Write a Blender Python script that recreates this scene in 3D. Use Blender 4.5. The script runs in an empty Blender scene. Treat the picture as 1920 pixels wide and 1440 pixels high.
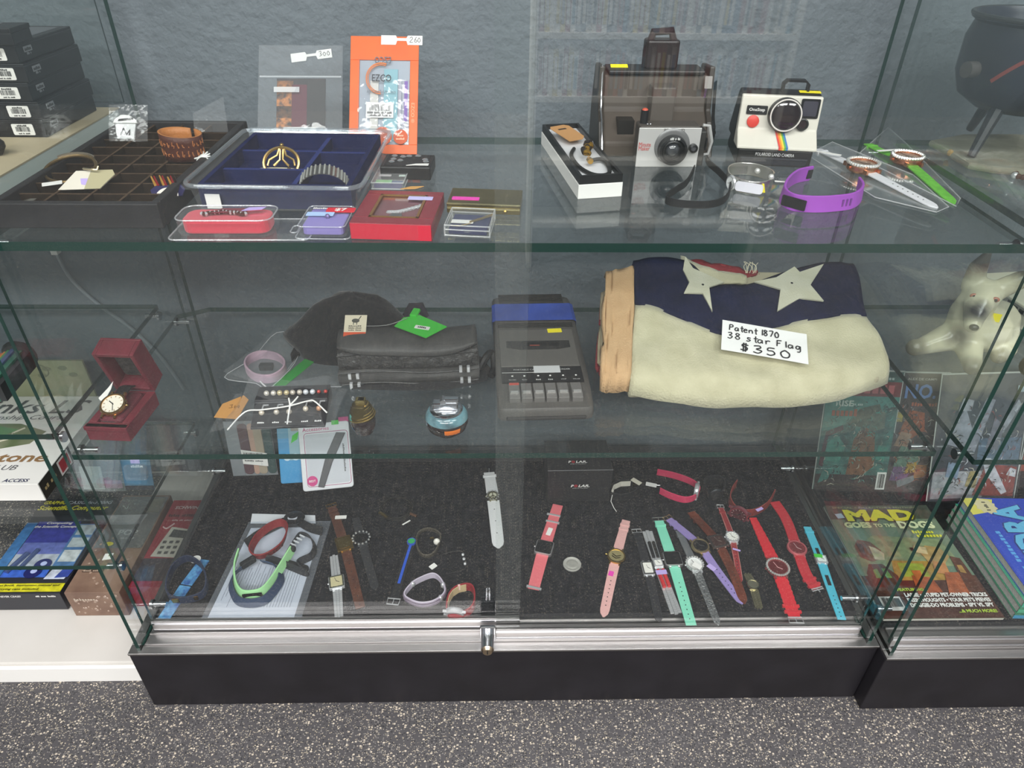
import bpy, math, random
from mathutils import Vector, Matrix
random.seed(7)
PI = math.pi
S = bpy.context.scene
COL = S.collection
# ---------------------------------------------------------------- camera
CAM = Vector((-.0186, -.6994, 1.1769)); PITCH, YAW, ROLL, FPX = .6112, .0271, .0137, 1320.1
_cp, _sp, _cy, _sy = math.cos(PITCH), math.sin(PITCH), math.cos(YAW), math.sin(YAW)
FW = Vector((_sy*_cp, _cy*_cp, -_sp)); _r0 = Vector((_cy, -_sy, 0)); _u0 = _r0.cross(FW)
RT = _r0*math.cos(ROLL) + _u0*math.sin(ROLL); UP = _u0*math.cos(ROLL) - _r0*math.sin(ROLL)
cam = bpy.data.cameras.new('camera'); camo = bpy.data.objects.new('camera', cam); COL.objects.link(camo)
cam.sensor_fit = 'HORIZONTAL'; cam.sensor_width = 36; cam.lens = 36*FPX/1920; cam.clip_start = .02; cam.clip_end = 60
camo.matrix_world = Matrix(((RT.x, UP.x, -FW.x, CAM.x), (RT.y, UP.y, -FW.y, CAM.y), (RT.z, UP.z, -FW.z, CAM.z), (0, 0, 0, 1)))
S.camera = camo
# ---------------------------------------------------------------- world and exposure
w = bpy.data.worlds.new('world'); S.world = w; w.use_nodes = True
bg = w.node_tree.nodes['Background']; bg.inputs[0].default_value = (.86, .88, .9, 1); bg.inputs[1].default_value = .55
S.view_settings.view_transform = 'Standard'; S.view_settings.look = 'None'; S.view_settings.gamma = 1
S.view_settings.use_curve_mapping = False; S.view_settings.exposure = -.08
try: S.cycles.transparent_max_bounces = 40
except Exception: pass
# ceiling troffers' light (the lit panels of the shop ceiling)
CEIL = 2.75
TROFFERS = [(-1.5, -1.1), (0, -1.1), (1.5, -1.1), (-1.5, -2.9), (0, -2.9), (1.5, -2.9)]
for i, (lx, ly) in enumerate(TROFFERS):
    L = bpy.data.lights.new('troffer_light', 'AREA'); L.shape = 'RECTANGLE'; L.size = 1.15; L.size_y = .55; L.energy = 32 if ly > -2 else 74
    L.color = (1, .992, .978)
    lo = bpy.data.objects.new('troffer_light', L); COL.objects.link(lo); lo.location = (lx, ly, CEIL-.035)
# ---------------------------------------------------------------- pixel helpers (frame 1920 x 1440): where a sight line meets a real plane
def ray(px, py): return FW + RT*((px-960)/FPX) - UP*((py-720)/FPX)
def G(px, py, z): d = ray(px, py); return CAM + d*((z-CAM.z)/d.z)
def VY(px, py, y): d = ray(px, py); return CAM + d*((y-CAM.y)/d.y)
# ---------------------------------------------------------------- materials
def lin(h):
    if not isinstance(h, str): return tuple(h)[:3]
    h = h.lstrip('#'); o = []
    if len(h) == 3: h = ''.join(c*2 for c in h)
    for i in (0, 2, 4):
        c = int(h[i:i+2], 16)/255; o.append(c/12.92 if c <= .04045 else ((c+.055)/1.055)**2.4)
    return tuple(o)
MATS = {}
def mat(h, rough=.5, metal=0, spec=.5, noise=None, bump=None, coat=0, sheen=0, key=None):
    """principled; noise=(scale, other colour, amount); bump=(scale, strength)"""
    k = key or (str(h), rough, metal, spec, str(noise), str(bump), coat, sheen)
    if k in MATS: return MATS[k]
    m = bpy.data.materials.new('m%03d' % len(MATS)); MATS[k] = m; m.use_nodes = True
    nt = m.node_tree; b = nt.nodes['Principled BSDF']
    b.inputs['Base Color'].default_value = lin(h)+(1,); b.inputs['Roughness'].default_value = rough
    b.inputs['Metallic'].default_value = metal; b.inputs['Specular IOR Level'].default_value = spec
    if coat: b.inputs['Coat Weight'].default_value = coat; b.inputs['Coat Roughness'].default_value = .08
    if sheen: b.inputs['Sheen Weight'].default_value = sheen
    tc = None
    if noise or bump: tc = nt.nodes.new('ShaderNodeTexCoord')
    if noise:
        n = nt.nodes.new('ShaderNodeTexNoise'); n.inputs['Scale'].default_value = noise[0]; n.inputs['Detail'].default_value = 4
        nt.links.new(tc.outputs['Object'], n.inputs['Vector'])
        r = nt.nodes.new('ShaderNodeMapRange'); r.inputs[1].default_value = .35; r.inputs[2].default_value = .68; r.inputs[4].default_value = noise[2]
        nt.links.new(n.outputs['Fac'], r.inputs[0])
        x = nt.nodes.new('ShaderNodeMix'); x.data_type = 'RGBA'; x.inputs[6].default_value = lin(h)+(1,); x.inputs[7].default_value = lin(noise[1])+(1,)
        nt.links.new(r.outputs[0], x.inputs[0]); nt.links.new(x.outputs[2], b.inputs['Base Color'])
    if bump:
        n2 = nt.nodes.new('ShaderNodeTexNoise'); n2.inputs['Scale'].default_value = bump[0]; n2.inputs['Detail'].default_value = 3
        nt.links.new(tc.outputs['Object'], n2.inputs['Vector'])
        bm = nt.nodes.new('ShaderNodeBump'); bm.inputs['Strength'].default_value = bump[1]; bm.inputs['Distance'].default_value = .002
        nt.links.new(n2.outputs['Fac'], bm.inputs['Height']); nt.links.new(bm.outputs[0], b.inputs['Normal'])
    return m
def clear(tint, ior=1.45, rough=0, haze=0, key=None, hazecol='#ffffff', bump=None):
    """thin clear sheet: transmits straight through, mirrors by Fresnel; haze = share of white diffuse scatter"""
    k = key or ('clear', str(tint), ior, rough, haze, hazecol, str(bump))
    if k in MATS: return MATS[k]
    m = bpy.data.materials.new('c%03d' % len(MATS)); MATS[k] = m; m.use_nodes = True; nt = m.node_tree
    nt.nodes.remove(nt.nodes['Principled BSDF']); out = nt.nodes['Material Output']
    t = nt.nodes.new('ShaderNodeBsdfTransparent'); t.inputs[0].default_value = tuple(tint)+(1,)
    g = nt.nodes.new('ShaderNodeBsdfGlossy'); g.inputs['Roughness'].default_value = rough; g.inputs['Color'].default_value = (1, 1, 1, 1)
    lw = nt.nodes.new('ShaderNodeLayerWeight'); lw.inputs[0].default_value = .5   # Schlick mirror share, alike on both faces
    pw = nt.nodes.new('ShaderNodeMath'); pw.operation = 'POWER'; pw.inputs[1].default_value = 5; nt.links.new(lw.outputs['Facing'], pw.inputs[0])
    f0 = ((ior-1)/(ior+1))**2
    f = nt.nodes.new('ShaderNodeMath'); f.operation = 'MULTIPLY_ADD'; f.inputs[1].default_value = 1-f0; f.inputs[2].default_value = f0; nt.links.new(pw.outputs[0], f.inputs[0])
    if bump:
        tc = nt.nodes.new('ShaderNodeTexCoord'); n2 = nt.nodes.new('ShaderNodeTexNoise'); n2.inputs['Scale'].default_value = bump[0]
        nt.links.new(tc.outputs['Object'], n2.inputs['Vector'])
        bm = nt.nodes.new('ShaderNodeBump'); bm.inputs['Strength'].default_value = bump[1]; bm.inputs['Distance'].default_value = .004
        nt.links.new(n2.outputs['Fac'], bm.inputs['Height']); nt.links.new(bm.outputs[0], g.inputs['Normal']); nt.links.new(bm.outputs[0], lw.inputs['Normal'])
    base = t
    if haze:
        d = nt.nodes.new('ShaderNodeBsdfDiffuse'); d.inputs[0].default_value = lin(hazecol)+(1,)
        mx0 = nt.nodes.new('ShaderNodeMixShader'); mx0.inputs[0].default_value = haze
        nt.links.new(t.outputs[0], mx0.inputs[1]); nt.links.new(d.outputs[0], mx0.inputs[2]); base = mx0
    mx = nt.nodes.new('ShaderNodeMixShader')
    nt.links.new(f.outputs[0], mx.inputs[0]); nt.links.new(base.outputs[0], mx.inputs[1]); nt.links.new(g.outputs[0], mx.inputs[2])
    nt.links.new(mx.outputs[0], out.inputs[0]); return m
GLASS = clear((.980, .993, .988), 1.5, haze=.006, hazecol='#cfdcdc', key='glass')
GLASSD = clear((.982, .993, .989), 1.62, haze=.007, hazecol='#cfdcdc', key='glassdoor')
GEDGE = mat('#16342e', .12, 0, .6, key='gedge')
CLEARP = clear((.97, .98, .98), 1.45, .05, .035, key='clearp')
BAGP = clear((.96, .97, .98), 1.42, .12, .07, key='bagp', bump=(60, .6))
CHROME = mat('#d6d8dc', .16, 1); STEEL = mat('#c9cbce', .3, 1); ALU = mat('#aaa7a6', .36, 1, bump=(9, .1), key='alu')
GOLD = mat('#d9b25a', .22, 1); ROSEG = mat('#d99a78', .25, 1); BRASS = mat('#a58a4c', .3, 1)
BLK = mat('#17171a', .45); BLKM = mat('#1b1b1e', .75); WHT = mat('#eceae6', .55); PAPER = mat('#f1f0ee', .7)
# ---------------------------------------------------------------- mesh builder
class B:
    def __init__(s): s.v = []; s.f = []; s.m = []
    def add(s, vs, fs, mi=0):
        o = len(s.v); s.v += [Vector(v) for v in vs]; s.f += [[i+o for i in f] for f in fs]; s.m += [mi]*len(fs); return s
    def box(s, x0, x1, y0, y1, z0, z1, mi=0):
        return s.add([(x0, y0, z0), (x1, y0, z0), (x1, y1, z0), (x0, y1, z0), (x0, y0, z1), (x1, y0, z1), (x1, y1, z1), (x0, y1, z1)],
                     [(3, 2, 1, 0), (4, 5, 6, 7), (0, 1, 5, 4), (1, 2, 6, 5), (2, 3, 7, 6), (3, 0, 4, 7)], mi)
    def prism(s, poly, z0, z1, mi=0, side=None, top=None):
        n = len(poly)
        s.add([(x, y, z0) for x, y in poly]+[(x, y, z1) for x, y in poly], [list(range(n))[::-1]], mi)
        o = len(s.v)-2*n
        s.f.append([o+n+i for i in range(n)]); s.m.append(mi if top is None else top)
        for i in range(n):
            j = (i+1) % n; s.f.append([o+i, o+j, o+n+j, o+n+i]); s.m.append(mi if side is None else side)
        return s
    def loft(s, rings, mi=0, closed=True, cap=True):
        n = len(rings[0]); o = len(s.v)
        for r in rings: s.v += [Vector(p) for p in r]
        for k in range(len(rings)-1):
            for i in range(n if closed else n-1):
                j = (i+1) % n; s.f.append([o+k*n+i, o+k*n+j, o+(k+1)*n+j, o+(k+1)*n+i]); s.m.append(mi)
        if cap:
            s.f.append([o+i for i in range(n)][::-1]); s.m.append(mi)
            q = o+(len(rings)-1)*n; s.f.append([q+i for i in range(n)]); s.m.append(mi)
        return s
    def tube(s, pts, r, n=8, closed=False, mi=0):
        pts = [Vector(p) for p in pts]; N = len(pts); rings = []; prev = None
        for i, p in enumerate(pts):
            a = pts[(i-1) % N] if (closed or i) else p; b = pts[(i+1) % N] if (closed or i < N-1) else p
            t = (b-a).normalized()
            if prev is None: u = t.orthogonal().normalized()
            else: u = (prev-t*prev.dot(t)); u = u.normalized() if u.length > 1e-6 else t.orthogonal().normalized()
            prev = u; v = t.cross(u); rr = r[i] if isinstance(r, (list, tuple)) else r
            rings.append([p+(u*math.cos(2*PI*k/n)+v*math.sin(2*PI*k/n))*rr for k in range(n)])
        if closed: rings.append(rings[0])
        return s.loft(rings, mi, True, not closed)
    def ribbon(s, pts, wdir, w, th, mi=0, closed=False):
        """flat strap along pts; wdir = width direction (vector or list); th = thickness"""
        pts = [Vector(p) for p in pts]; N = len(pts); rings = []
        for i, p in enumerate(pts):
            a = pts[(i-1) % N] if (closed or i) else p; b = pts[(i+1) % N] if (closed or i < N-1) else p
            t = (b-a).normalized(); wd = Vector(wdir[i] if isinstance(wdir, list) else wdir).normalized()
            wd = (wd-t*wd.dot(t)).normalized(); nn = t.cross(wd)
            ww = (w[i] if isinstance(w, (list, tuple)) else w)/2; h = th/2
            rings.append([p+wd*ww+nn*h, p-wd*ww+nn*h, p-wd*ww-nn*h, p+wd*ww-nn*h])
        if closed: rings.append(rings[0])
        return s.loft(rings, mi, True, not closed)
    def lathe(s, prof, n=24, c=(0, 0, 0), mi=0, sx=1, sy=1):
        c = Vector(c); rings = []
        for r, z in prof:
            rings.append([c+Vector((max(r, 1e-5)*math.cos(2*PI*k/n)*sx, max(r, 1e-5)*math.sin(2*PI*k/n)*sy, z)) for k in range(n)])
        return s.loft(rings, mi)
    def sph(s, c, r, n=10, mi=0, sc=(1, 1, 1)):
        m = max(4, n//2+1); rings = []
        for i in range(m+1):
            a = -PI/2+PI*i/m; q = max(math.cos(a), 1e-3)
            rings.append([Vector(c)+Vector((q*math.cos(2*PI*k/n)*sc[0], q*math.sin(2*PI*k/n)*sc[1], math.sin(a)*sc[2]))*r for k in range(n)])
        return s.loft(rings, mi)
    def grid(s, fn, nu, nv, mi=0):
        o = len(s.v)
        for j in range(nv+1):
            for i in range(nu+1): s.v.append(Vector(fn(i/nu, j/nv)))
        for j in range(nv):
            for i in range(nu):
                a = o+j*(nu+1)+i; s.f.append([a, a+1, a+nu+2, a+nu+1]); s.m.append(mi)
        return s
    def xf(s, M): s.v = [M @ v for v in s.v]; return s
def rrect(w, h, r, n=4, cx=0, cy=0):
    r = min(r, w/2-1e-5, h/2-1e-5); o = []
    for qx, qy, a0 in ((w/2-r, h/2-r, 0), (-w/2+r, h/2-r, PI/2), (-w/2+r, -h/2+r, PI), (w/2-r, -h/2+r, 1.5*PI)):
        for k in range(n+1): a = a0+PI/2*k/n; o.append((cx+qx+r*math.cos(a), cy+qy+r*math.sin(a)))
    return o
def circ(r, n=20, cx=0, cy=0, sy=1): return [(cx+r*math.cos(2*PI*k/n), cy+r*sy*math.sin(2*PI*k/n)) for k in range(n)]
def T(x=0, y=0, z=0): return Matrix.Translation((x, y, z))
def Rx(a): return Matrix.Rotation(a, 4, 'X')
def Ry(a): return Matrix.Rotation(a, 4, 'Y')
def Rz(a): return Matrix.Rotation(a, 4, 'Z')
def spline(pts, n=6, closed=False):
    P = [Vector(p) for p in pts]; N = len(P); o = []
    for i in range(N if closed else N-1):
        if closed: a, b, c, d = P[(i-1) % N], P[i], P[(i+1) % N], P[(i+2) % N]
        else: a, b, c, d = P[max(i-1, 0)], P[i], P[i+1], P[min(i+2, N-1)]
        for k in range(n):
            t = k/n; o.append(.5*((2*b)+(c-a)*t+(2*a-5*b+4*c-d)*t*t+(3*b-a-3*c+d)*t**3))
    if not closed: o.append(P[-1])
    return o
def obj(name, b, mats, parent=None, smooth=False, bevel=0, kind=None, label=None, M=None, seg=2, sub=0):
    me = bpy.data.meshes.new(name); me.from_pydata([tuple(v) for v in b.v], [], b.f)
    if not isinstance(mats, (list, tuple)): mats = [mats]
    for m in mats: me.materials.append(m)
    me.polygons.foreach_set('material_index', b.m)
    if smooth: me.polygons.foreach_set('use_smooth', [True]*len(me.polygons))
    me.update(); o = bpy.data.objects.new(name, me); COL.objects.link(o)
    if parent: o.parent = parent
    if M is not None: o.matrix_local = M
    if bevel:
        mo = o.modifiers.new('bevel', 'BEVEL'); mo.width = bevel; mo.segments = seg; mo.limit_method = 'ANGLE'; mo.angle_limit = .6
    if sub:
        mo = o.modifiers.new('sub', 'SUBSURF'); mo.levels = sub; mo.render_levels = sub
    if smooth and not sub:
        mo = o.modifiers.new('edges', 'EDGE_SPLIT'); mo.split_angle = .75
    if kind: o['kind'] = kind
    if label: o['label'] = label
    return o
def tag(o, label, cat, group=None):
    o['label'] = label; o['category'] = cat
    if group: o['group'] = group
    return o
def thing(name, label, cat, loc=(0, 0, 0), rz=0, group=None, M=None):
    o = bpy.data.objects.new(name, None); COL.objects.link(o); o.empty_display_size = .01
    o.matrix_world = M if M is not None else T(*loc) @ Rz(rz)
    return tag(o, label, cat, group)
def struct(name, b, m, **k): return obj(name, b, m, kind='structure', **k)
_txt = {}
def txt(par, s, m, w, h, M, name='lettering', bold=0, shear=0, keep=False):
    """flat lettering fitted into w x h (h = None keeps the font's proportions), centred on M's origin in its xy plane"""
    if s[0] == '~':   # print too small to read in the photograph: a row of letter-sized marks
        rr = random.Random(s); n = len(s)-1; b = B(); h = h or w/n*1.4
        for i in range(n):
            if s[i+1] != ' ': b.box(-w/2+w*i/n, -w/2+w*(i+.72)/n, -h/2, h/2*(1 if rr.random() < .4 else .5), 0, .00015)
        return obj('small_print', b, m, par, M=M, kind='stuff')
    k = (s, bold, shear)
    if k not in _txt:
        cu = bpy.data.curves.new('t', 'FONT'); cu.body = s; cu.resolution_u = 2; cu.offset = bold; cu.shear = shear; cu.fill_mode = 'FRONT'
        to = bpy.data.objects.new('t', cu); me = bpy.data.meshes.new_from_object(to); bpy.data.objects.remove(to); bpy.data.curves.remove(cu)
        _txt[k] = ([v.co.copy() for v in me.vertices], [list(p.vertices) for p in me.polygons]); bpy.data.meshes.remove(me)
    vs, fs = _txt[k]
    x0 = min(v.x for v in vs); x1 = max(v.x for v in vs); y0 = min(v.y for v in vs); y1 = max(v.y for v in vs)
    sx = w/(x1-x0); sy = sx if h is None else h/(y1-y0)
    b = B(); b.add([((v.x-(x0+x1)/2)*sx, (v.y-(y0+y1)/2)*sy, 0) for v in vs], fs)
    return obj(name, b, m, par, M=M)
def flat(par, name, poly, m, M=None, z=0, th=.0003):
    return obj(name, B().prism(poly, z, z+th), m, par, M=M)
def strokes(par, lines, m, r, M, name='handwriting', z=.0002):
    """pen strokes as thin flat ribbons"""
    b = B()
    for L in lines:
        p = [(x, y, z) for x, y in L]
        if len(p) > 2: p = spline(p, 4)
        b.ribbon(p, [Vector((-(Vector(p[min(i+1, len(p)-1)])-Vector(p[max(i-1, 0)])).y, (Vector(p[min(i+1, len(p)-1)])-Vector(p[max(i-1, 0)])).x, 0)) for i in range(len(p))], r*2, .0002)
    return obj(name, b, m, par, M=M)
def barcode(par, w, h, M, n=22, m=None, seed=1):
    rnd = random.Random(seed); b = B(); x = -w/2
    while x < w/2:
        t = w/n*rnd.choice((.25, .35, .6)); b.box(x, min(x+t, w/2), -h/2, h/2, 0, .0002); x += t+w/n*rnd.choice((.3, .45, .7))
    return obj('barcode', b, m or BLK, par, M=M)
# heights of the three levels
ZM, Z1, Z2 = .168, .538, .850
# ================================================================ the room
def speckle(h, chips, scale, name, dens=.25):
    m = bpy.data.materials.new(name); m.use_nodes = True; nt = m.node_tree; b = nt.nodes['Principled BSDF']
    tc = nt.nodes.new('ShaderNodeTexCoord'); last = None
    nz = nt.nodes.new('ShaderNodeTexNoise'); nz.inputs['Scale'].default_value = 5; nt.links.new(tc.outputs['Object'], nz.inputs['Vector'])
    mx = nt.nodes.new('ShaderNodeMix'); mx.data_type = 'RGBA'; mx.inputs[6].default_value = lin(h)+(1,); mx.inputs[7].default_value = tuple(c*1.5 for c in lin(h))+(1,)
    nt.links.new(nz.outputs['Fac'], mx.inputs[0]); last = mx.outputs[2]
    for i, (c, sc, d) in enumerate(chips):
        v = nt.nodes.new('ShaderNodeTexVoronoi'); v.inputs['Scale'].default_value = scale*sc; v.inputs['Randomness'].default_value = 1
        mp = nt.nodes.new('ShaderNodeMapping'); mp.inputs['Location'].default_value = (i*3.7, i*1.3, 0); mp.inputs['Scale'].default_value = (1, 1.3, 1)
        nt.links.new(tc.outputs['Object'], mp.inputs[0]); nt.links.new(mp.outputs[0], v.inputs['Vector'])
        sp = nt.nodes.new('ShaderNodeSeparateColor'); nt.links.new(v.outputs['Color'], sp.inputs[0])
        g = nt.nodes.new('ShaderNodeMath'); g.operation = 'LESS_THAN'; g.inputs[1].default_value = d; nt.links.new(sp.outputs[0], g.inputs[0])
        l = nt.nodes.new('ShaderNodeMath'); l.operation = 'LESS_THAN'; l.inputs[1].default_value = .42; nt.links.new(v.outputs['Distance'], l.inputs[0])
        mu = nt.nodes.new('ShaderNodeMath'); mu.operation = 'MULTIPLY'; nt.links.new(g.outputs[0], mu.inputs[0]); nt.links.new(l.outputs[0], mu.inputs[1])
        x = nt.nodes.new('ShaderNodeMix'); x.data_type = 'RGBA'; x.inputs[7].default_value = lin(c)+(1,)
        nt.links.new(mu.outputs[0], x.inputs[0]); nt.links.new(last, x.inputs[6]); last = x.outputs[2]
    nt.links.new(last, b.inputs['Base Color']); b.inputs['Roughness'].default_value = .55; b.inputs['Specular IOR Level'].default_value = .35
    return m
FLOORM = speckle('#413f41', [('#bdb1a1', 1, .16), ('#7d7975', 1.5, .3), ('#2c2c2e', 1.3, .25), ('#a99e8b', 1.9, .16)], 210, 'speckled_vinyl')
struct('floor', B().box(-4, 4, -4, 1.0, -.03, 0), FLOORM)
WALLM = mat('#727a80', .8, 0, .25, noise=(3.5, '#626a70', .8), bump=(70, 1.0), key='wall')
next(n for n in WALLM.node_tree.nodes if n.type == 'BUMP').inputs['Distance'].default_value = .0045
struct('wall_back', B().box(-4, 4, .58, .7, 0, CEIL), WALLM)
struct('wall_front', B().box(-4, 4, -4.05, -3.95, 0, CEIL), mat('#54575b', .85))
struct('ceiling', B().box(-4, 4, -4, .7, CEIL, CEIL+.05), mat('#c9c9c6', .9))
LITM = bpy.data.materials.new('lit_panel'); LITM.use_nodes = True
_p = LITM.node_tree.nodes['Principled BSDF']; _p.inputs['Emission Color'].default_value = (1, .985, .96, 1); _p.inputs['Emission Strength'].default_value = 3
for lx, ly in TROFFERS:
    t = thing('ceiling_light', 'flat fluorescent ceiling light, %s of the row %s the display cases' % ({-1.5: 'left', 0: 'middle', 1.5: 'right'}[lx], 'nearest' if ly > -2 else 'farther from'), 'ceiling light', (lx, ly, CEIL-.03), group='ceiling lights of the shop')
    b = B(); b.box(-.6, .6, -.3, -.28, 0, .03); b.box(-.6, .6, .28, .3, 0, .03); b.box(-.6, -.58, -.28, .28, 0, .03); b.box(.58, .6, -.28, .28, 0, .03)
    obj('frame', b, WHT, t); obj('diffuser', B().box(-.58, .58, -.28, .28, .012, .03), LITM, t)
# ================================================================ display cases
def pane(name, x0, x1, y0, y1, z0, z1, par=None, gm=None, M=None):
    """glass slab: broad faces clear, narrow edge faces dark green"""
    dx, dy, dz = x1-x0, y1-y0, z1-z0; thin = min((dx, 0), (dy, 1), (dz, 2))[1]
    b = B().box(x0, x1, y0, y1, z0, z1); ax = [2, 2, 1, 0, 1, 0]
    b.m = [0 if a == thin else 1 for a in ax]
    return obj(name, b, [gm or GLASS, GEDGE], par, M=M)
BLACKLAM = mat('#1a181c', .5, 0, .4, noise=(14, '#232126', .8), bump=(40, .15), key='blacklam')
FELT = mat('#141417', .95, 0, .1, noise=(70, '#232326', .9), bump=(420, .8), key='felt')
DECK = mat('#232326', .7)
PINM = CHROME
def shelf_pin(par, x, y, z, s):
    b = B(); b.tube([(x, y, z), (x+s*.022, y, z)], .0045, 10); b.tube([(x-s*.004, y, z), (x, y, z)], .008, 12)
    return obj('shelf_pin', b, PINM, par, smooth=True)
def glass_case(label, x0, x1, yf, zt, doors, mid, top, mat_label, po=.014):
    t = thing('display_case', label, 'display case', (0, 0, 0))
    zb = .1475
    obj('plinth', B().box(x0, x1, yf, .52, 0, zb), BLACKLAM, t, bevel=.002)
    # aluminium sill: stepped profile
    b = B(); b.box(x0, x1, yf-.002, yf+.016, zb, zb+.0045); b.box(x0, x1, yf+.016, .52, zb, zb+.002)
    b.box(x0, x0+.016, yf+.016, .52, zb+.002, zb+.0045); b.box(x1-.016, x1, yf+.016, .52, zb+.002, zb+.0045)
    obj('sill', b, ALU, t, bevel=.0008)
    b = B(); b.box(x0+.022, x1-.022, yf+.014, yf+.018, zb+.004, zb+.0075); b.box(x0+.022, x1-.022, yf+.034, yf+.037, zb+.004, zb+.0075)
    b.box(x0+.022, x1-.022, yf+.054, yf+.057, zb+.004, zb+.0085); b.box(x0+.022, x1-.022, yf+.014, yf+.057, zb+.002, zb+.006)
    obj('door_track', b, ALU, t, bevel=.0006)
    obj('deck', B().box(x0+.018, x1-.018, yf+.058, .50, zb+.002, ZM-.003), DECK, t)
    for xx in (x0+po, x1-po-.006): pane('side_panel', xx, xx+.006, yf+.004, .505, zb+.0045, zt, t)
    for s, xx in ((1, x0+po+.006), (-1, x1-po-.006)):
        for zz in (mid, top):
            for yy in (yf+.07, .43): shelf_pin(t, xx, yy, zz-.0125, s)
        shelf_pin(t, xx, yf+.075, ZM+.012, s); shelf_pin(t, xx, .40, ZM+.02, s)
    return t
case = glass_case('middle glass display case with watches on its floor and a black plinth', -.62, .62, 0, 1.32, 1, Z1, Z2, '')
# sliding doors
xr = VY(930, 1175, .026).x; xl = VY(974, 1168, .046).x
for nm, a, c, yy, zb2 in (('sliding_door', -.592, xl, .046, .1545), ('sliding_door', xr, .592, .026, .152)):
    d = obj(nm, B().box(a, c, yy-.006, yy-.0025, zb2, zb2+.024), ALU, case, bevel=.0008)
    r2 = B().box(a, c, yy-.0068, yy-.006, zb2+.017, zb2+.021); r2.box(a, c, yy-.0068, yy-.006, zb2+.0015, zb2+.004); obj('rail_lip', r2, CHROME, d)
    obj('shoe', B().box(a, c, yy+.0025, yy+.005, zb2, zb2+.018), ALU, d)
    pane('glass_pane', a, c, yy-.0025, yy+.0025, zb2+.004, 1.30, d, GLASSD)
# ratchet lock
lp = VY(914, 1186, .01); lk = thing('showcase_lock', 'small chrome plunger lock on the door track below the seam of the sliding doors', 'lock', (lp.x, .012, .152))
b = B(); b.box(-.0125, .0125, .004, .010, 0, .036); obj('lock_plate', b, CHROME, lk, bevel=.002)
b = B(); b.tube([(0, .004, .014), (0, -.022, .014)], [.0115, .0105], 20); obj('barrel', b, CHROME, lk, smooth=True)
b = B(); b.tube([(0, -.022, .014), (0, -.027, .014)], [.0105, .0075], 20); obj('key_cylinder', b, mat('#b7a48c', .3, 1), lk, smooth=True)
obj('keyway', B().box(-.0008, .0008, -.0275, -.026, .0095, .0185), BLK, lk)
# shelves and mat of the middle case
def shelf(label, x0, x1, y0, y1, z, ch=0, th=.009):
    if not ch: o = pane('glass_shelf', x0, x1, y0, y1, z-th, z)
    else:
        b = B().prism([(x0, y0), (x1, y0), (x1, y1), (x0+ch, y1), (x0, y1-ch*.55)], z-th, z, 0, 1); o = obj('glass_shelf', b, [GLASS, GEDGE])
    return tag(o, label, 'shelf')
shelf('lower glass shelf of the middle case, holding the handbag and folded flag', -.6, .6, .045, .461, Z1, .05)
shelf('upper glass shelf of the middle case, holding the cameras and jewellery', -.6, .6, .045, .461, Z2, 0, .011)
tag(obj('display_mat', B().box(-.595, .6, .06, .449, ZM-.003, ZM), FELT), 'black carpet mat on the floor of the middle case, under the watches', 'mat')
# right-hand case, standing a little further forward
caseR = glass_case('black-based glass display case at the right edge with comics inside', .6215, 1.7, -.023, 1.32, 0, Z1+.006, Z2, '', .005)
shelf('lower glass shelf of the right-hand case, under the white dog figure', .638, 1.68, .02, .461, Z1+.006, 0)
shelf('upper glass shelf of the right-hand case, under the dark kettle', .638, 1.68, .02, .461, Z2)
tag(obj('display_mat', B().box(.6345, 1.69, .035, .45, ZM-.003, ZM), FELT), 'black carpet mat under the magazines in the right-hand case', 'mat')
zb2 = .152
d = obj('sliding_door', B().box(.635, 1.68, -.002, .0015, zb2, zb2+.024), ALU, caseR, bevel=.0008)
r2 = B().box(.635, 1.68, -.0028, -.002, zb2+.017, zb2+.021); r2.box(.635, 1.68, -.0028, -.002, zb2+.0015, zb2+.004); obj('rail_lip', r2, CHROME, d)
pane('glass_pane', .635, 1.68, .0015, .0065, zb2+.004, 1.30, d, GLASSD)
# left-hand white case
WLAM = mat('#c9c5c0', .45, 0, .4, noise=(9, '#bdb9b3', .6), bump=(30, .1), key='whitelam')
cl = thing('display_case', 'low white-based display case at the left edge with boxed goods', 'display case', (0, 0, 0))
obj('base', B().box(-1.9, -.628, .054, .56, 0, .046), WLAM, cl, bevel=.003)
obj('skirting', B().box(-1.9, -.628, .047, .054, .0, .040), WHT, cl, bevel=.001)
tag(obj('speckled_panel', B().box(-1.88, -.80, .24, .55, .046, .0475), FLOORM), 'flat speckled grey panel behind the calculator box', 'mat')  # thin panel on the base, in the same speckled colours as the floor
obj('upper_shelf', B().box(-1.9, -.635, .06, .512, .842, .878), mat('#cfdcd8', .4, noise=(6, '#dfe4e0', .8), key='shelfboard'), cl, bevel=.002)
obj('edging', B().box(-1.9, -.634, .059, .513, .878, .880), mat('#b9ab8e', .6), cl)
pane('side_panel', -.632, -.627, .07, .52, .046, .84, cl)
pane('rear_glass', -1.9, -.64, .545, .549, .88, 1.3, cl)
for zz, l in ((.550, 'upper glass shelf of the white-based case, above the golf box'), (.278, 'lower glass shelf of the white-based case, under the golf box')):
    shelf(l, -1.9, -.638, .075, .45, zz)
    for yy in (.085, .43): shelf_pin(cl, -.632, yy, zz-.0125, -1)
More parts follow.
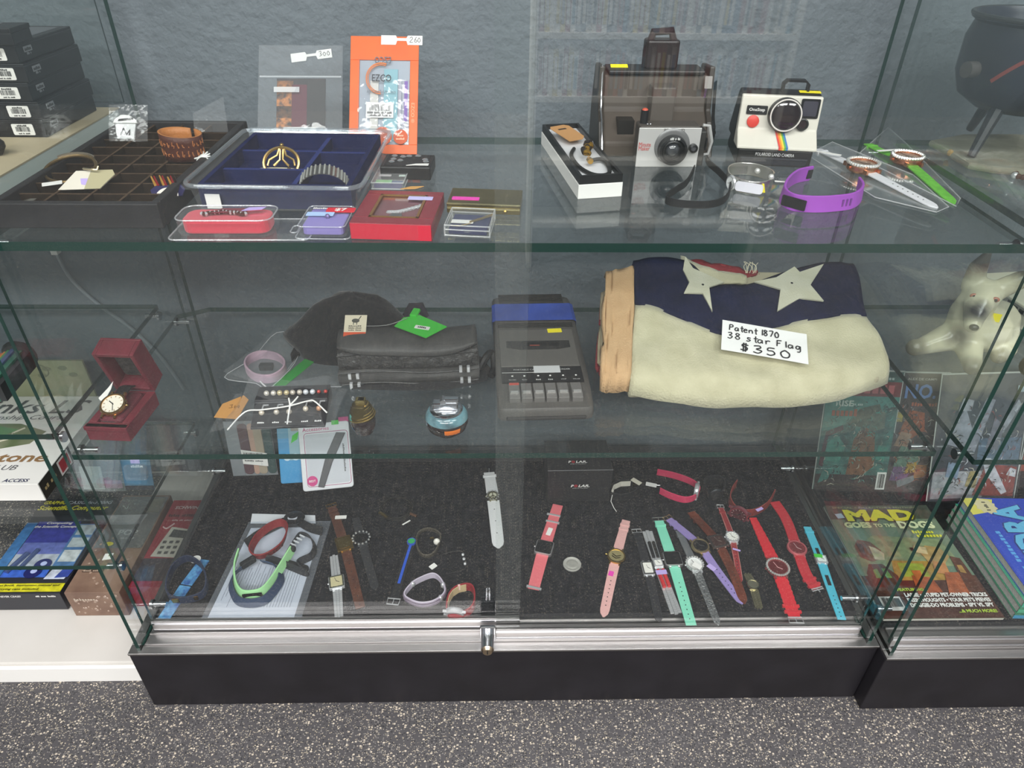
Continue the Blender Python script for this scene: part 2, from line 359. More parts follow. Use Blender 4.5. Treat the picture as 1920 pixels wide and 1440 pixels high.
# ================================================================ watch and band builders
class Path:
    def __init__(s, pxs, z, closed=False, n=8, hz=0):
        s.p = [G(x, y, z+hz) for x, y in pxs]
        for q in s.p: q.z = 0
        if len(s.p) > 2: s.p = spline(s.p, n, closed)
        else: s.p = [s.p[0].lerp(s.p[1], k/12) for k in range(13)]
        if closed: s.p.append(s.p[0].copy())
        s.c = [0]
        for a, b in zip(s.p, s.p[1:]): s.c.append(s.c[-1]+(b-a).length)
        s.L = s.c[-1]
    def at(s, d):
        d = max(0, min(s.L, d))
        for i in range(len(s.p)-1):
            if d <= s.c[i+1] or i == len(s.p)-2:
                u = (d-s.c[i])/max(1e-9, s.c[i+1]-s.c[i]); return s.p[i].lerp(s.p[i+1], u), (s.p[i+1]-s.p[i]).normalized()
    def near(s, q):
        k = min(range(len(s.p)), key=lambda i: (s.p[i]-q).length); return s.c[k]
def leather(h, h2=None): return mat(h, .5, 0, .4, noise=(90, h2, .7) if h2 else None, bump=(260, .35))
def rubber(h): return mat(h, .6, 0, .35)
RES = []
def hand_set(par, r, m, M, a1=-.6, a2=1.9):
    for a, l, w in ((a1, r*.55, r*.09), (a2, r*.8, r*.06)):
        b = B(); b.box(-w/2, w/2, -r*.12, l, 0, .0002); obj('hand', b, m, par, M=M @ Rz(a))
def marks(par, r, m, M, n=12, nm='hour_markers'):
    b = B()
    for k in range(n):
        q = B().box(-r*.03, r*.03, r*.74, r*.92, 0, .0002); q.xf(Rz(2*PI*k/n)); b.add(q.v, q.f)
    obj(nm, b, m, par, M=M)
def head(par, M, kind, r, metal, dial, h=.007, rl=None, lugs=True, crown=True, stones=0, hands=True, lugw=.006, handm=None, bezel=None, marker=None, over=None):
    """watch case in M's frame: z = dial normal, x = along the strap; r = half width, rl = half length"""
    rl = rl or r
    if kind == 'round':
        c = obj('watch_case', B().lathe([(r*.86, 0), (r, h*.25), (r, h*.7), (r*.93, h), (r*.8, h), (r*.8, h*.82)], 32), metal, par, smooth=True, M=M)
        obj('dial', B().prism(circ(r*.81, 28), h*.8, h*.84), dial, c)
        if bezel: obj('bezel', B().lathe([(r*.98, h*.8), (r*.95, h*1.06), (r*.82, h*1.06), (r*.8, h*.8)], 32), bezel, c, smooth=True)
    else:
        c = obj('watch_case', B().prism(rrect(2*rl, 2*r, min(r, rl)*(.28 if kind == 'smart' else .14)), 0, h), metal, par, M=M, bevel=h*.18)
        q = .9 if kind == 'smart' else .72
        obj('screen' if kind == 'smart' else 'dial', B().prism(rrect(2*rl*q, 2*r*q, min(r, rl)*.2), h*.9, h+.0003), dial, c)
        if bezel: 
            b = B(); w = r*.1
            b.prism(rrect(2*rl*.93, 2*r*.93, .001), h, h+.0004); obj('bezel', b, bezel, c)
            obj('face', B().prism(rrect(2*rl*.74, 2*r*.74, .001), h+.0003, h+.0008), dial, c)
    hm = handm or BLK; zt = h*.86 if kind == 'round' else h+.0009
    if hands: hand_set(c, r*.8, hm, T(0, 0, zt))
    if marker: marks(c, r*.8, marker, T(0, 0, zt), 12)
    if over: over(c, zt)
    if stones:
        b = B()
        for k in range(stones):
            a = 2*PI*k/stones; b.sph((r*.97*math.cos(a)*(rl/r if kind != 'round' else 1), r*.97*math.sin(a), h), r*.12, 6)
        obj('stone_ring', b, mat('#dcdcd8', .15, .6), c)
    if lugs:
        for sx in (-1, 1):
            for sy in (-1, 1): obj('lug', B().box(sx*rl*.75 if sx > 0 else -rl*1.18, rl*1.18 if sx > 0 else -rl*.75, sy*r*.5-lugw*.25, sy*r*.5+lugw*.25, h*.12, h*.6), metal, c)
    if crown: obj('crown', B().tube([(0, -r*.95, h*.5), (0, -r*1.14, h*.5)], r*.11, 10), metal, c, smooth=True)
    return c
def strap(par, P, o, s0, s1, w0, w1, m, z0, z1, th=.0022, tip=False, holes=None, kind='plain', name='strap', arch=0):
    """strap along path P from arc length s0 to s1 (may run backwards), relative to origin o"""
    N = 16; pts = []; wd = []; ws = []
    for k in range(N+1):
        u = k/N; q, t = P.at(s0+(s1-s0)*u)
        pts.append(Vector((q.x-o.x, q.y-o.y, z0+(z1-z0)*u+arch*math.sin(PI*u)))); wd.append(Vector((-t.y, t.x, 0)))
        ww = w0+(w1-w0)*u
        if tip and u > .86: ww *= math.sqrt(max(.03, 1-((u-.86)/.14)**2))
        if kind == 'rib': ww *= 1+.05*(-1)**k
        ws.append(ww)
    if kind == 'link' or kind == 'links5':
        b = B(); cols = 5 if kind == 'links5' else 3; step = .0042; n = max(2, int(abs(s1-s0)/step))
        for k in range(n):
            for c in range(cols):
                u = (k+.5+(.25 if c % 2 else -.25)*.9)/n; q, t = P.at(s0+(s1-s0)*u); a = math.atan2(t.y, t.x); ww = (w0+(w1-w0)*u)/cols
                x = B().box(-abs(s1-s0)/n*.46, abs(s1-s0)/n*.46, -ww*.46, ww*.46, 0, th*(1.25 if c % 2 else 1))
                x.xf(T(q.x-o.x, q.y-o.y, z0+(z1-z0)*u-th/2) @ Rz(a) @ T(0, (c-(cols-1)/2)*ww, 0)); b.add(x.v, x.f)
        return obj('bracelet_links', b, m, par)
    st = obj(name, B().ribbon(pts, wd, ws, th), m, par, bevel=min(.0006, th*.3))
    if holes:
        b = B(); n, ua, ub = holes
        for k in range(n):
            u = ua+(ub-ua)*k/max(1, n-1); q, t = P.at(s0+(s1-s0)*u); zz = z0+(z1-z0)*u+arch*math.sin(PI*u)+th/2
            b.prism(circ(.0011, 8, q.x-o.x, q.y-o.y), zz-.0002, zz+.0002)
        obj('strap_holes', b, BLK, st)
    if kind == 'stitch':
        b = B()
        for k in range(N*2):
            u = k/N/2+.01
            if u > .93: break
            q, t = P.at(s0+(s1-s0)*u); ww = (w0+(w1-w0)*u)/2*.84
            for sg in (-1, 1):
                c = Vector((q.x-o.x-t.y*ww*sg, q.y-o.y+t.x*ww*sg, z0+(z1-z0)*u+th/2)); x = B().box(-.0012, .0012, -.0002, .0002, 0, .0003).xf(T(*c) @ Rz(math.atan2(t.y, t.x))); b.add(x.v, x.f)
        obj('stitching', b, mat('#d9b7a8', .8), st)
    return st
def buckle(par, P, o, s, w, metal, z, d=1):
    q, t = P.at(s); a = math.atan2(t.y, t.x)+(PI if d < 0 else 0); w = w*.62; l = .0065
    b = B(); b.tube([(0, -w, 0), (-l*1.3, -w, 0), (-l*1.3, w, 0), (0, w, 0)], .0009, 8, True); b.tube([(0, 0, 0), (-l*1.3, 0, .0008)], .0006, 6)
    return obj('buckle', b, metal, par, smooth=True, M=T(q.x-o.x, q.y-o.y, z) @ Rz(a))
def keeper(par, P, o, s, w, m, z, th=.0022):
    q, t = P.at(s); a = math.atan2(t.y, t.x)
    return obj('keeper_loop', B().box(-.0025, .0025, -w*.58, w*.58, -th, th*1.2), m, par, bevel=.0005, M=T(q.x-o.x, q.y-o.y, z) @ Rz(a))
def pricetag(par, o, px, py, z, ang, w, h, m, name='price_tag', tilt=0):
    q = G(px, py, z); return obj(name, B().prism(rrect(w, h, min(w, h)*.12), 0, .0004), m, par, M=T(q.x-o.x, q.y-o.y, z-o.z+.0002) @ Rz(ang) @ Ry(tilt))
def watch(label, pxs, hp, w, sm, kind, r, metal, dial, rl=None, sm2=None, skind='plain', skind2=None, bk=True, tipend=True, hz=.0035, w_end=None, holes=(7, .35, .8), z=ZM, name='wristwatch', over=None, keep=2, tilt=0, wtop=None, **hk):
    P = Path(pxs, z); o0 = G(hp[0], hp[1], z); o0.z = 0; sh = P.near(o0); c, t = P.at(sh); o = Vector((c.x, c.y, z+.0004)); a = math.atan2(t.y, t.x)
    R = thing(name, label, 'watch', o); rl2 = rl or r; we = w_end or w*.88; wt = wtop or we
    th = .0022
    if sm is not None:
        s1 = strap(R, P, o, sh-rl2*.9, 0, w, wt, sm, hz, th/2, th, False, None, skind)
        if bk: buckle(R, P, o, .001, wt, metal, th*.7, 1)
        for k in range(keep): keeper(R, P, o, .014+.012*k, wt, sm, th*.55)
    if (sm2 or sm) is not None:
        strap(R, P, o, sh+rl2*.9, P.L, w, we, sm2 or sm, hz, th/2, th, tipend, holes, skind2 or skind)
    head(R, T(0, 0, hz-.002) @ Rz(a) @ Ry(tilt), kind, r, metal, dial, rl=rl, over=over, **hk)
    R['_o'] = 0; del R['_o']
    return R, P, o
def band(name, label, cat, pxs, w, m, closed=False, z=ZM, th=.0022, smooth=True, part='band', lean=0, rise=None, group=None):
    """strap standing on its edge along a pixel path"""
    P = Path(pxs, z, closed, hz=w/2); q = P.p[:-1] if closed else P.p
    c = sum(q, Vector())/len(q); o = Vector((c.x, c.y, z+.0002)); R = thing(name, label, cat, o, group=group)
    n = len(q); zz = [w/2+(rise(i/(n-1)) if rise else 0) for i in range(n)]
    pts = [Vector((p.x-o.x, p.y-o.y, zz[i])) for i, p in enumerate(q)]
    wd = []
    for i in range(n):
        t = (q[(i+1) % n if closed else min(i+1, n-1)]-q[(i-1) % n if closed else max(i-1, 0)]).normalized()
        wd.append(Vector((-t.y*lean, t.x*lean, 1)).normalized())
    obj(part, B().ribbon(pts, wd, w, th, closed=closed), m, R, bevel=th*.3)
    return R, P, o
def facing(P, o, px, py, w, z=ZM, side=1, off=.001):
    """matrix on a standing band: z axis points outward, x along the band"""
    q = G(px, py, z+w/2); q.z = 0; s = P.near(q); c, t = P.at(s); n = Vector((t.y, -t.x, 0))*side; x = t; y = n.cross(x)
    M = Matrix(((x.x, y.x, n.x, 0), (x.y, y.y, n.y, 0), (x.z, y.z, n.z, 0), (0, 0, 0, 1)))
    return T(c.x-o.x+n.x*off, c.y-o.y+n.y*off, w/2) @ M
def cord_loop(name, label, cat, pxs, r, m, closed=True, z=ZM, turns=1, part='cord'):
    P = Path(pxs, z, closed, hz=r); q = P.p[:-1] if closed else P.p; c = sum(q, Vector())/len(q); o = Vector((c.x, c.y, z+.0002)); R = thing(name, label, cat, o)
    for k in range(turns):
        sc = 1-.07*k; obj(part, B().tube([((p.x-o.x)*sc, (p.y-o.y)*sc, r+k*r*1.5) for p in q], r, 8, closed), m, R, smooth=True)
    return R, P, o
STICK = {'pink': mat('#e53fb0', .6), 'yellow': mat('#f2e21a', .6), 'orange': mat('#ef7a1e', .6), 'lav': mat('#b9a5e0', .6), 'green': mat('#45c83a', .6), 'white': WHT}
# ================================================================ watches on the floor of the middle case
GLD, SLV = GOLD, mat('#d9dadc', .26, .55)
BLKG = mat('#0b0b0d', .12, 0, .6, coat=.5); BLKSTR = rubber('#1d1e21')
# coral smart watch
w_, P, o = watch('smart watch with a coral pink strap and square black screen, beside the silver coin', [(1046, 948), (1020, 1032), (1000, 1106)], (1020, 1032), .023, leather('#dd6f76'), 'smart', .0165, mat('#d9d3d4', .3, .8), BLKG, rl=.0165, bk=False, tipend=False, holes=None, hands=False, lugs=False, keep=0, h=.008)
for px, py in ((1038, 968), (1036, 981), (1001, 1104)):
    q = G(px, py, ZM); obj('buckle_bar', B().box(-.002, .002, -.0135, .0135, .001, .0045), SLV, w_, bevel=.0006, M=T(q.x-o.x, q.y-o.y, 0) @ Rz(math.atan2((P.at(.05)[1]).y, P.at(.05)[1].x)))
pricetag(w_, o, 1030, 997, ZM+.004, 1.2, .02, .009, WHT)
# coin
q = G(1072.5, 1059, ZM); t = thing('coin', 'large round silver-grey coin lying alone on the black mat', 'coin', q)
obj('disc', B().lathe([(.0160, 0), (.0165, .0004), (.0165, .0026), (.0155, .003), (.0148, .0025)], 36), mat('#c4c2ba', .45, .4), t, smooth=True)
obj('relief', B().lathe([(.0115, .0022), (.010, .0031), (.006, .0029)], 24), mat('#b4b2aa', .5, .4), t, smooth=True)
# pale pink watch, gold head
def chev(c, z):
    for k in (0, 1): b = B(); b.add([(-.004+k*.005, -.008, z), (.0005+k*.005, 0, z), (-.004+k*.005, .008, z), (-.0015+k*.005, .008, z), (.003+k*.005, 0, z), (-.0015+k*.005, -.008, z)], [(0, 1, 4, 5), (1, 2, 3, 4)]); obj('chevron', b, mat('#8e7b3c', .3, 1), c)
w_, P, o = watch('gold watch with pale pink leather strap, pink sticker below its chevron dial', [(1174, 977), (1155, 1047), (1131, 1158)], (1155, 1047), .0185, leather('#dcaaa6'), 'round', .0175, GLD, mat('#d8c98e', .3, .7), over=chev, hands=False, bk=False, w_end=.016)
pricetag(w_, o, 1146, 1075, ZM+.004, 1.2, .013, .009, STICK['pink'], 'price_sticker')
# black strap, silver oblong
w_, P, o = watch('slim watch with upright silver oblong case on a black strap', [(1194, 999), (1214, 1070), (1236, 1168)], (1214, 1070), .0165, leather('#232428'), 'rect', .0105, SLV, mat('#e6e4dc', .4), rl=.0155, crown=False, h=.006, bezel=mat('#8d8d8d', .3, .9))
# silver links with red cords
w_, P, o = watch('steel link watch with two red cords and a lavender tag below its small dial', [(1213, 997), (1233, 1061), (1247, 1098), (1268, 1152)], (1233, 1061), .017, SLV, 'rect', .0085, SLV, mat('#e8e6e0', .4), rl=.008, skind='link', bk=False, keep=0, crown=False, tipend=False, holes=None, hz=.004, w_end=.02)
for sg in (-1, 1):
    pts = []; 
    for k in range(8):
        q, t = P.at(P.L*(.52+.2*k/7)); pts.append((q.x-o.x-t.y*sg*.0045, q.y-o.y+t.x*sg*.0045, .0065))
    obj('red_cord', B().tube(pts, .0036, 10), mat('#c4262c', .5), w_, smooth=True)
    pts = []
    for k in range(8):
        q, t = P.at(P.L*(.17+.2*k/7)); pts.append((q.x-o.x-t.y*sg*.004, q.y-o.y+t.x*sg*.004, .006))
    obj('black_cord', B().tube(pts, .003, 10), BLK, w_, smooth=True)
pricetag(w_, o, 1240, 1073, ZM+.011, .1, .02, .010, STICK['lav'])
# mint smart watch
w_, P, o = watch('smart watch with mint green strap and square silver-rimmed black screen', [(1235, 977), (1260, 1053), (1296, 1174)], (1260, 1053), .0205, rubber('#7fd3b6'), 'smart', .0165, mat('#d8d6d6', .28, .9), BLKG, rl=.0165, bk=True, hands=False, lugs=True, h=.008, keep=1, tipend=False, holes=(9, .3, .9))
# jewelled silver watch on grey glitter strap
w_, P, o = watch('silver watch ringed with clear stones on a glittering grey strap', [(1272, 996), (1301, 1063), (1347, 1174)], (1301, 1063), .015, mat('#85898c', .3, .5), 'round', .016, SLV, mat('#e9e9e6', .4), sm2=mat('#c5c7c9', .28, .8, noise=(300, '#6f7274', .9), bump=(300, .9)), stones=20, bk=False, keep=1, holes=None, hz=.005)
pricetag(w_, o, 1307, 1061, ZM+.016, .9, .011, .016, WHT)
# lavender watch
w_, P, o = watch('lavender strapped watch with black dial and gold rim, crossing beside brown watch', [(1253, 974), (1285, 1004), (1311, 1031), (1345, 1076), (1392, 1134)], (1311, 1031), .0165, leather('#8f7fb8'), 'round', .017, mat('#c9b184', .3, .9), BLKG, crown=False, hz=.0085, handm=mat('#444', .5), tilt=.06)
pricetag(w_, o, 1334, 1064, ZM+.010, -.9, .016, .010, STICK['lav'])
# brown croc square watch
w_, P, o = watch('square-faced watch on brown crocodile-grain leather strap', [(1295, 961), (1317, 990), (1343, 1026), (1372, 1078), (1396, 1134)], (1343, 1026), .0185, mat('#6d3320', .35, 0, .5, noise=(55, '#4c2013', .9), bump=(70, 1.0)), 'rect', .0165, mat('#a99590', .25, 1), mat('#3a2320', .3, 0, .5, coat=.4), rl=.0155, hz=.0125, handm=mat('#b9a9a0', .3, .8), holes=(5, .45, .7))
# dark red slim watch
w_, P, o = watch('small round white-dialled watch on narrow dark red stitched strap', [(1351, 953), (1371, 1014), (1388, 1094)], (1371, 1014), .0125, leather('#8c2a2f'), 'round', .0135, SLV, mat('#e7e6df', .4), skind='stitch', marker=BLK, keep=1, hz=.0075)
pricetag(w_, o, 1381, 1031, ZM+.012, -.4, .014, .004, STICK['lav'])
# gold-silver bead-link watch
w_, P, o = watch('tiny gold and silver pebble-link watch at the tip of the brown strap', [(1400, 1077), (1410, 1101), (1423, 1142)], (1410, 1101), .0155, mat('#b6ae8c', .3, .9), 'round', .0115, mat('#c9c3a8', .25, 1), mat('#a8a38c', .3, .8), skind='links5', bk=False, keep=0, hands=False, holes=None, crown=False, lugs=False, hz=.004)
# red rubber watch
w_, P, o = watch('red rubber watch with ribbed strap and stone-set red bezel', [(1411, 972), (1456, 1070), (1490, 1160)], (1456, 1070), .024, rubber('#c8222f'), 'round', .0200, mat('#9c4a4c', .35, .5), mat('#5c1b1f', .2, 0, .6, coat=.5), skind='rib', stones=30, w_end=.021, wtop=.0145, hz=.004, bk=False, keep=0, tipend=False, holes=None, handm=mat('#d8a0a0', .4), h=.0085)
q, t_ = P.at(P.L-.001); b = B(); b.tube([(0, -.012, 0), (.011, -.012, 0), (.011, .012, 0), (0, .012, 0)], .0012, 8, True); b.tube([(0, 0, 0), (.011, 0, .001)], .0008, 6)
obj('buckle', b, SLV, w_, smooth=True, M=T(q.x-o.x, q.y-o.y, .002) @ Rz(math.atan2(t_.y, t_.x)))
for k in (0, 1): keeper(w_, P, o, P.L-.012-.012*k, .025, rubber('#c8222f'), .0015)
# red slim curved watch
w_, P, o = watch('flat red-dialled watch on a plain curved red strap', [(1452, 942), (1474, 977), (1493, 1031), (1511, 1078), (1531, 1105)], (1493, 1031), .020, rubber('#b92b36'), 'round', .0185, mat('#c9666c', .4, .4), mat('#6d2229', .3, 0, .6, coat=.3), bk=False, keep=0, tipend=False, holes=None, h=.0055, w_end=.021, handm=mat('#caa', .4), marker=mat('#a5484e', .5), crown=False)
q, t_ = P.at(P.L-.001); b = B(); b.tube([(0, -.011, 0), (.004, -.011, 0), (.004, .011, 0), (0, .011, 0)], .0011, 8, True); b.tube([(0, 0, 0), (.010, 0, .001)], .0008, 6)
obj('buckle', b, SLV, w_, smooth=True, M=T(q.x-o.x, q.y-o.y, .002) @ Rz(math.atan2(t_.y, t_.x)))
for k in (0, 1): keeper(w_, P, o, P.L-.008-.013*k, .022, rubber('#b92b36'), .0015)
# turquoise watch
tq = rubber('#4bb7cf')
w_, P, o = watch('turquoise slotted-strap watch with a small square face and green sticker', [(1513, 989), (1526, 1022), (1538, 1053), (1556, 1104), (1578, 1163)], (1538, 1053), .0165, tq, 'rect', .0105, SLV, mat('#dfe9e6', .4), rl=.0095, bk=False, keep=1, tipend=False, holes=(6, .6, .95), crown=False)
for u in (.32, .62):
    q, t_ = P.at(P.L*u); obj('strap_slot', B().box(-.011, .011, -.0028, .0028, .0032, .0052), BLK, w_, M=T(q.x-o.x, q.y-o.y, 0) @ Rz(math.atan2(t_.y, t_.x)))
pricetag(w_, o, 1534, 1042, ZM+.010, -.1, .015, .008, STICK['green'], 'price_sticker')
# curled watches at the back
w_, P, o = band('wristwatch', 'burgundy chronograph watch on a curled strap, lying on its side at the back', 'watch', [(1381, 906), (1371, 922), (1369, 941), (1384, 959), (1412, 961), (1438, 947), (1452, 924)], .02, leather('#8e3a34', '#6a2624'))
head(w_, facing(P, o, 1386, 960, .02), 'round', .0185, mat('#b56a74', .3, .8), mat('#59232c', .3, .3), bezel=mat('#a24c58', .3, .7), marker=mat('#d3a3a3', .4), h=.010)
pricetag(w_, o, 1424, 955, ZM+.019, .5, .016, .007, STICK['lav'])
w_, P, o = band('wristwatch', 'hot pink strapped watch curled open on its side with a white tag', 'watch', [(1232, 885), (1265, 892), (1297, 904), (1311, 918), (1303, 932), (1284, 937), (1258, 930), (1237, 920)], .0165, leather('#d03a60'))
head(w_, facing(P, o, 1310, 922, .0165), 'round', .0165, SLV, mat('#e9c9cc', .4), h=.009)
pricetag(w_, o, 1221, 909, ZM+.012, -.3, .022, .011, WHT); obj('buckle', B().tube([(-.008, 0, 0), (.004, 0, 0)], .001, 6), SLV, w_, M=T(G(1233, 916, ZM).x-o.x, G(1233, 916, ZM).y-o.y, .009))
w_, P, o = band('wristwatch', 'black round watch standing curled behind the burgundy one', 'watch', [(1320, 905), (1330, 899), (1346, 899), (1357, 908), (1356, 922), (1345, 930), (1330, 928), (1320, 917)], .022, BLKSTR, True, th=.003)
head(w_, facing(P, o, 1344, 930, .022), 'round', .016, mat('#55585c', .3, .9), BLKG, h=.008, handm=SLV)
w_, P, o = band('wristwatch', 'black strapped watch beside the black gift box, with a cream card tag', 'watch', [(1143, 926), (1148, 912), (1162, 905), (1182, 903), (1195, 909), (1196, 919), (1184, 928), (1162, 932)], .016, mat('#1a1b1e', .45), True)
obj('lining', B().ribbon([Vector((G(x, y, ZM+.012).x-o.x, G(x, y, ZM+.012).y-o.y, .0125)) for x, y in ((1147, 924), (1151, 914), (1164, 908), (1182, 907))], Vector((0, 0, 1)), .012, .002), mat('#d5d0c4', .7), w_)
obj('clasp', B().box(-.004, .004, -.003, .003, 0, .012), GLD, w_, bevel=.001, M=T(G(1190, 906, ZM+.01).x-o.x, G(1190, 906, ZM+.01).y-o.y, .004))
pricetag(w_, o, 1193, 903, ZM+.018, -.8, .022, .011, mat('#dcd6c4', .7))
obj('string', B().tube([Vector((G(x, y, ZM+.012).x-o.x, G(x, y, ZM+.012).y-o.y, h)) for x, y, h in ((1150, 920, .014), (1146, 936, .006), (1152, 945, .001), (1157, 952, .001))], .0006, 5), WHT, w_)
# ---- left half
w_, P, o = watch('silver link bracelet watch with stone-set square face', [(626, 1043), (632, 1096), (636, 1159)], (632, 1096), .0165, SLV, 'rect', .0135, SLV, mat('#d2c89e', .4, .2), rl=.0140, skind='link', bk=False, keep=0, stones=0, bezel=mat('#c9c9b4', .2, .9, noise=(600, '#55554a', .9)), tipend=False, holes=None)
w_, P, o = watch('gold-cased watch with a long tapering brown leather strap and white tag', [(622, 951), (646, 1024), (676, 1141)], (646, 1024), .0185, mat('#5b3424', .4, 0, .5, noise=(70, '#43241a', .8), bump=(120, .5)), 'rect', .0150, mat('#b28f4c', .3, 1), mat('#9a8244', .25, .9), rl=.0175, hands=False, crown=False, tipend=False, holes=(6, .25, .95), w_end=.0165)
pricetag(w_, o, 639, 970, ZM+.004, .05, .022, .009, WHT)
w_, P, o = watch('black watch with dark round dial on a black strap, beside the brown leather watch', [(667, 972), (678, 1014), (705, 1108)], (678, 1014), .0165, mat('#26272a', .5), 'round', .0165, mat('#9a9da0', .25, 1), BLKG, stones=14, bk=False, holes=(6, .3, .8))
w_, P, o = cord_loop('cord_bracelet', 'thin black multi-strand cord bracelet with a gold charm', 'bracelet', [(712, 958), (722, 940), (742, 932), (764, 936), (773, 948), (768, 966), (750, 976), (728, 973)], .0011, mat('#15130f', .5), turns=3)
q = G(719, 968, ZM); obj('charm', B().tube([(-.008, .006, .004), (0, 0, .005), (.008, -.008, .004)], .0032, 8), mat('#b59a5c', .3, 1), w_, smooth=True, M=T(q.x-o.x, q.y-o.y, 0))
q = G(776, 968, ZM); obj('clasp', B().tube([(-.007, .004, .003), (.006, -.003, .003)], .0028, 8), ROSEG, w_, smooth=True, M=T(q.x-o.x, q.y-o.y, 0))
pricetag(w_, o, 762, 980, ZM+.001, .7, .018, .003, WHT)
w_, P, o = watch('slim black watch strap with a bright blue centre stripe and a tiny round dial', [(786, 993), (772, 1020), (739, 1125)], (772, 1020), .0125, rubber('#1b1c20'), 'round', .0085, mat('#2d53b0', .4), mat('#2fa35a', .4), holes=None, tipend=False, keep=0, bk=False, hands=False, w_end=.0165, wtop=.007, crown=False, lugs=False)
strap(w_, P, o, P.L*.27, P.L*.8, .005, .005, mat('#2a57c4', .4), .0042, .0028, .0012, name='blue_stripe')
q, t_ = P.at(P.L); b = B(); b.tube([(-.001, -.011, 0), (.011, -.010, 0), (.011, .010, 0), (-.001, .011, 0)], .0013, 8, True); b.tube([(-.001, 0, 0), (.011, 0, .001)], .0008, 6)
obj('buckle', b, SLV, w_, smooth=True, M=T(q.x-o.x, q.y-o.y, .002) @ Rz(math.atan2(t_.y, t_.x)))
# coil bracelet
w_, P, o = band('coil_watch', 'stretchy tan coil bangle watch standing on edge with a pearly drop', 'watch', [(781, 1012), (786, 999), (802, 992), (821, 998), (826, 1008), (819, 1030), (808, 1041), (792, 1041), (783, 1028)], .008, mat('#8d8577', .35, .7, noise=(500, '#4c463c', .9)), True, th=.003)
q = G(819, 1016, ZM+.006); obj('pearl_face', B().sph((0, 0, 0), .0065, 12, sc=(1, .8, 1.2)), mat('#e8e4da', .25), w_, smooth=True, M=T(q.x-o.x, q.y-o.y, .0062))
q = G(811, 1008, ZM+.006); obj('gold_bail', B().tube([(-.004, 0, .004), (.003, -.003, .007)], .0022, 8), GLD, w_, smooth=True, M=T(q.x-o.x, q.y-o.y, 0))
# fine bracelet
w_, P, o = cord_loop('fine_bracelet', 'fine black cord bracelet with silver clasp and white paper tag', 'bracelet', [(820, 1044), (842, 1036), (866, 1034), (873, 1050), (872, 1066), (852, 1073), (838, 1076)], .0007, mat('#1c1a1a', .5), False)
for x, y in ((868, 1042), (870, 1050), (872, 1059)):
    q = G(x, y, ZM); obj('clasp_link', B().sph((0, 0, .003), .0034, 8, sc=(.9, 1.1, .8)), SLV, w_, smooth=True, M=T(q.x-o.x, q.y-o.y, 0))
pricetag(w_, o, 812, 1062, ZM+.002, .75, .013, .010, WHT)
# striped bracelet
STRI = mat('#c9bfcf', .4)
w_, P, o = band('bracelet_watch', 'lilac and white striped leather bracelet lying on its side beside the red watch', 'watch', [(759, 1119), (771, 1098), (790, 1086), (813, 1079), (828, 1091), (834, 1112), (815, 1129), (786, 1133)], .0135, STRI, True)
for zz in (.0035, .0095):
    pts = [Vector(((p.x-o.x)*1.04, (p.y-o.y)*1.05, zz)) for p in P.p[:-1]]; obj('stripe', B().ribbon(pts, Vector((0, 0, 1)), .0026, .0022, closed=True), mat('#7d6f80', .5), w_)
for x, y in ((774, 1096), (831, 1098), (826, 1122)):
    q = G(x, y, ZM+.006); obj('metal_link', B().sph((0, 0, .007), .006, 8, sc=(.8, .9, 1.1)), SLV, w_, smooth=True, M=T(q.x-o.x, q.y-o.y, 0))
# red white-dial watch
w_, P, o = band('wristwatch', 'red leather watch standing on its side with a white round dial, at the front rail', 'watch', [(838, 1148), (842, 1120), (858, 1104), (882, 1101), (890, 1117), (886, 1140), (868, 1153), (850, 1155)], .019, leather('#96222c'), True, th=.0026)
obj('lining', B().ribbon([Vector((p.x-o.x, p.y-o.y, .0095))*1 for p in [Vector(((P.at(P.L*u)[0].x-o.x)*.93+o.x, (P.at(P.L*u)[0].y-o.y)*.93+o.y, 0)) for u in (.08, .16, .24, .32, .40)]], Vector((0, 0, 1)), .017, .001), mat('#cbb48a', .7), w_)
head(w_, facing(P, o, 852, 1155, .019) @ T(0, .001, 0) @ Rx(-.35), 'round', .0165, SLV, mat('#e9ebe6', .4), stones=0, h=.009, marker=mat('#667', .5))
obj('price_sticker', B().box(-.002, .002, -.0015, .0015, .008, .0195), mat('#f0c8c0', .7), w_, M=T(G(861, 1103, ZM+.01).x-o.x, G(861, 1103, ZM+.01).y-o.y-.001, 0))
# white peace-sign watch
def peace(c, z):
    m = mat('#6f6a52', .35, .9); r = .0085
    b = B().tube([(r*math.cos(a*PI/8), r*math.sin(a*PI/8), z+.0006) for a in range(16)], .0009, 6, True)
    b.tube([(-r, 0, z+.0006), (r, 0, z+.0006)], .0008, 6); b.tube([(0, 0, z+.0006), (r*.7, r*.7, z+.0006)], .0008, 6); b.tube([(0, 0, z+.0006), (r*.7, -r*.7, z+.0006)], .0008, 6)
    obj('peace_sign', b, m, c)
w_, P, o = watch('white strapped watch with a peace-sign face and pink tag, by the door seam', [(917, 887), (924, 934), (935, 1029)], (924, 934), .0245, leather('#d9d9da'), 'round', .0125, mat('#a9a690', .3, 1), mat('#c9c7b0', .4), over=peace, hands=False, keep=0, w_end=.0225, holes=(3, .2, .7), bk=False, stones=12)
pricetag(w_, o, 919, 908, ZM+.003, .5, .014, .008, STICK['pink'], 'price_sticker'); keeper(w_, P, o, .012, .024, leather('#d9d9da'), .0015)
obj('pin', B().tube([(0, 0, .002), (0, .012, .002)], .0006, 6), SLV, w_, M=T(P.at(0)[0].x-o.x, P.at(0)[0].y-o.y, 0))
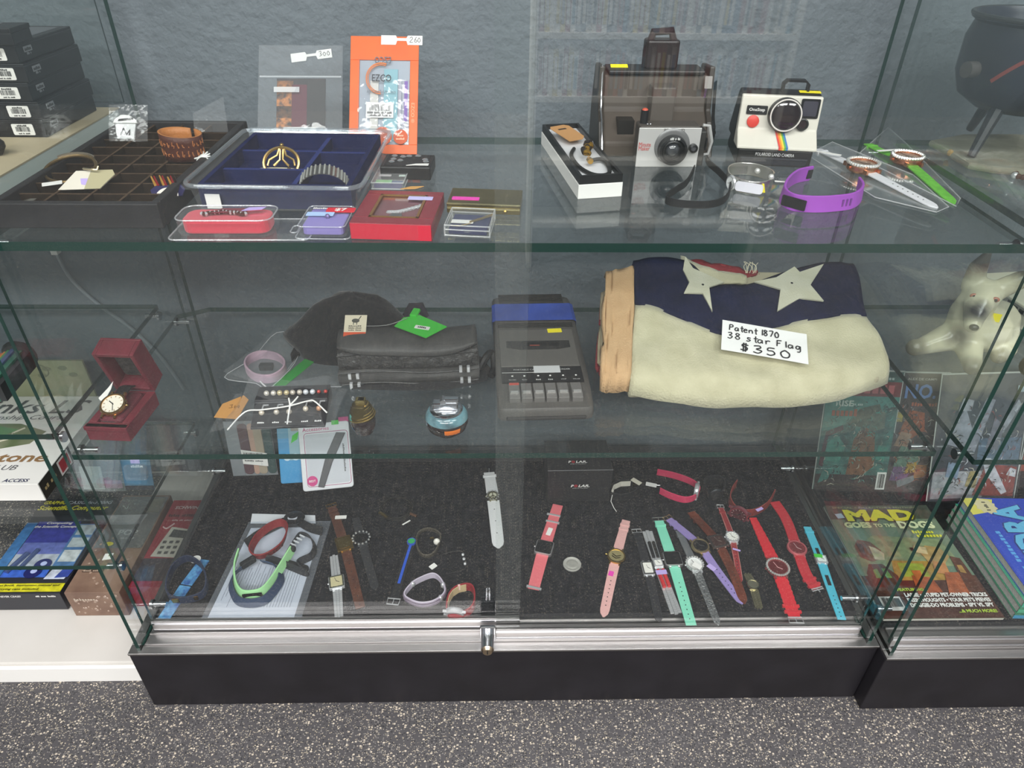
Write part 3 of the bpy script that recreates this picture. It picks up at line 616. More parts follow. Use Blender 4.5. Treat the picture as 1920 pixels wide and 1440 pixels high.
# ---- bands on the instruction sheet
Q = [G(x, y, ZM) for x, y in ((375, 1166), (467, 980), (621, 978), (564, 1165))]; c = sum(Q, Vector())/4; o = Vector((c.x, c.y, ZM))
t = thing('instruction_packet', 'clear sleeve with a printed white instruction sheet, under the fitness bands', 'packet', o)
L2 = [(p.x-o.x, p.y-o.y) for p in Q]
obj('sheet', B().prism([(x*.86-.002, y*.90-.004) for x, y in L2], .0004, .0012), mat('#c9ccd4', .7), t)
tabq = [G(x, y, ZM) for x, y in ((470, 982), (473, 964), (591, 967), (592, 982))]
obj('header_tab', B().prism([(p.x-o.x, p.y-o.y) for p in tabq], .0005, .0014), mat('#d9dbe0', .5), t)
b = B(); rr = random.Random(3)
a0, a1, a2, a3 = [Vector((x*.86-.002, y*.9-.004, 0)) for x, y in L2]
for i in range(26):
    u = .06+.034*i; s = a0.lerp(a3, u); e = a1.lerp(a2, u); k0 = .1+.3*rr.random()*(i < 8); k1 = .45+.15*rr.random()
    b.ribbon([s.lerp(e, k0)+Vector((0, 0, .00125)), s.lerp(e, k1)+Vector((0, 0, .00125))], (e-s).cross(Vector((0, 0, 1))), .0009, .0002)
obj('printed_lines', b, mat('#7d8088', .8), t)
obj('sleeve', B().prism(L2, 0, .0018), clear((.9, .92, .95), 1.4, .15, .16, hazecol='#c9d0dc', key='sleeve'), t)
zs = ZM+.002
NAVY = rubber('#2b3b56')
w_, P, o = band('fitness_band', 'slate blue fitness band lying under the mint green one', 'fitness band', [(470, 1056), (452, 1066), (437, 1080), (432, 1097), (441, 1121), (456, 1130), (482, 1130), (504, 1119), (527, 1085), (517, 1061), (491, 1053)], .017, NAVY, z=zs, lean=.5)
obj('clasp', B().box(-.014, .014, -.006, .006, .008, .02), BLKSTR, w_, bevel=.003, M=T(G(466, 1057, zs+.01).x-o.x, G(466, 1057, zs+.01).y-o.y, 0) @ Rz(.8))
w_, P, o = band('fitness_band', 'mint green fitness band with a small black screen, open ended', 'fitness band', [(447, 1034), (439, 1062), (441, 1094), (452, 1112), (471, 1115), (494, 1108), (516, 1082), (548, 1030)], .0185, rubber('#a6dfa0'), z=zs+.006, th=.003, lean=.25)
obj('screen', B().prism(rrect(.033, .012, .002), 0, .0018), BLKG, w_, M=facing(P, o, 473, 1115, .0185, zs+.006) @ T(0, 0, -.0002) @ Rx(.25))
obj('tip_stud', B().sph((0, 0, 0), .006, 10, sc=(.8, .8, 1.2)), BLKSTR, w_, M=T(G(551, 1032, zs+.014).x-o.x, G(551, 1032, zs+.014).y-o.y, .012))
w_, P, o = band('fitness_band', 'black fitness tracker with an oval pod at the top of the sheet', 'fitness band', [(461, 1020), (482, 1004), (508, 990), (532, 979), (553, 974), (572, 985), (588, 992), (604, 996)], .017, BLKSTR, z=zs, lean=.6)
obj('tracker_pod', B().lathe([(.014, 0), (.016, .004), (.014, .010), (.006, .0125)], 20, sx=1.3), mat('#191a1e', .3, 0, .5), w_, smooth=True, M=T(G(552, 975, zs+.01).x-o.x, G(552, 975, zs+.01).y-o.y, .010) @ Rz(.3))
obj('pod_screen', B().prism(rrect(.018, .012, .004), 0, .001), mat('#b9bcc4', .3), w_, M=T(G(549, 971, zs+.02).x-o.x, G(549, 971, zs+.02).y-o.y, .021))
w_, P, o = band('fitness_band', 'dark grey fitness band forming an open loop at the right of the sheet', 'fitness band', [(498, 1046), (520, 1052), (548, 1064), (576, 1074), (560, 1056), (584, 1042), (590, 1024), (580, 1006), (562, 1002), (548, 1020), (536, 1040)], .015, rubber('#2c2d31'), z=zs, lean=.3)
q = G(556, 1066, zs); obj('clasp_end', B().prism(rrect(.05, .014, .006), .002, .010), BLKSTR, w_, bevel=.002, M=T(q.x-o.x, q.y-o.y, 0) @ Rz(-.35))
b = B()
for k in range(4): b.box(-.006, .006, -.001+k*.008, .0015+k*.008, .0, .0022)
q = G(550, 1022, zs+.014); obj('slots', b, mat('#c9ccd0', .6), w_, M=T(q.x-o.x, q.y-o.y, .0135) @ Rz(-.5))
w_, P, o = band('fitness_band', 'maroon rubber wristband lying in a closed oval on the sheet', 'fitness band', [(471, 1030), (483, 1007), (505, 988), (528, 980), (538, 992), (528, 1020), (501, 1040), (479, 1043)], .0165, rubber('#7c2326'), True, z=zs+.006, th=.003, lean=.3)
b = B()
for k in range(4):
    q_, t_ = P.at(P.L*(.66+.03*k)); b.add(B().box(-.0012, .0012, -.0022, .0022, .004, .012).xf(T(q_.x-o.x, q_.y-o.y, 0) @ Rz(math.atan2(t_.y, t_.x))).v, B().box(0, 1, 0, 1, 0, 1).f)
obj('slots', b, mat('#4d1416', .7), w_)
# navy magnetic band and camo strap
P = Path([(384, 1051), (306, 1164)], ZM); c = P.at(P.L/2)[0]; o = Vector((c.x, c.y, ZM+.0002)); t = thing('camo_strap', 'pale and dark blue camouflage watch strap lying under the navy band', 'watch strap', o)
CAMO = mat('#5ea3cf', .6, noise=(95, '#1d4f94', 1.0), bump=(300, .5))
strap(t, P, o, P.L*.45, 0, .021, .019, CAMO, .004, .0015, tip=False); strap(t, P, o, P.L*.47, P.L, .021, .021, CAMO, .004, .0015, tip=False)
obj('strap_lug', B().tube([(-.012, 0, .002), (.012, 0, .002)], .0018, 8), SLV, t, smooth=True, M=T(P.at(P.L)[0].x-o.x, P.at(P.L)[0].y-o.y, 0) @ Rz(-.2))
q = G(367, 1049, ZM+.005); obj('round_tag', B().prism(circ(.009, 20), 0, .0006), WHT, t, M=T(q.x-o.x, q.y-o.y, .005))
w_, P, o = band('magnetic_bracelet', 'navy rubber bracelet with a gold bar clasp, at the left of the mat', 'bracelet', [(313, 1100), (325, 1064), (351, 1047), (377, 1060), (388, 1090), (380, 1114), (347, 1125), (320, 1120)], .0165, rubber('#232c44'), True, z=ZM+.0055, th=.0028)
M_ = facing(P, o, 347, 1125, .0165, ZM+.0055)
obj('gold_bar', B().prism(rrect(.042, .0095, .002), -.001, .0022), mat('#c9964e', .25, 1), w_, M=M_, bevel=.0006)
# ================================================================ things on the upper shelf
def foot(a, b, z, swap=False):
    """frame standing at pixel a on plane z with x axis toward pixel b; returns matrix and width"""
    p = G(*a, z); q = G(*b, z); d = q-p; return T(p.x, p.y, z) @ Rz(math.atan2(d.y, d.x)), d.length
def depth_to(M, px, py, h):
    """local y where the sight line meets the height h above the frame"""
    p = M.inverted() @ G(px, py, M.translation.z+h); return p.y
def height_at(M, px, py, y=0):
    """local z where the sight line meets the local plane y"""
    I = M.inverted(); o = I @ CAM; d = I.to_3x3() @ ray(px, py); return (o+d*((y-o.y)/d.y)).z
def front(x, z, y=0, tilt=0): return T(x, y-.0006, z) @ Rx(PI/2-tilt)       # lettering on a face looking at local -y
def top(x, y, z): return T(x, y, z+.0003)
def polyrel(pxs, z, o): return [((g := G(x, y, z)).x-o.x, g.y-o.y) for x, y in pxs]
def mground(px, py, z, rz=0): p = G(px, py, z); return T(p.x, p.y, z) @ Rz(rz)
def standing(bl, br, z, tl, ytop):
    """frame in the plane of a leaning sheet: x along its bottom, y up it, z toward the viewer"""
    p = G(*bl, z); q = G(*br, z); x = (q-p); w = x.length; x.normalize(); u = VY(*tl, ytop)-p; u = u-x*u.dot(x); h = u.length; u.normalize(); n = x.cross(u)
    return Matrix(((x.x, u.x, n.x, p.x), (x.y, u.y, n.y, p.y), (x.z, u.z, n.z, p.z), (0, 0, 0, 1))), w, h
def pouchmesh(w, h, bulge, zb=0, nx=10, ny=14, crumple=.0008, seed=1, x0=0, y0=0):
    rr = random.Random(seed); off = [[rr.uniform(-1, 1)*crumple for _ in range(nx+1)] for _ in range(ny+1)]
    def f(sg):
        def g(u, v):
            e = (min(1, 6*u*(1))*min(1, 6*(1-u)))*min(1, 6*v)*min(1, 6*(1-v))
            return (x0+u*w, y0+v*h, zb+sg*(.0004+bulge*e*(.6+.4*math.sin(PI*u)))+off[round(v*ny)][round(u*nx)]*e)
        return g
    return B().grid(f(1), nx, ny), f
# ---- jewellery tray
TX0, TX1, TY0, TY1, TH = -.597, -.405, .083, .437, .03
VELV = mat('#1d160f', .95, 0, .05, noise=(40, '#2e2319', .8)); VELT = mat('#4a3b2e', .95, 0, .05)
t = thing('jewellery_tray', 'long black jewellery tray divided into brown velvet compartments', 'tray', (TX0, TY0, Z2))
TW, TD = TX1-TX0, TY1-TY0; e = .010
b = B(); b.box(0, TW, 0, e, 0, TH); b.box(0, TW, TD-e, TD, 0, TH); b.box(0, e, e, TD-e, 0, TH); b.box(TW-e, TW, e, TD-e, 0, TH)
obj('rim', b, mat('#17171a', .6, noise=(50, '#222226', .7)), t, bevel=.0015)
obj('lining', B().box(e, TW-e, e, TD-e, .001, .006), VELV, t)
for k in range(1, 4): x = e+(TW-2*e)*k/4; obj('divider', B().box(x-.0014, x+.0014, e, TD-e, .006, TH-.005, 0).box(x-.0014, x+.0014, e, TD-e, TH-.005, TH-.0045, 1), [VELV, VELT], t)
for k in range(1, 9): y = e+(TD-2*e)*k/9; obj('divider', B().box(e, TW-e, y-.0014, y+.0014, .006, TH-.006, 0).box(e, TW-e, y-.0014, y+.0014, TH-.006, TH-.0055, 1), [VELV, VELT], t)
ZT = Z2+TH-.005
q = G(128, 322, ZT)+Vector((.004, 0, 0)); t = thing('bangle', 'gold and black hinged bangle with a white tag, on the compartment tray', 'bangle', q)
obj('ring', B().tube([(.031*math.cos(a*PI/16), .027*math.sin(a*PI/16), .004+.008*math.sin(a*PI/16)) for a in range(32)], .0021, 8, True), mat('#8a7450', .35, .9), t, smooth=True)
obj('plate', B().ribbon([(.033*math.cos(a*PI/16), .029*math.sin(a*PI/16), .005+.009*math.sin(a*PI/16)) for a in range(4, 13)], Vector((0, 0, 1)), .005, .0012), mat('#c9c2b4', .3, .9), t)
p = G(98, 345, ZT); obj('price_tag', B().prism(rrect(.022, .013, .001), 0, .0005), WHT, t, M=T(p.x-q.x, p.y-q.y, .0005) @ Rz(.5))
q = G(163, 352, ZT); t = thing('earring_card', 'cream card tag with a lavender sticker and small clasp, on the compartment tray', 'jewellery card', M=T(q.x, q.y-.006, q.z) @ Rz(.1) @ Rx(.42) @ T(0, .014, 0))
obj('card', B().prism([(-.030, -.014), (.018, -.014), (.031, .010), (.027, .018), (-.016, .018)], 0, .0006), mat('#d9d2c4', .7), t)
obj('bag_half', B().prism([(0, -.0142), (.018, -.0142), (.031, .010), (.027, .018), (.002, .018)], .0006, .0012), mat('#b0a886', .5), t)
obj('price_sticker', B().prism([(-.005, -.006), (.002, -.008), (.001, .004), (-.008, .004)], .0007, .001), STICK['lav'], t)
obj('clasp', B().tube([(-.006, .018, .004), (.004, .014, .006), (.012, .013, .006), (.013, .017, .008)], .0014, 6), mat('#b9ad90', .3, 1), t, smooth=True)
q = G(117, 386, Z2+.008); t = thing('gold_ring', 'thin gold hoop lying in a front cell of the tray', 'ring', q)
obj('hoop', B().tube([(.013*math.cos(a*PI/10), .008*math.sin(a*PI/10), .002) for a in range(20)], .001, 6, True), mat('#b9a878', .3, 1), t, smooth=True)
obj('setting', B().sph((.011, .004, .004), .0025, 8), mat('#c9bfa0', .3, .8), t, smooth=True)
q = G(27, 387, Z2+.009); t = thing('small_bag', 'crumpled clear bag end in the front left cell of the tray', 'bag', q)
obj('film', B().grid(lambda u, v: (-.03+.06*u, -.008+.016*v, .001+.008*u+.002*math.sin(9*u)), 8, 3), clear((.7, .72, .72), 1.4, .2, .25, hazecol='#b9b9b0'), t)
obj('fold', B().tube([(-.03, .008, .001), (.03, .008, .012)], .0006, 5), clear((.7, .72, .72), 1.4, .2, .25, hazecol='#b9b9b0'), t)
# enamel pin
M, w_ = mground(316, 352, ZT), 0; t = thing('enamel_pin', 'enamel club pin in red, navy and gold, propped at the tray edge', 'pin', M=M @ Rz(.15) @ Rx(.55))
obj('badge', B().prism([(-.017, -.014), (.017, -.014), (.020, -.004), (.014, .003), (-.014, .003), (-.020, -.004)], 0, .002), mat('#26244f', .3, 0, .5, coat=.5), t)
obj('disc', B().prism([(.013*math.cos(PI*k/12), -.015+.013*math.sin(PI*k/12)) for k in range(13)], .002, .003), mat('#ded8cf', .3), t)
obj('disc_centre', B().prism([(.006*math.cos(PI*k/8), -.015+.006*math.sin(PI*k/8)) for k in range(9)], .003, .0036), mat('#a8323a', .3), t)
rr = random.Random(5)
for k in range(9): obj('flame', B().tube([(-.014+.003*k, .002, .001), (-.02+.0032*k, .014+.003*rr.random(), .003)], [.0018, .0009], 6), mat(('#d9a24a', '#a3242a', '#2b1c16')[k % 3], .3, .6), t, smooth=True)
# leather cuff
q = G(349, 296, ZT); t = thing('leather_cuff', 'brown leather cuff bracelet with cut-out pattern standing on the tray', 'bracelet', q)
pts = [(.027*math.cos(a), .021*math.sin(a), 0) for a in [PI*.42+2*PI*.96*k/30 for k in range(31)]]
b = B(); b.grid(lambda u, v: (pts[round(u*30)][0]*(.98+.05*v), pts[round(u*30)][1]*(.98+.05*v), v*.034+.003*math.sin(2*PI*u)*v), 30, 4)
o_ = obj('cuff', b, leather('#4a2115'), t, smooth=True); mo = o_.modifiers.new('solid', 'SOLIDIFY'); mo.thickness = .0025; mo.offset = -1
o_.data.materials.append(leather('#b0713a')); mo.material_offset = 1; mo.material_offset_rim = 1
b = B()
for k in range(26):
    a = -PI*.97+PI*.94*(k % 13)/12+(k//13)*.1; zz = .011+.012*(k//13); r0 = 1.012
    s = [(.0272*r0*math.cos(a+.055*math.cos(c)), .0212*r0*math.sin(a+.055*math.cos(c)), zz+.004*math.sin(c)) for c in [1+rr.random()*3+j*.6 for j in range(6)]]
    b.tube(s, .0007, 5)
obj('cutwork', b, leather('#a8683a'), t)
q = G(393, 250, ZT); t = thing('bagged_trinket', 'clear zip bag corner with a white flower trinket, behind the leather cuff', 'bag', q)
obj('bag', B().grid(lambda u, v: (-.022+.05*u, .01*v, .002+.048*v*(.5+.5*u)), 6, 6), BAGP, t)
p = G(381, 301, ZT); b = B()
for k in range(12): b.tube([(0, 0, .004), (.011*math.cos(k*PI/6), .009*math.sin(k*PI/6), .006+.004*math.sin(k*PI/6))], [.0018, .0009], 5)
obj('flower', b, mat('#dfe0dc', .4), t, M=T(p.x-q.x, p.y-q.y, 0))
# silver charm in a bag
M = mground(238, 262, ZT); t = thing('charm_packet', 'silver lidded pot charm in a small clear bag at the tray back', 'charm', M=M @ Rx(1.0))
obj('pot', B().prism([(-.012, 0), (.012, 0), (.015, .022), (-.015, .022)], 0, .004), mat('#c9cac8', .45, .3), t, bevel=.001)
obj('lid', B().prism([(-.018, .022), (.018, .022), (.015, .028), (.006, .034), (-.006, .034), (-.015, .028)], 0, .005), mat('#d6d6d2', .45, .3), t, bevel=.001)
obj('slot', B().prism([(-.010, .0245), (.012, .027), (.012, .030), (-.008, .028)], .005, .0055), mat('#3a3a3a', .6), t)
obj('engraving', B().tube([(-.007, .006, .0044), (-.002, .015, .0044), (.002, .006, .0044), (.007, .013, .0044), (.006, .005, .0044)], .0011, 5), mat('#333', .5), t)
obj('bag', B().grid(lambda u, v: (-.022+.055*u, -.004+.052*v, .006+.001*math.sin(7*u+5*v)), 6, 6), BAGP, t)
# ---- clear box with navy insert
M, W = foot((376, 393), (667, 397), Z2); HB = height_at(M, 515, 345); D = depth_to(M, 585, 247, HB)
t = thing('clear_box', 'open clear plastic box lined with a navy velvet four-part insert', 'box', M=M)
b = B(); k = .012
rings = [[(x*sc+(1-sc)*W/2+0, y, z) for x, y in [(0-kk, 0-kk), (W+kk, 0-kk), (W+kk, D+kk), (0-kk, D+kk)]] for sc, kk, z in ((1, 0, .001), (1, .004, HB*.8), (1, .010, HB*.86), (1, .012, HB))]
obj('shell', B().loft(rings, cap=False), CLEARP, t); obj('shell_floor', B().box(0, W, 0, D, 0, .0015), CLEARP, t)
b = B(); rim = rrect(W+.024, D+.024, .02, 6, W/2, D/2); b.tube([(x, y, HB) for x, y in rim], .0028, 8, True)
obj('rim', b, clear((.8, .83, .86), 1.5, .08, .12, hazecol='#dfe6ea'), t, smooth=True)
NV = mat('#121a42', .95, 0, .05, noise=(30, '#1a2450', .8)); NVT = mat('#28346a', .95, 0, .05)
ins = obj('insert_floor', B().box(.006, W-.006, .004, D-.004, .002, HB*.35), NV, t)
for a, c, d_, e_ in ((.003, W-.003, .001, .007), (.003, W-.003, D-.007, D-.001), (.003, .009, .007, D-.007), (W-.009, W-.003, .007, D-.007)): obj('insert_wall', B().box(a, c, d_, e_, .002, HB*.94), NV, t)
xm = W*.60
obj('insert_divider', B().box(xm-.003, xm+.003, .007, D-.007, HB*.3, HB*.8, 0).box(xm-.003, xm+.003, .007, D-.007, HB*.8, HB*.81, 1), [NV, NVT], t)
for x0, x1, yy in ((.009, xm-.003, D*.33), (.009, xm-.003, D*.68), (xm+.003, W-.009, D*.66)): obj('insert_divider', B().box(x0, x1, yy-.003, yy+.003, HB*.3, HB*.8, 0).box(x0, x1, yy-.003, yy+.003, HB*.8, HB*.81, 1), [NV, NVT], t)
obj('label_slip', B().box(.012, .030, -.006, -.0052, .004, .022), WHT, t)
p = M @ Vector((W*.40, D*.45, HB*.8)); t2 = thing('gold_bracelet', 'gold openwork scroll cuff propped in the navy-lined box', 'bracelet', M=T(*p) @ Rx(.9))
b = B(); R_ = .023
b.tube([(R_*math.cos(a), R_*.9*math.sin(a), 0) for a in [PI*k/14 for k in range(-2, 17)]], .0022, 6)
for sx in (-1, 1):
    b.tube([(sx*.003, .020, 0), (sx*.006, .010, 0), (sx*.016, .004, 0), (sx*.018, -.004, 0)], .0016, 6); b.tube([(sx*.002, .018, 0), (sx*.002, .004, 0), (sx*.010, -.004, 0)], .0016, 6)
obj('scrollwork', b, mat('#c2a468', .3, 1), t2, smooth=True); obj('finial', B().sph((0, .024, 0), .003, 8), mat('#c2a468', .3, 1), t2, smooth=True)
p = M @ Vector((W*.36, D*.40, HB*.55)); t2 = thing('pearl_tag', 'cream oval tag lying under the gold scroll cuff', 'tag', p)
obj('oval', B().prism(circ(.034, 24, sy=.42), 0, .0012), mat('#e6dcb8', .5), t2); obj('bead', B().sph((.02, 0, .003), .003, 8), GOLD, t2, smooth=True)
p = M @ Vector((W*.79, D*.16, HB*.5)); t2 = thing('rhinestone_cuff', 'silver rhinestone stretch cuff with spring edge in the navy-lined box', 'bracelet', p)
pts = [(.027*math.cos(a), .017*math.sin(a), 0) for a in [PI*(.02+.96*k/18) for k in range(19)]]
b = B(); b.grid(lambda u, v: (.030*math.cos(PI*u)-.006*v, -.020+.036*v, .004+.020*math.sin(PI*u)), 20, 8); obj('cuff', b, mat('#5a5a58', .35, .8), t2, smooth=True)
b = B()
for i in range(16):
    for j in range(8):
        u = (i+.5)/16; v = (j+.5)/8; b.sph((.030*math.cos(PI*u)-.006*v, -.020+.036*v, .0045+.0205*math.sin(PI*u)), .0014, 5)
obj('rhinestones', b, mat('#c9cac4', .2, .7), t2, kind='stuff')
# ---- clamshell packs and small boxes in the front row
M, W = foot((331, 447), (512, 447), Z2); t = thing('clamshell_pack', 'clear clamshell with a bright red insert and beaded bracelet', 'clamshell', M=M); D = depth_to(M, 430, 390, .018)
obj('insert', B().prism(rrect(W*.90, D*.84, .012, 4, W/2, D*.52), .003, .018), mat('#d3213f', .85, sheen=.3), t, bevel=.002)
obj('shell', B().prism(rrect(W, D, .012, 4, W/2, D/2), .001, .021), CLEARP, t, bevel=.003)
b = B().prism(rrect(W+.05, D+.016, .008, 3, W/2+.017, D/2), 0, .001); obj('flange', b, CLEARP, t)
b = B().tube([(x, y, .0015) for x, y in rrect(W+.05, D+.016, .008, 4, W/2+.017, D/2)], .0009, 6, True); b.tube([(x, y, .021) for x, y in rrect(W, D, .012, 4, W/2, D/2)], .0009, 6, True)
b.tube([(x, y, .0015) for x, y in rrect(.008, D*.45, .0039, 4, W+.02, D*.5)], .0008, 6, True); obj('edge_bead', b, clear((.85, .87, .9), 1.5, .1, .2), t)
rr = random.Random(2); b = B()
for k in range(34):
    u = k/33; b.sph((W*.25+u*W*.45, D*(.40+.14*math.sin(PI*u)+rr.uniform(-.03, .03)), .0215), .0025, 5, 0 if k % 3 else 1)
obj('beads', b, [mat('#5b3a36', .3, .4), SLV], t); obj('film', B().prism([(W*.35, D*.42), (W*.72, D*.5), (W*.66, D*.72), (W*.42, D*.7)], .0225, .023), mat('#7b3a44', .3), t)
obj('price_sticker', B().prism([(0, 0), (.022, .004), (.025, .012), (.006, .010)], .024, .0245), STICK['lav'], t, M=T(W*.66, D*.47, 0))
M, W = foot((560, 447), (649, 448), Z2); t = thing('clamshell_pack', 'small clear clamshell with a lavender card and red dollar-seven sticker', 'clamshell', M=M); D = depth_to(M, 620, 388, .013)
obj('card', B().prism(rrect(W*.86, D*.86, .005, 3, W/2, D*.52), .002, .012), mat('#8b7cc4', .7), t, bevel=.001)
obj('shell', B().prism(rrect(W, D, .006, 4, W/2, D/2), .001, .014), CLEARP, t, bevel=.002)
b = B().tube([(x, y, .014) for x, y in rrect(W, D, .006, 4, W/2, D/2)], .0007, 6, True); b.tube([(x, y, .001) for x, y in rrect(W+.008, D+.006, .006, 4, W/2, D/2)], .0008, 6, True); obj('edge_bead', b, clear((.85, .87, .9), 1.5, .1, .2), t)
s_ = obj('price_sticker', B().prism(rrect(.034, .014, .002, 3, W*.74, D*.78), .0145, .015), mat('#d42032', .5), t); txt(s_, '$7', WHT, .014, .010, top(W*.74, D*.78, .015), bold=.03)
obj('label', B().prism(rrect(.032, .011, .001, 2, W*.34, D*.58), .0145, .015), mat('#a9c4ea', .6), t)
txt(t, '~sterling', WHT, .018, .004, top(W*.28, D*.87, .0142)); obj('stud', B().sph((W*.52, D*.48, .0145), .003, 8), mat('#7a6f9c', .3, .5), t)
M, W = foot((658, 448), (811, 453), Z2); h = .020; t = thing('gift_box', 'glossy red gift box with gold-rimmed window over a silver charm bracelet', 'gift box', M=M); D = depth_to(M, 762, 358, h)
RB = mat('#7c1728', .35, 0, .5, coat=.3); b = B(); f = .018
b.box(0, W, 0, D, 0, h-.006); obj('tray', b, RB, t, bevel=.001)
b = B(); b.box(0, W, 0, f, h-.006, h); b.box(0, W, D-f*.8, D, h-.006, h); b.box(0, f, f, D-f*.8, h-.006, h); b.box(W-f, W, f, D-f*.8, h-.006, h); obj('lid_frame', b, RB, t, bevel=.001)
obj('front_strip', B().box(.001, W-.001, -.0012, 0, .001, h-.001), mat('#c8243c', .35, coat=.3), t)
obj('lining', B().box(f, W-f, f, D-f*.8, h-.006, h-.0045), mat('#7a3a40', .7), t)
b = B(); g = .003
b.box(f, W-f, f, f+g, h-.001, h+.0006); b.box(f, W-f, D-f*.8-g, D-f*.8, h-.001, h+.0006); b.box(f, f+g, f, D-f*.8, h-.001, h+.0006); b.box(W-f-g, W-f, f, D-f*.8, h-.001, h+.0006); obj('gold_rim', b, mat('#a8824a', .35, .8), t)
obj('window', B().box(f, W-f, f, D-f*.8, h-.002, h-.0015), clear((.985, .988, .988), 1.4, .04, .008), t)
ch = [(W*.36, D*.42), (W*.33, D*.58), (W*.40, D*.40), (W*.52, D*.42), (W*.66, D*.52), (W*.82, D*.66)]; b = B()
sp = spline([(x, y, h-.0035) for x, y in ch[2:]], 8)
for k, p in enumerate(sp): b.tube([p+Vector((.0034*math.cos(a*PI/4), .0018*math.sin(a*PI/4), .001*(k % 2))) for a in range(8)], .0009, 5, True)
obj('chain', b, SLV, t); obj('charm', B().prism([(-.008, -.01), (.008, -.01), (.006, .002), (-.006, .002)], 0, .0015), mat('#6f7674', .35, .8), t, M=T(W*.5, D*.34, h-.004))
obj('price_sticker', B().prism(rrect(.03, .011, .001, 2, W*.73, D*.76), h+.0004, h+.0008), mat('#c3bdec', .6), t)
M, W = foot((838, 399), (975, 404), Z2); h = .013; t = thing('card_case', 'flat gold-coloured metal case with a pink price sticker', 'case', M=M); D = depth_to(M, 915, 354, h)
GM = mat('#8b7c48', .28, .9, noise=(40, '#6e6238', .6)); obj('base', B().box(0, W, 0, D, 0, h*.5), GM, t, bevel=.001); obj('lid', B().box(0, W, 0, D, h*.56, h), GM, t, bevel=.0012)
obj('seam', B().box(.0005, W-.0005, -.0006, D-.001, h*.5, h*.56), mat('#efe3b0', .25, .8), t)
obj('bright_edge', B().box(0, W, -.0008, .0006, h-.0016, h), mat('#f0e2a8', .25, .9), t); obj('clasp_stud', B().sph((W*.8, -.001, h*.35), .002, 8), GOLD, t)
obj('price_sticker', B().prism(rrect(.034, .010, .001, 2, W*.24, D*.30), h, h+.0005), STICK['pink'], t)
M, W = foot((834, 442), (918, 446), Z2); h = height_at(M, 875, 424); t = thing('clear_trinket_box', 'small hinged clear box with navy pad and gold chain', 'box', M=M); D = depth_to(M, 888, 391, h)
obj('pad', B().box(.004, W-.004, .004, D-.004, .001, h*.5), mat('#1b2452', .9), t); obj('shell', B().box(0, W, 0, D, 0, h), CLEARP, t)
b = B()
for zz in (.0008, h*.6, h): b.tube([(0, 0, zz), (W, 0, zz), (W, D, zz), (0, D, zz)], .0009, 6, True)
for x, y in ((0, 0), (W, 0), (W, D), (0, D)): b.tube([(x, y, 0), (x, y, h)], .0009, 6)
obj('edge_bead', b, clear((.9, .92, .92), 1.5, .1, .25), t)
obj('price_tag', B().prism(rrect(.026, .010, .001, 2, W*.33, D*.45), h*.62, h*.65), WHT, t)
b = B(); b.tube([(W*.5, D*.4, h*.66), (W*.75, D*.6, h*.7), (W*.97, D*.85, h*.7)], .0009, 6); b.tube([(W*.5, D*.44, h*.68), (W*.75, D*.66, h*.72), (W*.96, D*.9, h*.72)], .0009, 6)
b.tube([(W*.1, D*.22, h*.6), (W*.3, D*.2, h*.64), (W*.55, D*.4, h*.6)], .0008, 6); obj('chain', b, mat('#c9ae76', .3, .9), t); obj('clasp', B().box(W*.44, W*.56, -.0022, 0, h*.45, h*.62), CLEARP, t)
M, W = foot((714, 337), (808, 339), Z2); h = height_at(M, 770, 313); t = thing('ring_box', 'black earring box with clear stones and a white tag, in front of the orange packet', 'box', M=M); D = depth_to(M, 768, 289, h)
obj('body', B().box(0, W, 0, D, 0, h), mat('#141416', .45), t, bevel=.002)
obj('liner', B().box(.005, W-.005, .004, D-.004, h, h+.0006), mat('#1c1c1f', .8), t)
for x, y in ((.2, .3), (.21, .5), (.2, .75), (.38, .7), (.36, .4), (.50, .75), (.68, .78), (.85, .5), (.88, .35)): obj('stone', B().lathe([(.0035, 0), (.0045, .0012), (.003, .0025), (.0008, .003)], 10, (W*x, D*y, h+.0004)), mat('#b0b2b4', .15, .7), t, smooth=True)
obj('price_tag', B().prism([(0, .002), (.012, .004), (.03, .004), (.03, .012), (.012, .010), (0, .003)], h+.001, h+.0015), WHT, t, M=T(W*.52, .0, 0))
M, W = foot((697, 355), (757, 356), Z2); h = height_at(M, 728, 343); t = thing('clear_trinket_box', 'small frosted clear box with green label, behind the red gift box', 'box', M=M); D = depth_to(M, 742, 314, h)
obj('pad', B().box(.003, W-.003, .003, D*.25, .001, h*.7), mat('#34296a', .8), t); obj('shell', B().box(0, W, 0, D, 0, h), clear((.93, .95, .95), 1.45, .12, .14), t)
b = B()
for zz in (.0008, h): b.tube([(0, 0, zz), (W, 0, zz), (W, D, zz), (0, D, zz)], .0009, 6, True)
obj('edge_bead', b, clear((.9, .92, .92), 1.5, .1, .3), t); obj('green_label', B().box(W*.1, W*.6, D*.08, D*.26, h-.002, h-.0015), mat('#7fc07a', .7), t)
obj('white_label', B().box(W*.12, W*.5, D*.5, D*.72, h-.002, h-.0015), mat('#d9cfd0', .7), t); obj('white_label', B().box(W*.75, W*.95, D*.5, D*.72, h-.002, h-.0015), mat('#d9e6dc', .7), t)
obj('paper_tag', B().prism([(0, 0), (.02, .002), (.03, .012), (.012, .010)], .001, .0018), mat('#cf9a54', .7), t, M=T(W*.9, -.001, 0))
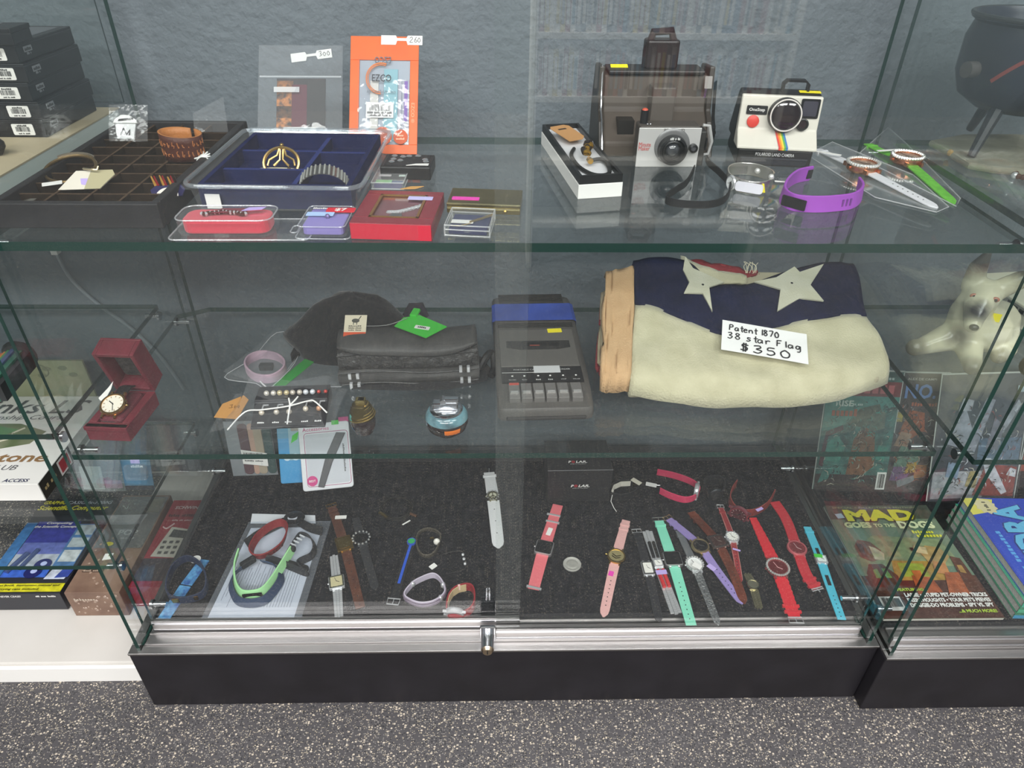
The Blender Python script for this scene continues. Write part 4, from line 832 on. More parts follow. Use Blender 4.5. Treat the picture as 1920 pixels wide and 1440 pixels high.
# ---- standing bags
def tagstrip(par, x, y, z, ang, text):
    g = obj('price_tag', B().prism([(-.030, -.008), (-.008, -.008), (-.006, -.002), (.008, -.002), (.010, -.008), (.032, -.008), (.032, .006), (.010, .006), (.008, .002), (-.006, .002), (-.008, .006), (-.030, .006)], 0, .0006), WHT, par, M=T(x, y, z) @ Rz(ang))
    strokes(g, text, mat('#555', .8), .0004, T(.013, -.005, .0006)); return g
TWO60 = [[(0, .007), (.003, .009), (.004, .006), (0, .001), (.005, .001)], [(.010, .009), (.007, .003), (.009, .001), (.011, .003), (.008, .005)], [(.014, .008), (.012, .004), (.014, .001), (.016, .004), (.014, .008)]]
THREE = [[(0, .008), (.003, .009), (.003, .006), (.0015, .005), (.004, .003), (0, .001)], [(.008, .007), (.006, .004), (.008, .001), (.010, .004), (.008, .007)], [(.014, .008), (.012, .004), (.014, .001), (.016, .004), (.014, .008)]]
M, W, H = standing((654, 288), (782, 290), Z2, (642, 68), .475); t = thing('accessory_packet', 'orange bordered clear packet with watch bands inside, standing at the back', 'packet', M=M)
W2 = W*1.0; OR = mat('#e8661f', .4, noise=(20, '#d9571a', .6)); b = B(); f = .014
b.box(0, W, 0, f, 0, .002); b.box(0, W, H-.036, H, 0, .002); b.box(0, f, f, H-.036, 0, .002); b.box(W-f*.9, W, f, H-.036, 0, .002); obj('orange_border', b, OR, t, bevel=.0006)
obj('backing', B().box(f, W-f*.9, f, H-.036, -.001, 0), mat('#aab2bb', .7, noise=(12, '#97a0aa', .7)), t)
b, _ = pouchmesh(W-2*f*.9, H-.036-f, .004, .003, x0=f*.9, y0=f); obj('film', b, clear((.95, .96, .98), 1.5, .1, .04, bump=(40, .8), key='bagfilm'), t, smooth=True)
obj('pale_blue_band', B().box(W*.50, W*.70, f+.006, H*.72, .0004, .0022), mat('#86b4bd', .5), t); obj('white_band', B().box(W*.30, W*.42, f+.004, H*.62, .0004, .002), mat('#cfcdc6', .6), t)
for k in range(4): obj('grey_band', B().box(W*.715+k*.006, W*.715+k*.006+.0042, f+.006, H*.63, .0004, .0018), mat('#a7a7b2', .5), t)
obj('purple_band', B().box(W*.80, W*.85, H*.28, H*.62, .0004, .002), mat('#7d5aa8', .5), t)
l_ = obj('barcode_label', B().box(W*.25, W*.65, H*.30, H*.43, .0042, .0048), WHT, t); barcode(l_, W*.30, H*.055, T(W*.45, H*.385, .0049), seed=4)
for k in range(2): txt(l_, ('~watch bands blue teal', '~compatible 38mm TQ')[k], BLK, W*.36, .0032, T(W*.45, H*(.342-.022*k), .0050))
txt(t, 'EZCO', mat('#2a2a30', .6), W*.28, .011, T(W*.47, H*.635, .0058), bold=.012); txt(t, 'EZCO', mat('#5a6470', .6), W*.24, .010, T(W*.48, H*.79, .0046) @ Ry(PI), bold=.008)
b = B(); rr = .021
for k, (r1, w1) in enumerate(((.022, .0018), (.0195, .0012))): b.ribbon([(W*.46+r1*math.cos(a), H*.632+r1*1.05*math.sin(a), .0053) for a in [1.2+j*.22 for j in range(17)]], Vector((0, 0, 1)), .0006, w1)
obj('orange_arc', b, mat('#d8742c', .5), t); txt(t, 'Add Color To Life Colors', mat('#4a5058', .6), W*.42, .0045, T(W*.47, H*.52, .0058))
for xx, yy, s in ((.50, .145, 1.25), (.76, .14, 1.0), (.22, .155, .7)):
    d_ = obj('round_sticker', B().prism(circ(.011*s, 24, W*xx, H*yy), .0044, .005), mat('#c9501c', .5), t)
    if xx > .7: txt(d_, '~Time', mat('#f0c0a0', .6), .010, .003, T(W*xx, H*yy+.002, .0052)); txt(d_, '~Saving', mat('#f0c0a0', .6), .013, .003, T(W*xx, H*yy-.003, .0052))
txt(t, 'EZCO ®', mat('#f6b48c', .6), .03, .005, T(W*.93, H*.35, .0022) @ Rz(-PI/2)); tagstrip(t, W*.74, H*.972, .0022, 0, TWO60)
M, W, H = standing((483, 283), (642, 283), Z2, (470, 86), .49); t = thing('zip_bag', 'clear zip bag of patterned fabric watch bands, standing beside the orange packet', 'bag', M=M)
b, _ = pouchmesh(W, H, .007, .002, crumple=.0015, seed=8); obj('film', b, clear((.93, .95, .96), 1.5, .1, .09, bump=(25, 1.0), key='bagfilm2'), t, smooth=True)
obj('film_back', B().box(0, W, 0, H, -.0004, 0), clear((.95, .96, .97), 1.4, .2, .04, hazecol='#aeb6bd'), t)
obj('zip_strip', B().box(.002, W-.002, H*.69, H*.705, .0018, .0032), clear((.9, .93, .95), 1.4, .2, .3), t)
for x0, x1, y0, y1, m in ((.22, .42, .10, .66, mat('#3a3234', .8, noise=(140, '#d88a4a', 1.0))), (.40, .60, .16, .62, mat('#5a1a30', .8)), (.58, .80, .14, .66, mat('#26262a', .8)), (.22, .80, .50, .68, mat('#20222a', .8, noise=(60, '#3a2a30', .8))), (.22, .80, .30, .42, mat('#23242c', .8, noise=(130, '#8a5a3a', .9)))):
    obj('fabric_band', B().box(W*x0, W*x1, H*y0, H*y1, .0006+.0008*x0*4, .0022+.0008*x0*4), m, t, bevel=.0006)
l_ = obj('barcode_label', B().box(W*.32, W*.70, H*.03, H*.20, .0085, .009), WHT, t); barcode(l_, W*.28, H*.08, T(W*.50, H*.145, .0092), seed=6)
for k in range(2): txt(l_, ('~nylon band set', '~20mm 3 pack')[k], BLK, W*.30, .003, T(W*.51, H*(.085-.035*k), .0093))
obj('price_strip', B().box(W*.20, W*.50, H*.53, H*.58, .0085, .009), clear((.85, .88, .9), 1.4, .2, .4), t); tagstrip(t, W*.62, H*.90, .0035, .14, THREE)
# ---- white box with beaded bracelet
zt = Z2+.030; P1, P2, P3, P4 = [G(x, y, zt) for x, y in ((1086, 331), (1170, 326), (1016, 233), (1085, 230))]
d = P2-P1; M = T(P1.x, P1.y, Z2) @ Rz(math.atan2(d.y, d.x)); W = d.length; I = M.inverted(); a3 = I @ P3; a4 = I @ P4; D = (a3.y+a4.y)/2; sh = (a3.x+a4.x-W)/2/D
t = thing('bracelet_box', 'open white box with black tray holding a beaded bracelet on kraft card', 'box', M=M)
def sk(x0, x1, y0, y1): return [(x0+sh*y0, y0), (x1+sh*y0, y0), (x1+sh*y1, y1), (x0+sh*y1, y1)]
obj('white_base', B().prism(sk(0, W, 0, D), 0, .019), mat('#e4e3df', .6), t, bevel=.0008)
b = B(); f = .005
for q_ in (sk(.001, W-.001, .001, f), sk(.001, W-.001, D-f, D-.001), sk(.001, f, f, D-f), sk(W-f, W-.001, f, D-f)): b.prism(q_, .019, .030)
obj('black_sleeve', b, mat('#131315', .4), t); obj('white_pad', B().prism(sk(f, W-f, f, D-f), .019, .023), mat('#d6d6d8', .7), t)
cd = B().prism([(.0, .0), (.024, .0), (.032, .008), (.034, .05), (.028, .056), (.004, .056), (0, .05)], 0, .0007); obj('kraft_card', cd, mat('#b98a58', .75), t, M=T(W*.36+sh*D*.62, D*.60, .0305) @ Rz(.35) @ Rx(.12))
obj('card_slot', B().box(.009, .023, .040, .044, .0008, .001), mat('#3a2a1c', .8), t, M=T(W*.36+sh*D*.62, D*.60, .0305) @ Rz(.35) @ Rx(.12))
crd = spline([(W*.40, D*.52, .026), (W*.22, D*.40, .026), (W*.20, D*.2, .026), (W*.40, D*.06, .026), (W*.72, D*.06, .026), (W*.86, D*.18, .027), (W*.80, D*.28, .028), (W*.48, D*.24, .030)], 8)
obj('cord', B().tube([(p.x+sh*p.y, p.y, p.z) for p in crd], .0028, 8), mat('#1a1918', .5), t, smooth=True)
rr = random.Random(11); b = B()
for k in range(26):
    u = k/25; b.sph((W*(.46+.30*u)+sh*D*(.30+.24*u)+rr.uniform(-.004, .004), D*(.30+.22*u)+rr.uniform(-.004, .004), .033+rr.random()*.004), .0042, 7, 0 if k % 3 else 1)
obj('beads', b, [mat('#2a2220', .25, .2), mat('#c99a3c', .25, .9)], t, smooth=True); obj('end_cap', B().tube([(0, 0, 0), (.0, -.008, 0)], .004, 8), mat('#c99a3c', .25, .9), t, smooth=True, M=T(W*.48+sh*D*.25, D*.25, .031))
# ---- brown camera case at the back with its strap
M, W = foot((1124, 300), (1338, 300), Z2); Hc = height_at(M, 1230, 146, .045)
t = thing('camera_case', 'large brown camera body with chrome trim, standing behind the two smaller cameras', 'camera', M=M)
t.location.y += .014
BR = mat('#4b4138', .55, noise=(12, '#3c342d', .8)); prof = [(0, .0), (.000, .02), (.030, .045), (.045, Hc*.55), (.055, Hc), (.095, Hc), (.11, Hc*.5), (.11, 0)]
b = B(); b.loft([[(x, y, z) for y, z in prof] for x in (.006, W-.006)]); obj('body', b, BR, t, bevel=.004)
b = B()
for x in (0, W-.008): b.loft([[(xx, y+dy, z) for y, z, dy in ((-.004, 0, 0), (.024, .045, 0), (.040, Hc*.55, 0), (.05, Hc+.012, 0), (.10, Hc+.008, 0), (.116, Hc*.5, 0), (.116, 0, 0))] for xx in (x, x+.008)])
obj('side_plates', b, mat('#332d28', .4), t, bevel=.002)
obj('chrome_trim', B().tube([(.004, -.005, .012), (.004, .019, .05), (.004, .034, Hc*.56), (.004, .044, Hc*.8), (.004, .052, Hc+.013)], .0014, 6), CHROME, t, smooth=True)
obj('bellows', B().box(W*.44, W*.64, .018, .05, Hc*.30, Hc*.90), mat('#57504a', .6), t, bevel=.002, M=Rx(0))
obj('dark_panel', B().box(W*.16, W*.30, .012, .05, .018, .05), mat('#211e1c', .4), t); obj('top_deck', B().box(W*.08, W*.92, .05, .1, Hc, Hc+.006), mat('#2a2523', .4), t, bevel=.002)
obj('flash_mount', B().prism(rrect(.050, .03, .006, 3, W*.54, .075), Hc+.006, Hc+.045), mat('#2c2526', .4), t, bevel=.003)
obj('hand_grip', B().tube([(W*.42, .075, Hc), (W*.41, .07, Hc+.03), (W*.45, .068, Hc+.055), (W*.60, .068, Hc+.057), (W*.65, .07, Hc+.035), (W*.64, .075, Hc)], .006, 8), mat('#301d20', .4), t, smooth=True)
obj('price_sticker', B().prism(rrect(.026, .012, .001), 0, .0006), STICK['yellow'], t, M=T(W*.19, .075, Hc+.0065) @ Rx(.35))
obj('strap_lug', B().box(W-.012, W-.004, .048, .056, Hc*.7, Hc*.9), CHROME, t); obj('name_plate', B().prism(rrect(.011, .017, .001), 0, .0006), mat('#8a8682', .4), t, M=T(W*.935, .038, Hc*.93) @ Rx(1.3))
sp = [I2 for I2 in [M.inverted() @ G(x, y, Z2+.005) for x, y in ((1341, 272), (1329, 296), (1334, 312), (1354, 330), (1374, 355), (1366, 380), (1340, 391), (1300, 392), (1262, 387), (1253, 378), (1272, 363), (1292, 349), (1306, 322))]]
for p in sp: p.z = .0055
sp = [Vector((W+.003, .05, Hc*.92)), Vector((W+.008, .05, Hc*.45)), Vector((W+.006, .03, .03))]+sp
sp = spline(sp, 6); obj('neck_strap', B().ribbon(sp, [Vector((0, 0, 1)) if i > 14 else Vector((.6, .8, 0)) for i in range(len(sp))], .0095, .0016), mat('#1f1e1f', .7), t)
# ---- small silver-faced camera
M, W = foot((1191, 313), (1305, 313), Z2); Hc = height_at(M, 1255, 240); t = thing('instant_camera', 'small grey camera with a silver front plate and black lens ring', 'camera', M=M)
obj('body', B().box(.001, W-.001, .002, .034, 0, Hc+.002), mat('#4a443f', .5), t, bevel=.003); obj('face_plate', B().box(0, W, 0, .002, 0, Hc), mat('#c9c8c6', .35, .3), t, bevel=.0006)
obj('side_grip', B().box(W, W+.010, .004, .034, .0, Hc*.9), mat('#2a2826', .5), t, bevel=.002)
cx, cz = W*.555, Hc*.47; Rl = Hc*.37; L = front(cx, cz)
b = B().lathe([(Rl*1.02, 0), (Rl*1.02, .005), (Rl*.97, .012), (Rl*.82, .013), (Rl*.72, .009), (Rl*.60, .010), (Rl*.55, .006), (Rl*.3, .005)], 40); ln = obj('lens_ring', b, mat('#151517', .3, 0, .5), t, smooth=True, M=L)
obj('lens_glass', B().lathe([(Rl*.50, .006), (Rl*.4, .0095), (Rl*.2, .0115), (.0005, .012)], 28), mat('#3a3c40', .08, 0, .8, coat=1), ln, smooth=True)
b = B()
for k in range(5): a = .35+k*.12; b.box(-.0012, .0012, -.0008, .0008, 0, .0004)
txt(ln, '~100 - 75', mat('#d9d9d6', .6), Rl*.7, .0035, T(0, Rl*.88, .0131)); obj('lens_hood', B().lathe([(Rl*1.25, 0), (Rl*1.15, .0015), (Rl*1.0, .002)], 40), mat('#7c7c7c', .35, .4), t, smooth=True, M=front(cx, cz+.004) @ T(0, 0, -.0004))
d_ = obj('exposure_dial', B().lathe([(Rl*.30, 0), (Rl*.30, .006), (Rl*.22, .0075), (Rl*.20, .004)], 24), mat('#222224', .3), t, smooth=True, M=front(W*.895, cz+.002)); obj('electric_eye', B().prism(circ(Rl*.17, 18), .004, .0052), mat('#4a4a4e', .15, 0, .7), d_)
txt(t, 'POLAROID', mat('#55504e', .6), W*.33, .0045, front(W*.56, Hc*.945)); txt(t, 'Minute', mat('#c0413c', .6), W*.19, .006, front(W*.115, Hc*.585)); txt(t, 'Maker', mat('#c0413c', .6), W*.18, .006, front(W*.11, Hc*.485))
obj('shutter_knob', B().tube([(W*.1, .018, Hc), (W*.1, .018, Hc+.020)], .0055, 12), BLK, t, smooth=True); obj('red_button', B().sph((W*.1, .018, Hc+.020), .0045, 10, sc=(1, 1, .6)), mat('#c8553e', .4), t, smooth=True)
for k in range(2): obj('rivet', B().sph((W*.14+k*.004, .008, Hc+.003), .0016, 8), CHROME, t, smooth=True)
obj('clear_handle', B().tube([(W+.004, .012, Hc*1.02), (W+.014, .012, Hc*1.0), (W+.021, .012, Hc*.6), (W+.018, .012, Hc*.28), (W+.004, .012, Hc*.24)], .0022, 8), clear((.85, .86, .84), 1.5, .05, .3), t, smooth=True)
obj('handle_slot', B().box(W+.0095, W+.0115, .002, .012, Hc*.42, Hc*.72), BLK, t)
# ---- white instant camera with rainbow stripe
M, W = foot((1379, 309), (1517, 316), Z2); t = thing('instant_camera', 'white and black instant camera with a rainbow stripe under its big lens', 'camera', M=M)
h1 = height_at(M, 1450, 281); z2 = height_at(M, 1440, 242, .020); z3 = height_at(M, 1450, 179, .026); IV = mat('#d6d2c6', .38, 0, .45); BB = mat('#18181a', .4)
b = B(); b.loft([[(x, y, z) for y, z in ((0, 0), (0, h1), (.09, h1), (.10, .01), (.10, 0))] for x in (0, W)]); obj('base', b, BB, t, bevel=.002)
k = .0035
b = B(); b.loft([[(x, y, z) for y, z in ((-.004, h1+.0005), (-.004, h1+.004), (.020, z2), (.026, z3), (.034, z3), (.034, h1+.0005))] for x in (-k, W+k)]); fc = obj('front_shell', b, IV, t, bevel=.003)
b = B(); b.loft([[(x, y, z) for y, z in ((.034, h1), (.034, z3), (.056, z3+.004), (.062, z3), (.095, h1+.012), (.095, h1))] for x in (-k, W+k)]); obj('rear_shell', b, BB, t, bevel=.003)
tl = math.atan2(.006, z3-z2)
def fp(fx, px_z): return T(W*fx, .020+.006*(px_z-z2)/(z3-z2)-.0005, px_z) @ Rx(PI/2-tl)
zc = z2+(z3-z2)*.46; Rl = .0225
lb = obj('lens_barrel', B().lathe([(Rl*1.03, 0), (Rl*1.03, .010), (Rl*.98, .0125)], 40), BB, t, smooth=True, M=fp(.555, zc)); obj('white_ring', B().lathe([(Rl*.99, .0115), (Rl*.97, .0135), (Rl*.90, .0135), (Rl*.88, .0115)], 40), mat('#d9d2cc', .4), lb, smooth=True)
obj('lens_glass', B().lathe([(Rl*.89, .012), (Rl*.7, .0135), (Rl*.4, .0145), (.0003, .015)], 32), mat('#1c1014', .08, 0, .7, coat=1), lb, smooth=True)
vf = obj('viewfinder', B().prism(rrect(.026, .026, .002), 0, .0012), mat('#16161a', .15, 0, .6), t, M=fp(.875, z2+(z3-z2)*.66)); obj('viewfinder_glass', B().prism(rrect(.020, .020, .002), .0012, .0018), mat('#3a3844', .08, 0, .8, coat=1), vf)
ey = obj('light_eye', B().lathe([(.0085, 0), (.0085, .004), (.0065, .005), (.0055, .002)], 24), BB, t, smooth=True, M=fp(.815, z2+(z3-z2)*.19)); obj('eye_glass', B().prism(circ(.0055, 20), .0022, .0028), mat('#2a1a20', .1, 0, .7), ey)
obj('shutter_button', B().lathe([(.0085, 0), (.0085, .002), (.007, .003), (.0005, .0032)], 24), mat('#d8463c', .4), t, smooth=True, M=fp(.155, z2+(z3-z2)*.22))
np_ = obj('name_plate', B().prism(rrect(.029, .012, .0015), 0, .0008), BLK, t, M=fp(.185, z2+(z3-z2)*.56)); txt(np_, 'OneStep', WHT, .022, .0055, T(0, 0, .001), bold=.01)
cols = ('#d8403a', '#e8862c', '#e9c83a', '#5aa550', '#3a78b4')
for k_, c_ in enumerate(cols):
    x0 = W*.455+k_*.0026; b = B(); x1 = x0+.007
    pa = [(x0, .0195+.006*.1-.0012, z2+.006), (x0+.0026, .0195+.006*.1-.0012, z2+.006), (x0+.0026+.001, .0192, z2), (x0+.001, .0192, z2), (x1, -.0046, h1+.005), (x1+.0026, -.0046, h1+.005), (x1+.0026, -.0046, h1+.001), (x1, -.0046, h1+.001)]
    b.add(pa, [(0, 1, 2, 3), (3, 2, 5, 4), (4, 5, 6, 7)]); obj('rainbow_stripe', b, mat(c_, .5), t)
txt(t, 'POLAROID LAND CAMERA', mat('#cfcfcf', .6), W*.52, .0045, front(W*.50, h1*.72), bold=.004); obj('film_slot', B().box(W*.06, W*.94, -.0008, .001, h1*.12, h1*.45), mat('#2c2e33', .25), t, bevel=.0005)
obj('film_lip', B().box(W*.05, W*.95, -.0018, .0, h1*.45, h1*.52), mat('#3a3c42', .3), t)
hs = obj('hand_strap', B().ribbon([(W*.52, .05, z3), (W*.52, .05, z3+.012), (W*.56, .05, z3+.0165), (W*.80, .05, z3+.0165), (W*.85, .05, z3+.012), (W*.85, .05, z3)], Vector((0, 1, 0)), .012, .003), BB, t); obj('price_sticker', B().prism(rrect(.030, .009, .001), 0, .0006), STICK['yellow'], t, M=T(W*.88, .045, z3+.0025) @ Rx(.1))
# ---- bangle watch, purple band, two sleeved watches
w_, P, o = band('bangle_watch', 'silver bangle watch with a white panel and yellow triangle sticker', 'watch', [(1442, 343), (1449, 334), (1436, 325), (1408, 317), (1378, 317), (1364, 324), (1366, 336), (1382, 346), (1408, 352), (1430, 352), (1441, 348)], .017, mat('#c9c8c2', .25, .9), False, z=Z2)
head(w_, facing(P, o, 1375, 342, .017, Z2), 'round', .0098, SLV, mat('#e4e6e6', .4), h=.004, lugs=False)
obj('white_panel', B().prism(rrect(.036, .013, .004), 0, .0012), mat('#dcdbe4', .4), w_, M=facing(P, o, 1406, 352, .017, Z2)); obj('price_sticker', B().prism([(-.007, -.005), (.007, -.006), (.003, .006)], 0, .0018), STICK['yellow'], w_, M=facing(P, o, 1427, 353, .017, Z2))
for x, y in ((1420, 321), (1446, 332)): p = G(x, y, Z2+.018); obj('bead', B().sph((0, 0, .018), .004, 10), mat('#e6e6e2', .2, .5), w_, smooth=True, M=T(p.x-o.x, p.y-o.y, 0))
pricetag(w_, o, 1464, 341, Z2+.012, -.2, .016, .005, WHT)
w_, P, o = band('fitness_band', 'purple fitness band with an oblong black screen, open at the back', 'fitness band', [(1521, 325), (1494, 331), (1474, 347), (1468, 366), (1486, 379), (1520, 383), (1560, 382), (1600, 376), (1616, 361), (1609, 346)], .021, rubber('#9647b0'), z=Z2, th=.0032, lean=.1)
obj('screen', B().prism(rrect(.032, .0135, .0015), 0, .0015), BLKG, w_, M=facing(P, o, 1489, 379, .021, Z2, off=.0012))
b = B()
for k in range(3): b.box(-.008+k*.006, -.0055+k*.006, -.0045, .0045, 0, .001)
obj('slots', b, mat('#6a2f80', .6), w_, M=facing(P, o, 1588, 379, .021, Z2, off=.0012)); obj('stud', B().box(-.004, .004, -.006, .006, 0, .002), BLKSTR, w_, M=facing(P, o, 1517, 327, .021, Z2, side=-1, off=.001))
for lab, pts, hp, col, sl, tg in (('white strapped rose gold watch in a clear sleeve', [(1532, 282), (1571, 303), (1613, 325), (1757, 392)], (1613, 325), '#d9dade', [(1512, 292), (1560, 268), (1712, 330), (1778, 390), (1755, 400), (1640, 372)], (1550, 287)), ('bright green strapped rose gold watch in a clear sleeve', [(1627, 272), (1655, 290), (1696, 311), (1789, 384)], (1696, 311), '#6cbf3e', [(1612, 288), (1665, 240), (1700, 272), (1800, 374), (1792, 389), (1706, 345), (1640, 312)], (1668, 282))):
    w_, P, o = watch(lab, pts, hp, .0165, mat(col, .5, 0, .4, noise=(130, '#4f9a2c', .7) if col == '#6cbf3e' else None, bump=(200, .5)), 'round', .0215, ROSEG, mat('#a98a74', .35, .5), stones=36, keep=1, bk=False, z=Z2, h=.012, hz=.006, marker=mat('#e0c0a8', .3, .8), holes=(7, .35, .8) if col != '#6cbf3e' else None)
    obj('clear_sleeve', B().prism(polyrel(sl, Z2, o), 0, .0006), CLEARP, w_); b = B(); b.tube([(x, y, .0012) for x, y in polyrel(sl, Z2, o)], .0007, 5, True); obj('sleeve_seam', b, clear((.88, .9, .92), 1.5, .1, .25), w_)
    pricetag(w_, o, tg[0], tg[1], Z2+.010, .2 if col == '#6cbf3e' else -.6, .042, .0065, WHT)
# ================================================================ things on the lower shelf of the middle case
# ---- watch in its red box
M, W = foot((168, 825), (250, 822), Z1); h = height_at(M, 207, 798); D = .088; RBX = mat('#6e2430', .55, noise=(60, '#5c1c28', .7), bump=(200, .2)); LIN = mat('#33302f', .9, noise=(150, '#4a4644', .8))
t = thing('watch_box', 'open dark red presentation box with a grey-lined lid', 'box', M=M @ Rz(-.12))
b = B(); f = .012; b.box(0, W, 0, f, 0, h); b.box(0, f, f, D, 0, h); b.box(W-f, W, f, D, 0, h); b.box(f, W-f, D-.004, D, 0, h); b.box(f, W-f, f, D-.004, 0, .006); obj('tray', b, RBX, t, bevel=.001)
obj('front_lip', B().box(-.0008, W+.0008, -.0012, .008, h-.006, h), RBX, t, bevel=.0006)
obj('cushion', B().prism(rrect(W-2*f, D-f-.01, .008, 4, W/2, f+(D-f-.006)/2), .006, h+.004), mat('#5c1d2a', .7), t, bevel=.004)
LM = T(0, D, h) @ Rx(.28); lh = .080; b = B()
b.box(0, W, .028, .032, 0, lh); b.box(0, .006, 0, .028, 0, lh); b.box(W-.006, W, 0, .028, 0, lh); b.box(.006, W-.006, 0, .028, lh-.006, lh); b.box(.006, W-.006, 0, .028, 0, .006)
ld = obj('lid', b, RBX, t, bevel=.001, M=LM); obj('lid_lining', B().prism(rrect(W-.02, lh-.02, .006, 4, 0, 0), 0, .008), LIN, ld, bevel=.003, M=T(W/2, .028, lh/2) @ Rx(PI/2))
wm = M @ Rz(-.12) @ T(W*.47, D*.42, h+.007); t = thing('wristwatch', 'gold round watch on black strap displayed in the red box', 'watch', M=wm @ Rx(.35))
obj('strap', B().ribbon([(0, -.042, -.016), (0, -.034, -.004), (0, -.016, .002), (0, 0, .003), (0, .018, .002), (0, .036, -.002), (0, .044, -.010)], Vector((1, 0, 0)), .0175, .0025), leather('#1a1819'), t, bevel=.0006)
head(t, T(0, 0, .003) @ Rz(PI/2), 'round', .0185, mat('#d9a86a', .2, 1), mat('#e8e2d2', .35), marker=mat('#8a6a3a', .4), h=.007)
obj('price_tag', B().prism([(0, 0), (.006, 0), (.008, .02), (.006, .034), (.003, .022), (-.004, .004)], 0, .0006), WHT, t, M=T(-.026, .010, 0))
# ---- pale band in a bag
w_, P, o = band('fitness_band', 'pale pink wristband closed in an oval inside a clear bag', 'fitness band', [(461, 690), (467, 674), (490, 665), (518, 669), (534, 682), (530, 698), (508, 710), (478, 707)], .016, rubber('#b49aa8'), True, z=Z1, th=.003)
obj('clear_bag', B().prism(polyrel([(418, 697), (470, 660), (517, 616), (560, 624), (550, 668), (500, 722), (480, 718)], Z1, o), .0002, .0008), CLEARP, w_)
sg = polyrel([(418, 697), (470, 660), (517, 616), (560, 624), (550, 668), (500, 722), (480, 718)], Z1+.018, o); rr = random.Random(4); ct = sum((Vector((x, y, 0)) for x, y in sg), Vector())/len(sg)
b = B(); n = len(sg)
sgs = spline([(x, y, .004+.014*rr.random()) for x, y in sg], 4, True); b.add([(ct.x, ct.y, .020)]+sgs, [(0, i+1, (i+1) % len(sgs)+1) for i in range(len(sgs))]); obj('bag_film', b, BAGP, w_)
b = B(); b.tube(sgs, .0006, 5, True); obj('bag_seam', b, clear((.9, .92, .94), 1.5, .1, .3), w_)
obj('bag_tie', B().tube([(x, y, .003) for x, y in polyrel([(484, 712), (492, 722), (499, 728)], Z1, o)], .0012, 6), WHT, w_); obj('inner_tag', B().box(-.01, .012, -.006, .006, .002, .012), BLKSTR, w_, bevel=.002)
# ---- zip bag with green seal
o = G(575, 690, Z1); t = thing('zip_bag', 'flat clear bag with a green zip seal lying left of the handbag', 'bag', o)
pl = polyrel([(512, 727), (560, 668), (600, 664), (660, 700), (640, 726)], Z1, o); obj('film', B().prism(pl, 0, .0008), CLEARP, t)
obj('green_seal', B().prism(polyrel([(512, 724), (582, 667), (599, 672), (536, 724)], Z1, o), .001, .0022), mat('#2f8a3a', .45), t)
obj('dark_strap', B().prism(polyrel([(546, 672), (556, 653), (572, 652), (565, 668), (548, 684)], Z1, o), .002, .010), mat('#1a1a1d', .6), t, bevel=.002); b = B().tube([(x, y, .001) for x, y in pl], .0006, 5, True); obj('bag_seam', b, clear((.9, .92, .94), 1.5, .1, .3), t)
# ---- earring card in a bag with kraft tag
M, W = foot((470, 806), (610, 801), Z1); t = thing('earring_set', 'black card of pearl stud and drop earrings tied with white string in a bag', 'earrings', M=M); D1 = depth_to(M, 540, 754, .018); D2 = depth_to(M, 552, 723, .022)
b = B(); b.loft([[(x, y, z) for y, z in ((0, 0), (0, .003), (D1, .018), (D1+.002, .022), (D2, .022), (D2, 0))] for x in (0, W)]); obj('card', b, mat('#17171c', .35, noise=(20, '#222228', .6)), t, bevel=.0008)
sl = math.atan2(.015, D1)
for i, c_ in enumerate(('#d8d2c8', '#cfbf98', '#c9bfb2', '#dfe2e8', '#c04a44')):
    for k in (0, 1): obj('stud_earring', B().sph((W*(.15+.18*i)+k*.010, D1+(D2-D1)*.38, .0255), .0042 if i < 4 else .003, 10), mat(c_, .15, .3), t, smooth=True)
for i, x in enumerate((.13, .33, .5, .72, .90)):
    y = D1*(.52 if i < 3 else .62); z = .003+.015*y/D1
    obj('drop_earring', B().sph((W*x, y, z+.004), .0042, 10), mat('#d9cdbc' if i < 4 else '#c79a7c', .2, .3), t, smooth=True); obj('earring_hook', B().tube([(W*x, y+.003, z+.006), (W*x+.001, y+.012, z+.008), (W*x+.007, y+.015, z+.006)], .0013, 6), SLV, t, smooth=True)
    txt(t, ('~pearl', '~moon', '~star', '~drop', '~rose')[i], WHT, .010, .0026, T(W*x, D1*.2, .0031+.015*.2) @ Rx(sl))
st = [(-.03, -.006, .006), (-.01, D1*.55, .016), (W*.15, D1*.48, .021), (W*.5, D1*.55, .024), (W*.75, D1*.75, .026), (W*.85, D1*.72, .026), (W*1.02, D1*.4, .014)]
b = B(); b.tube(spline(st, 6), .0011, 6); b.tube(spline([(W*.5, 0, .008), (W*.51, D1*.3, .016), (W*.52, D1*.6, .024), (W*.49, D1*.9, .028)], 5), .0012, 6); b.tube(spline([(W*.52, D1*.6, .024), (W*.58, D1*.8, .027), (W*.61, D1*.98, .028)], 5), .0012, 6); obj('string', b, WHT, t, smooth=True)
rr = random.Random(9)
obj('bag_film', B().grid(lambda u, v: (-.042+(W+.065)*u-.012*(1-v), -.010+(D2+.02)*v, (.006 if u < .12 or u > .9 else .010+.018*v)+.0035*math.sin(11*u+5*v)), 14, 10), clear((.95, .96, .98), 1.5, .08, .05, bump=(30, 1.0), key='bagfilm3'), t, smooth=True)
I = M.inverted(); kp = [I @ G(x, y, Z1+.010) for x, y in ((401, 782), (417, 757), (457, 741), (466, 749), (445, 785))]
kt = obj('kraft_tag', B().prism([(p.x, p.y) for p in kp], .009, .0098), mat('#c08a4a', .75), t); cxk = sum((p.x for p in kp))/5; cyk = sum((p.y for p in kp))/5
strokes(kt, [[(0, .008), (.004, .009), (.003, .005), (.005, .002), (0, .001)], [(.008, .007), (.008, .001)], [(.013, .007), (.011, .003), (.015, .003)], [(.0145, .006), (.0145, 0)]], mat('#7a5222', .8), .0005, T(cxk-.006, cyk-.004, .0098))
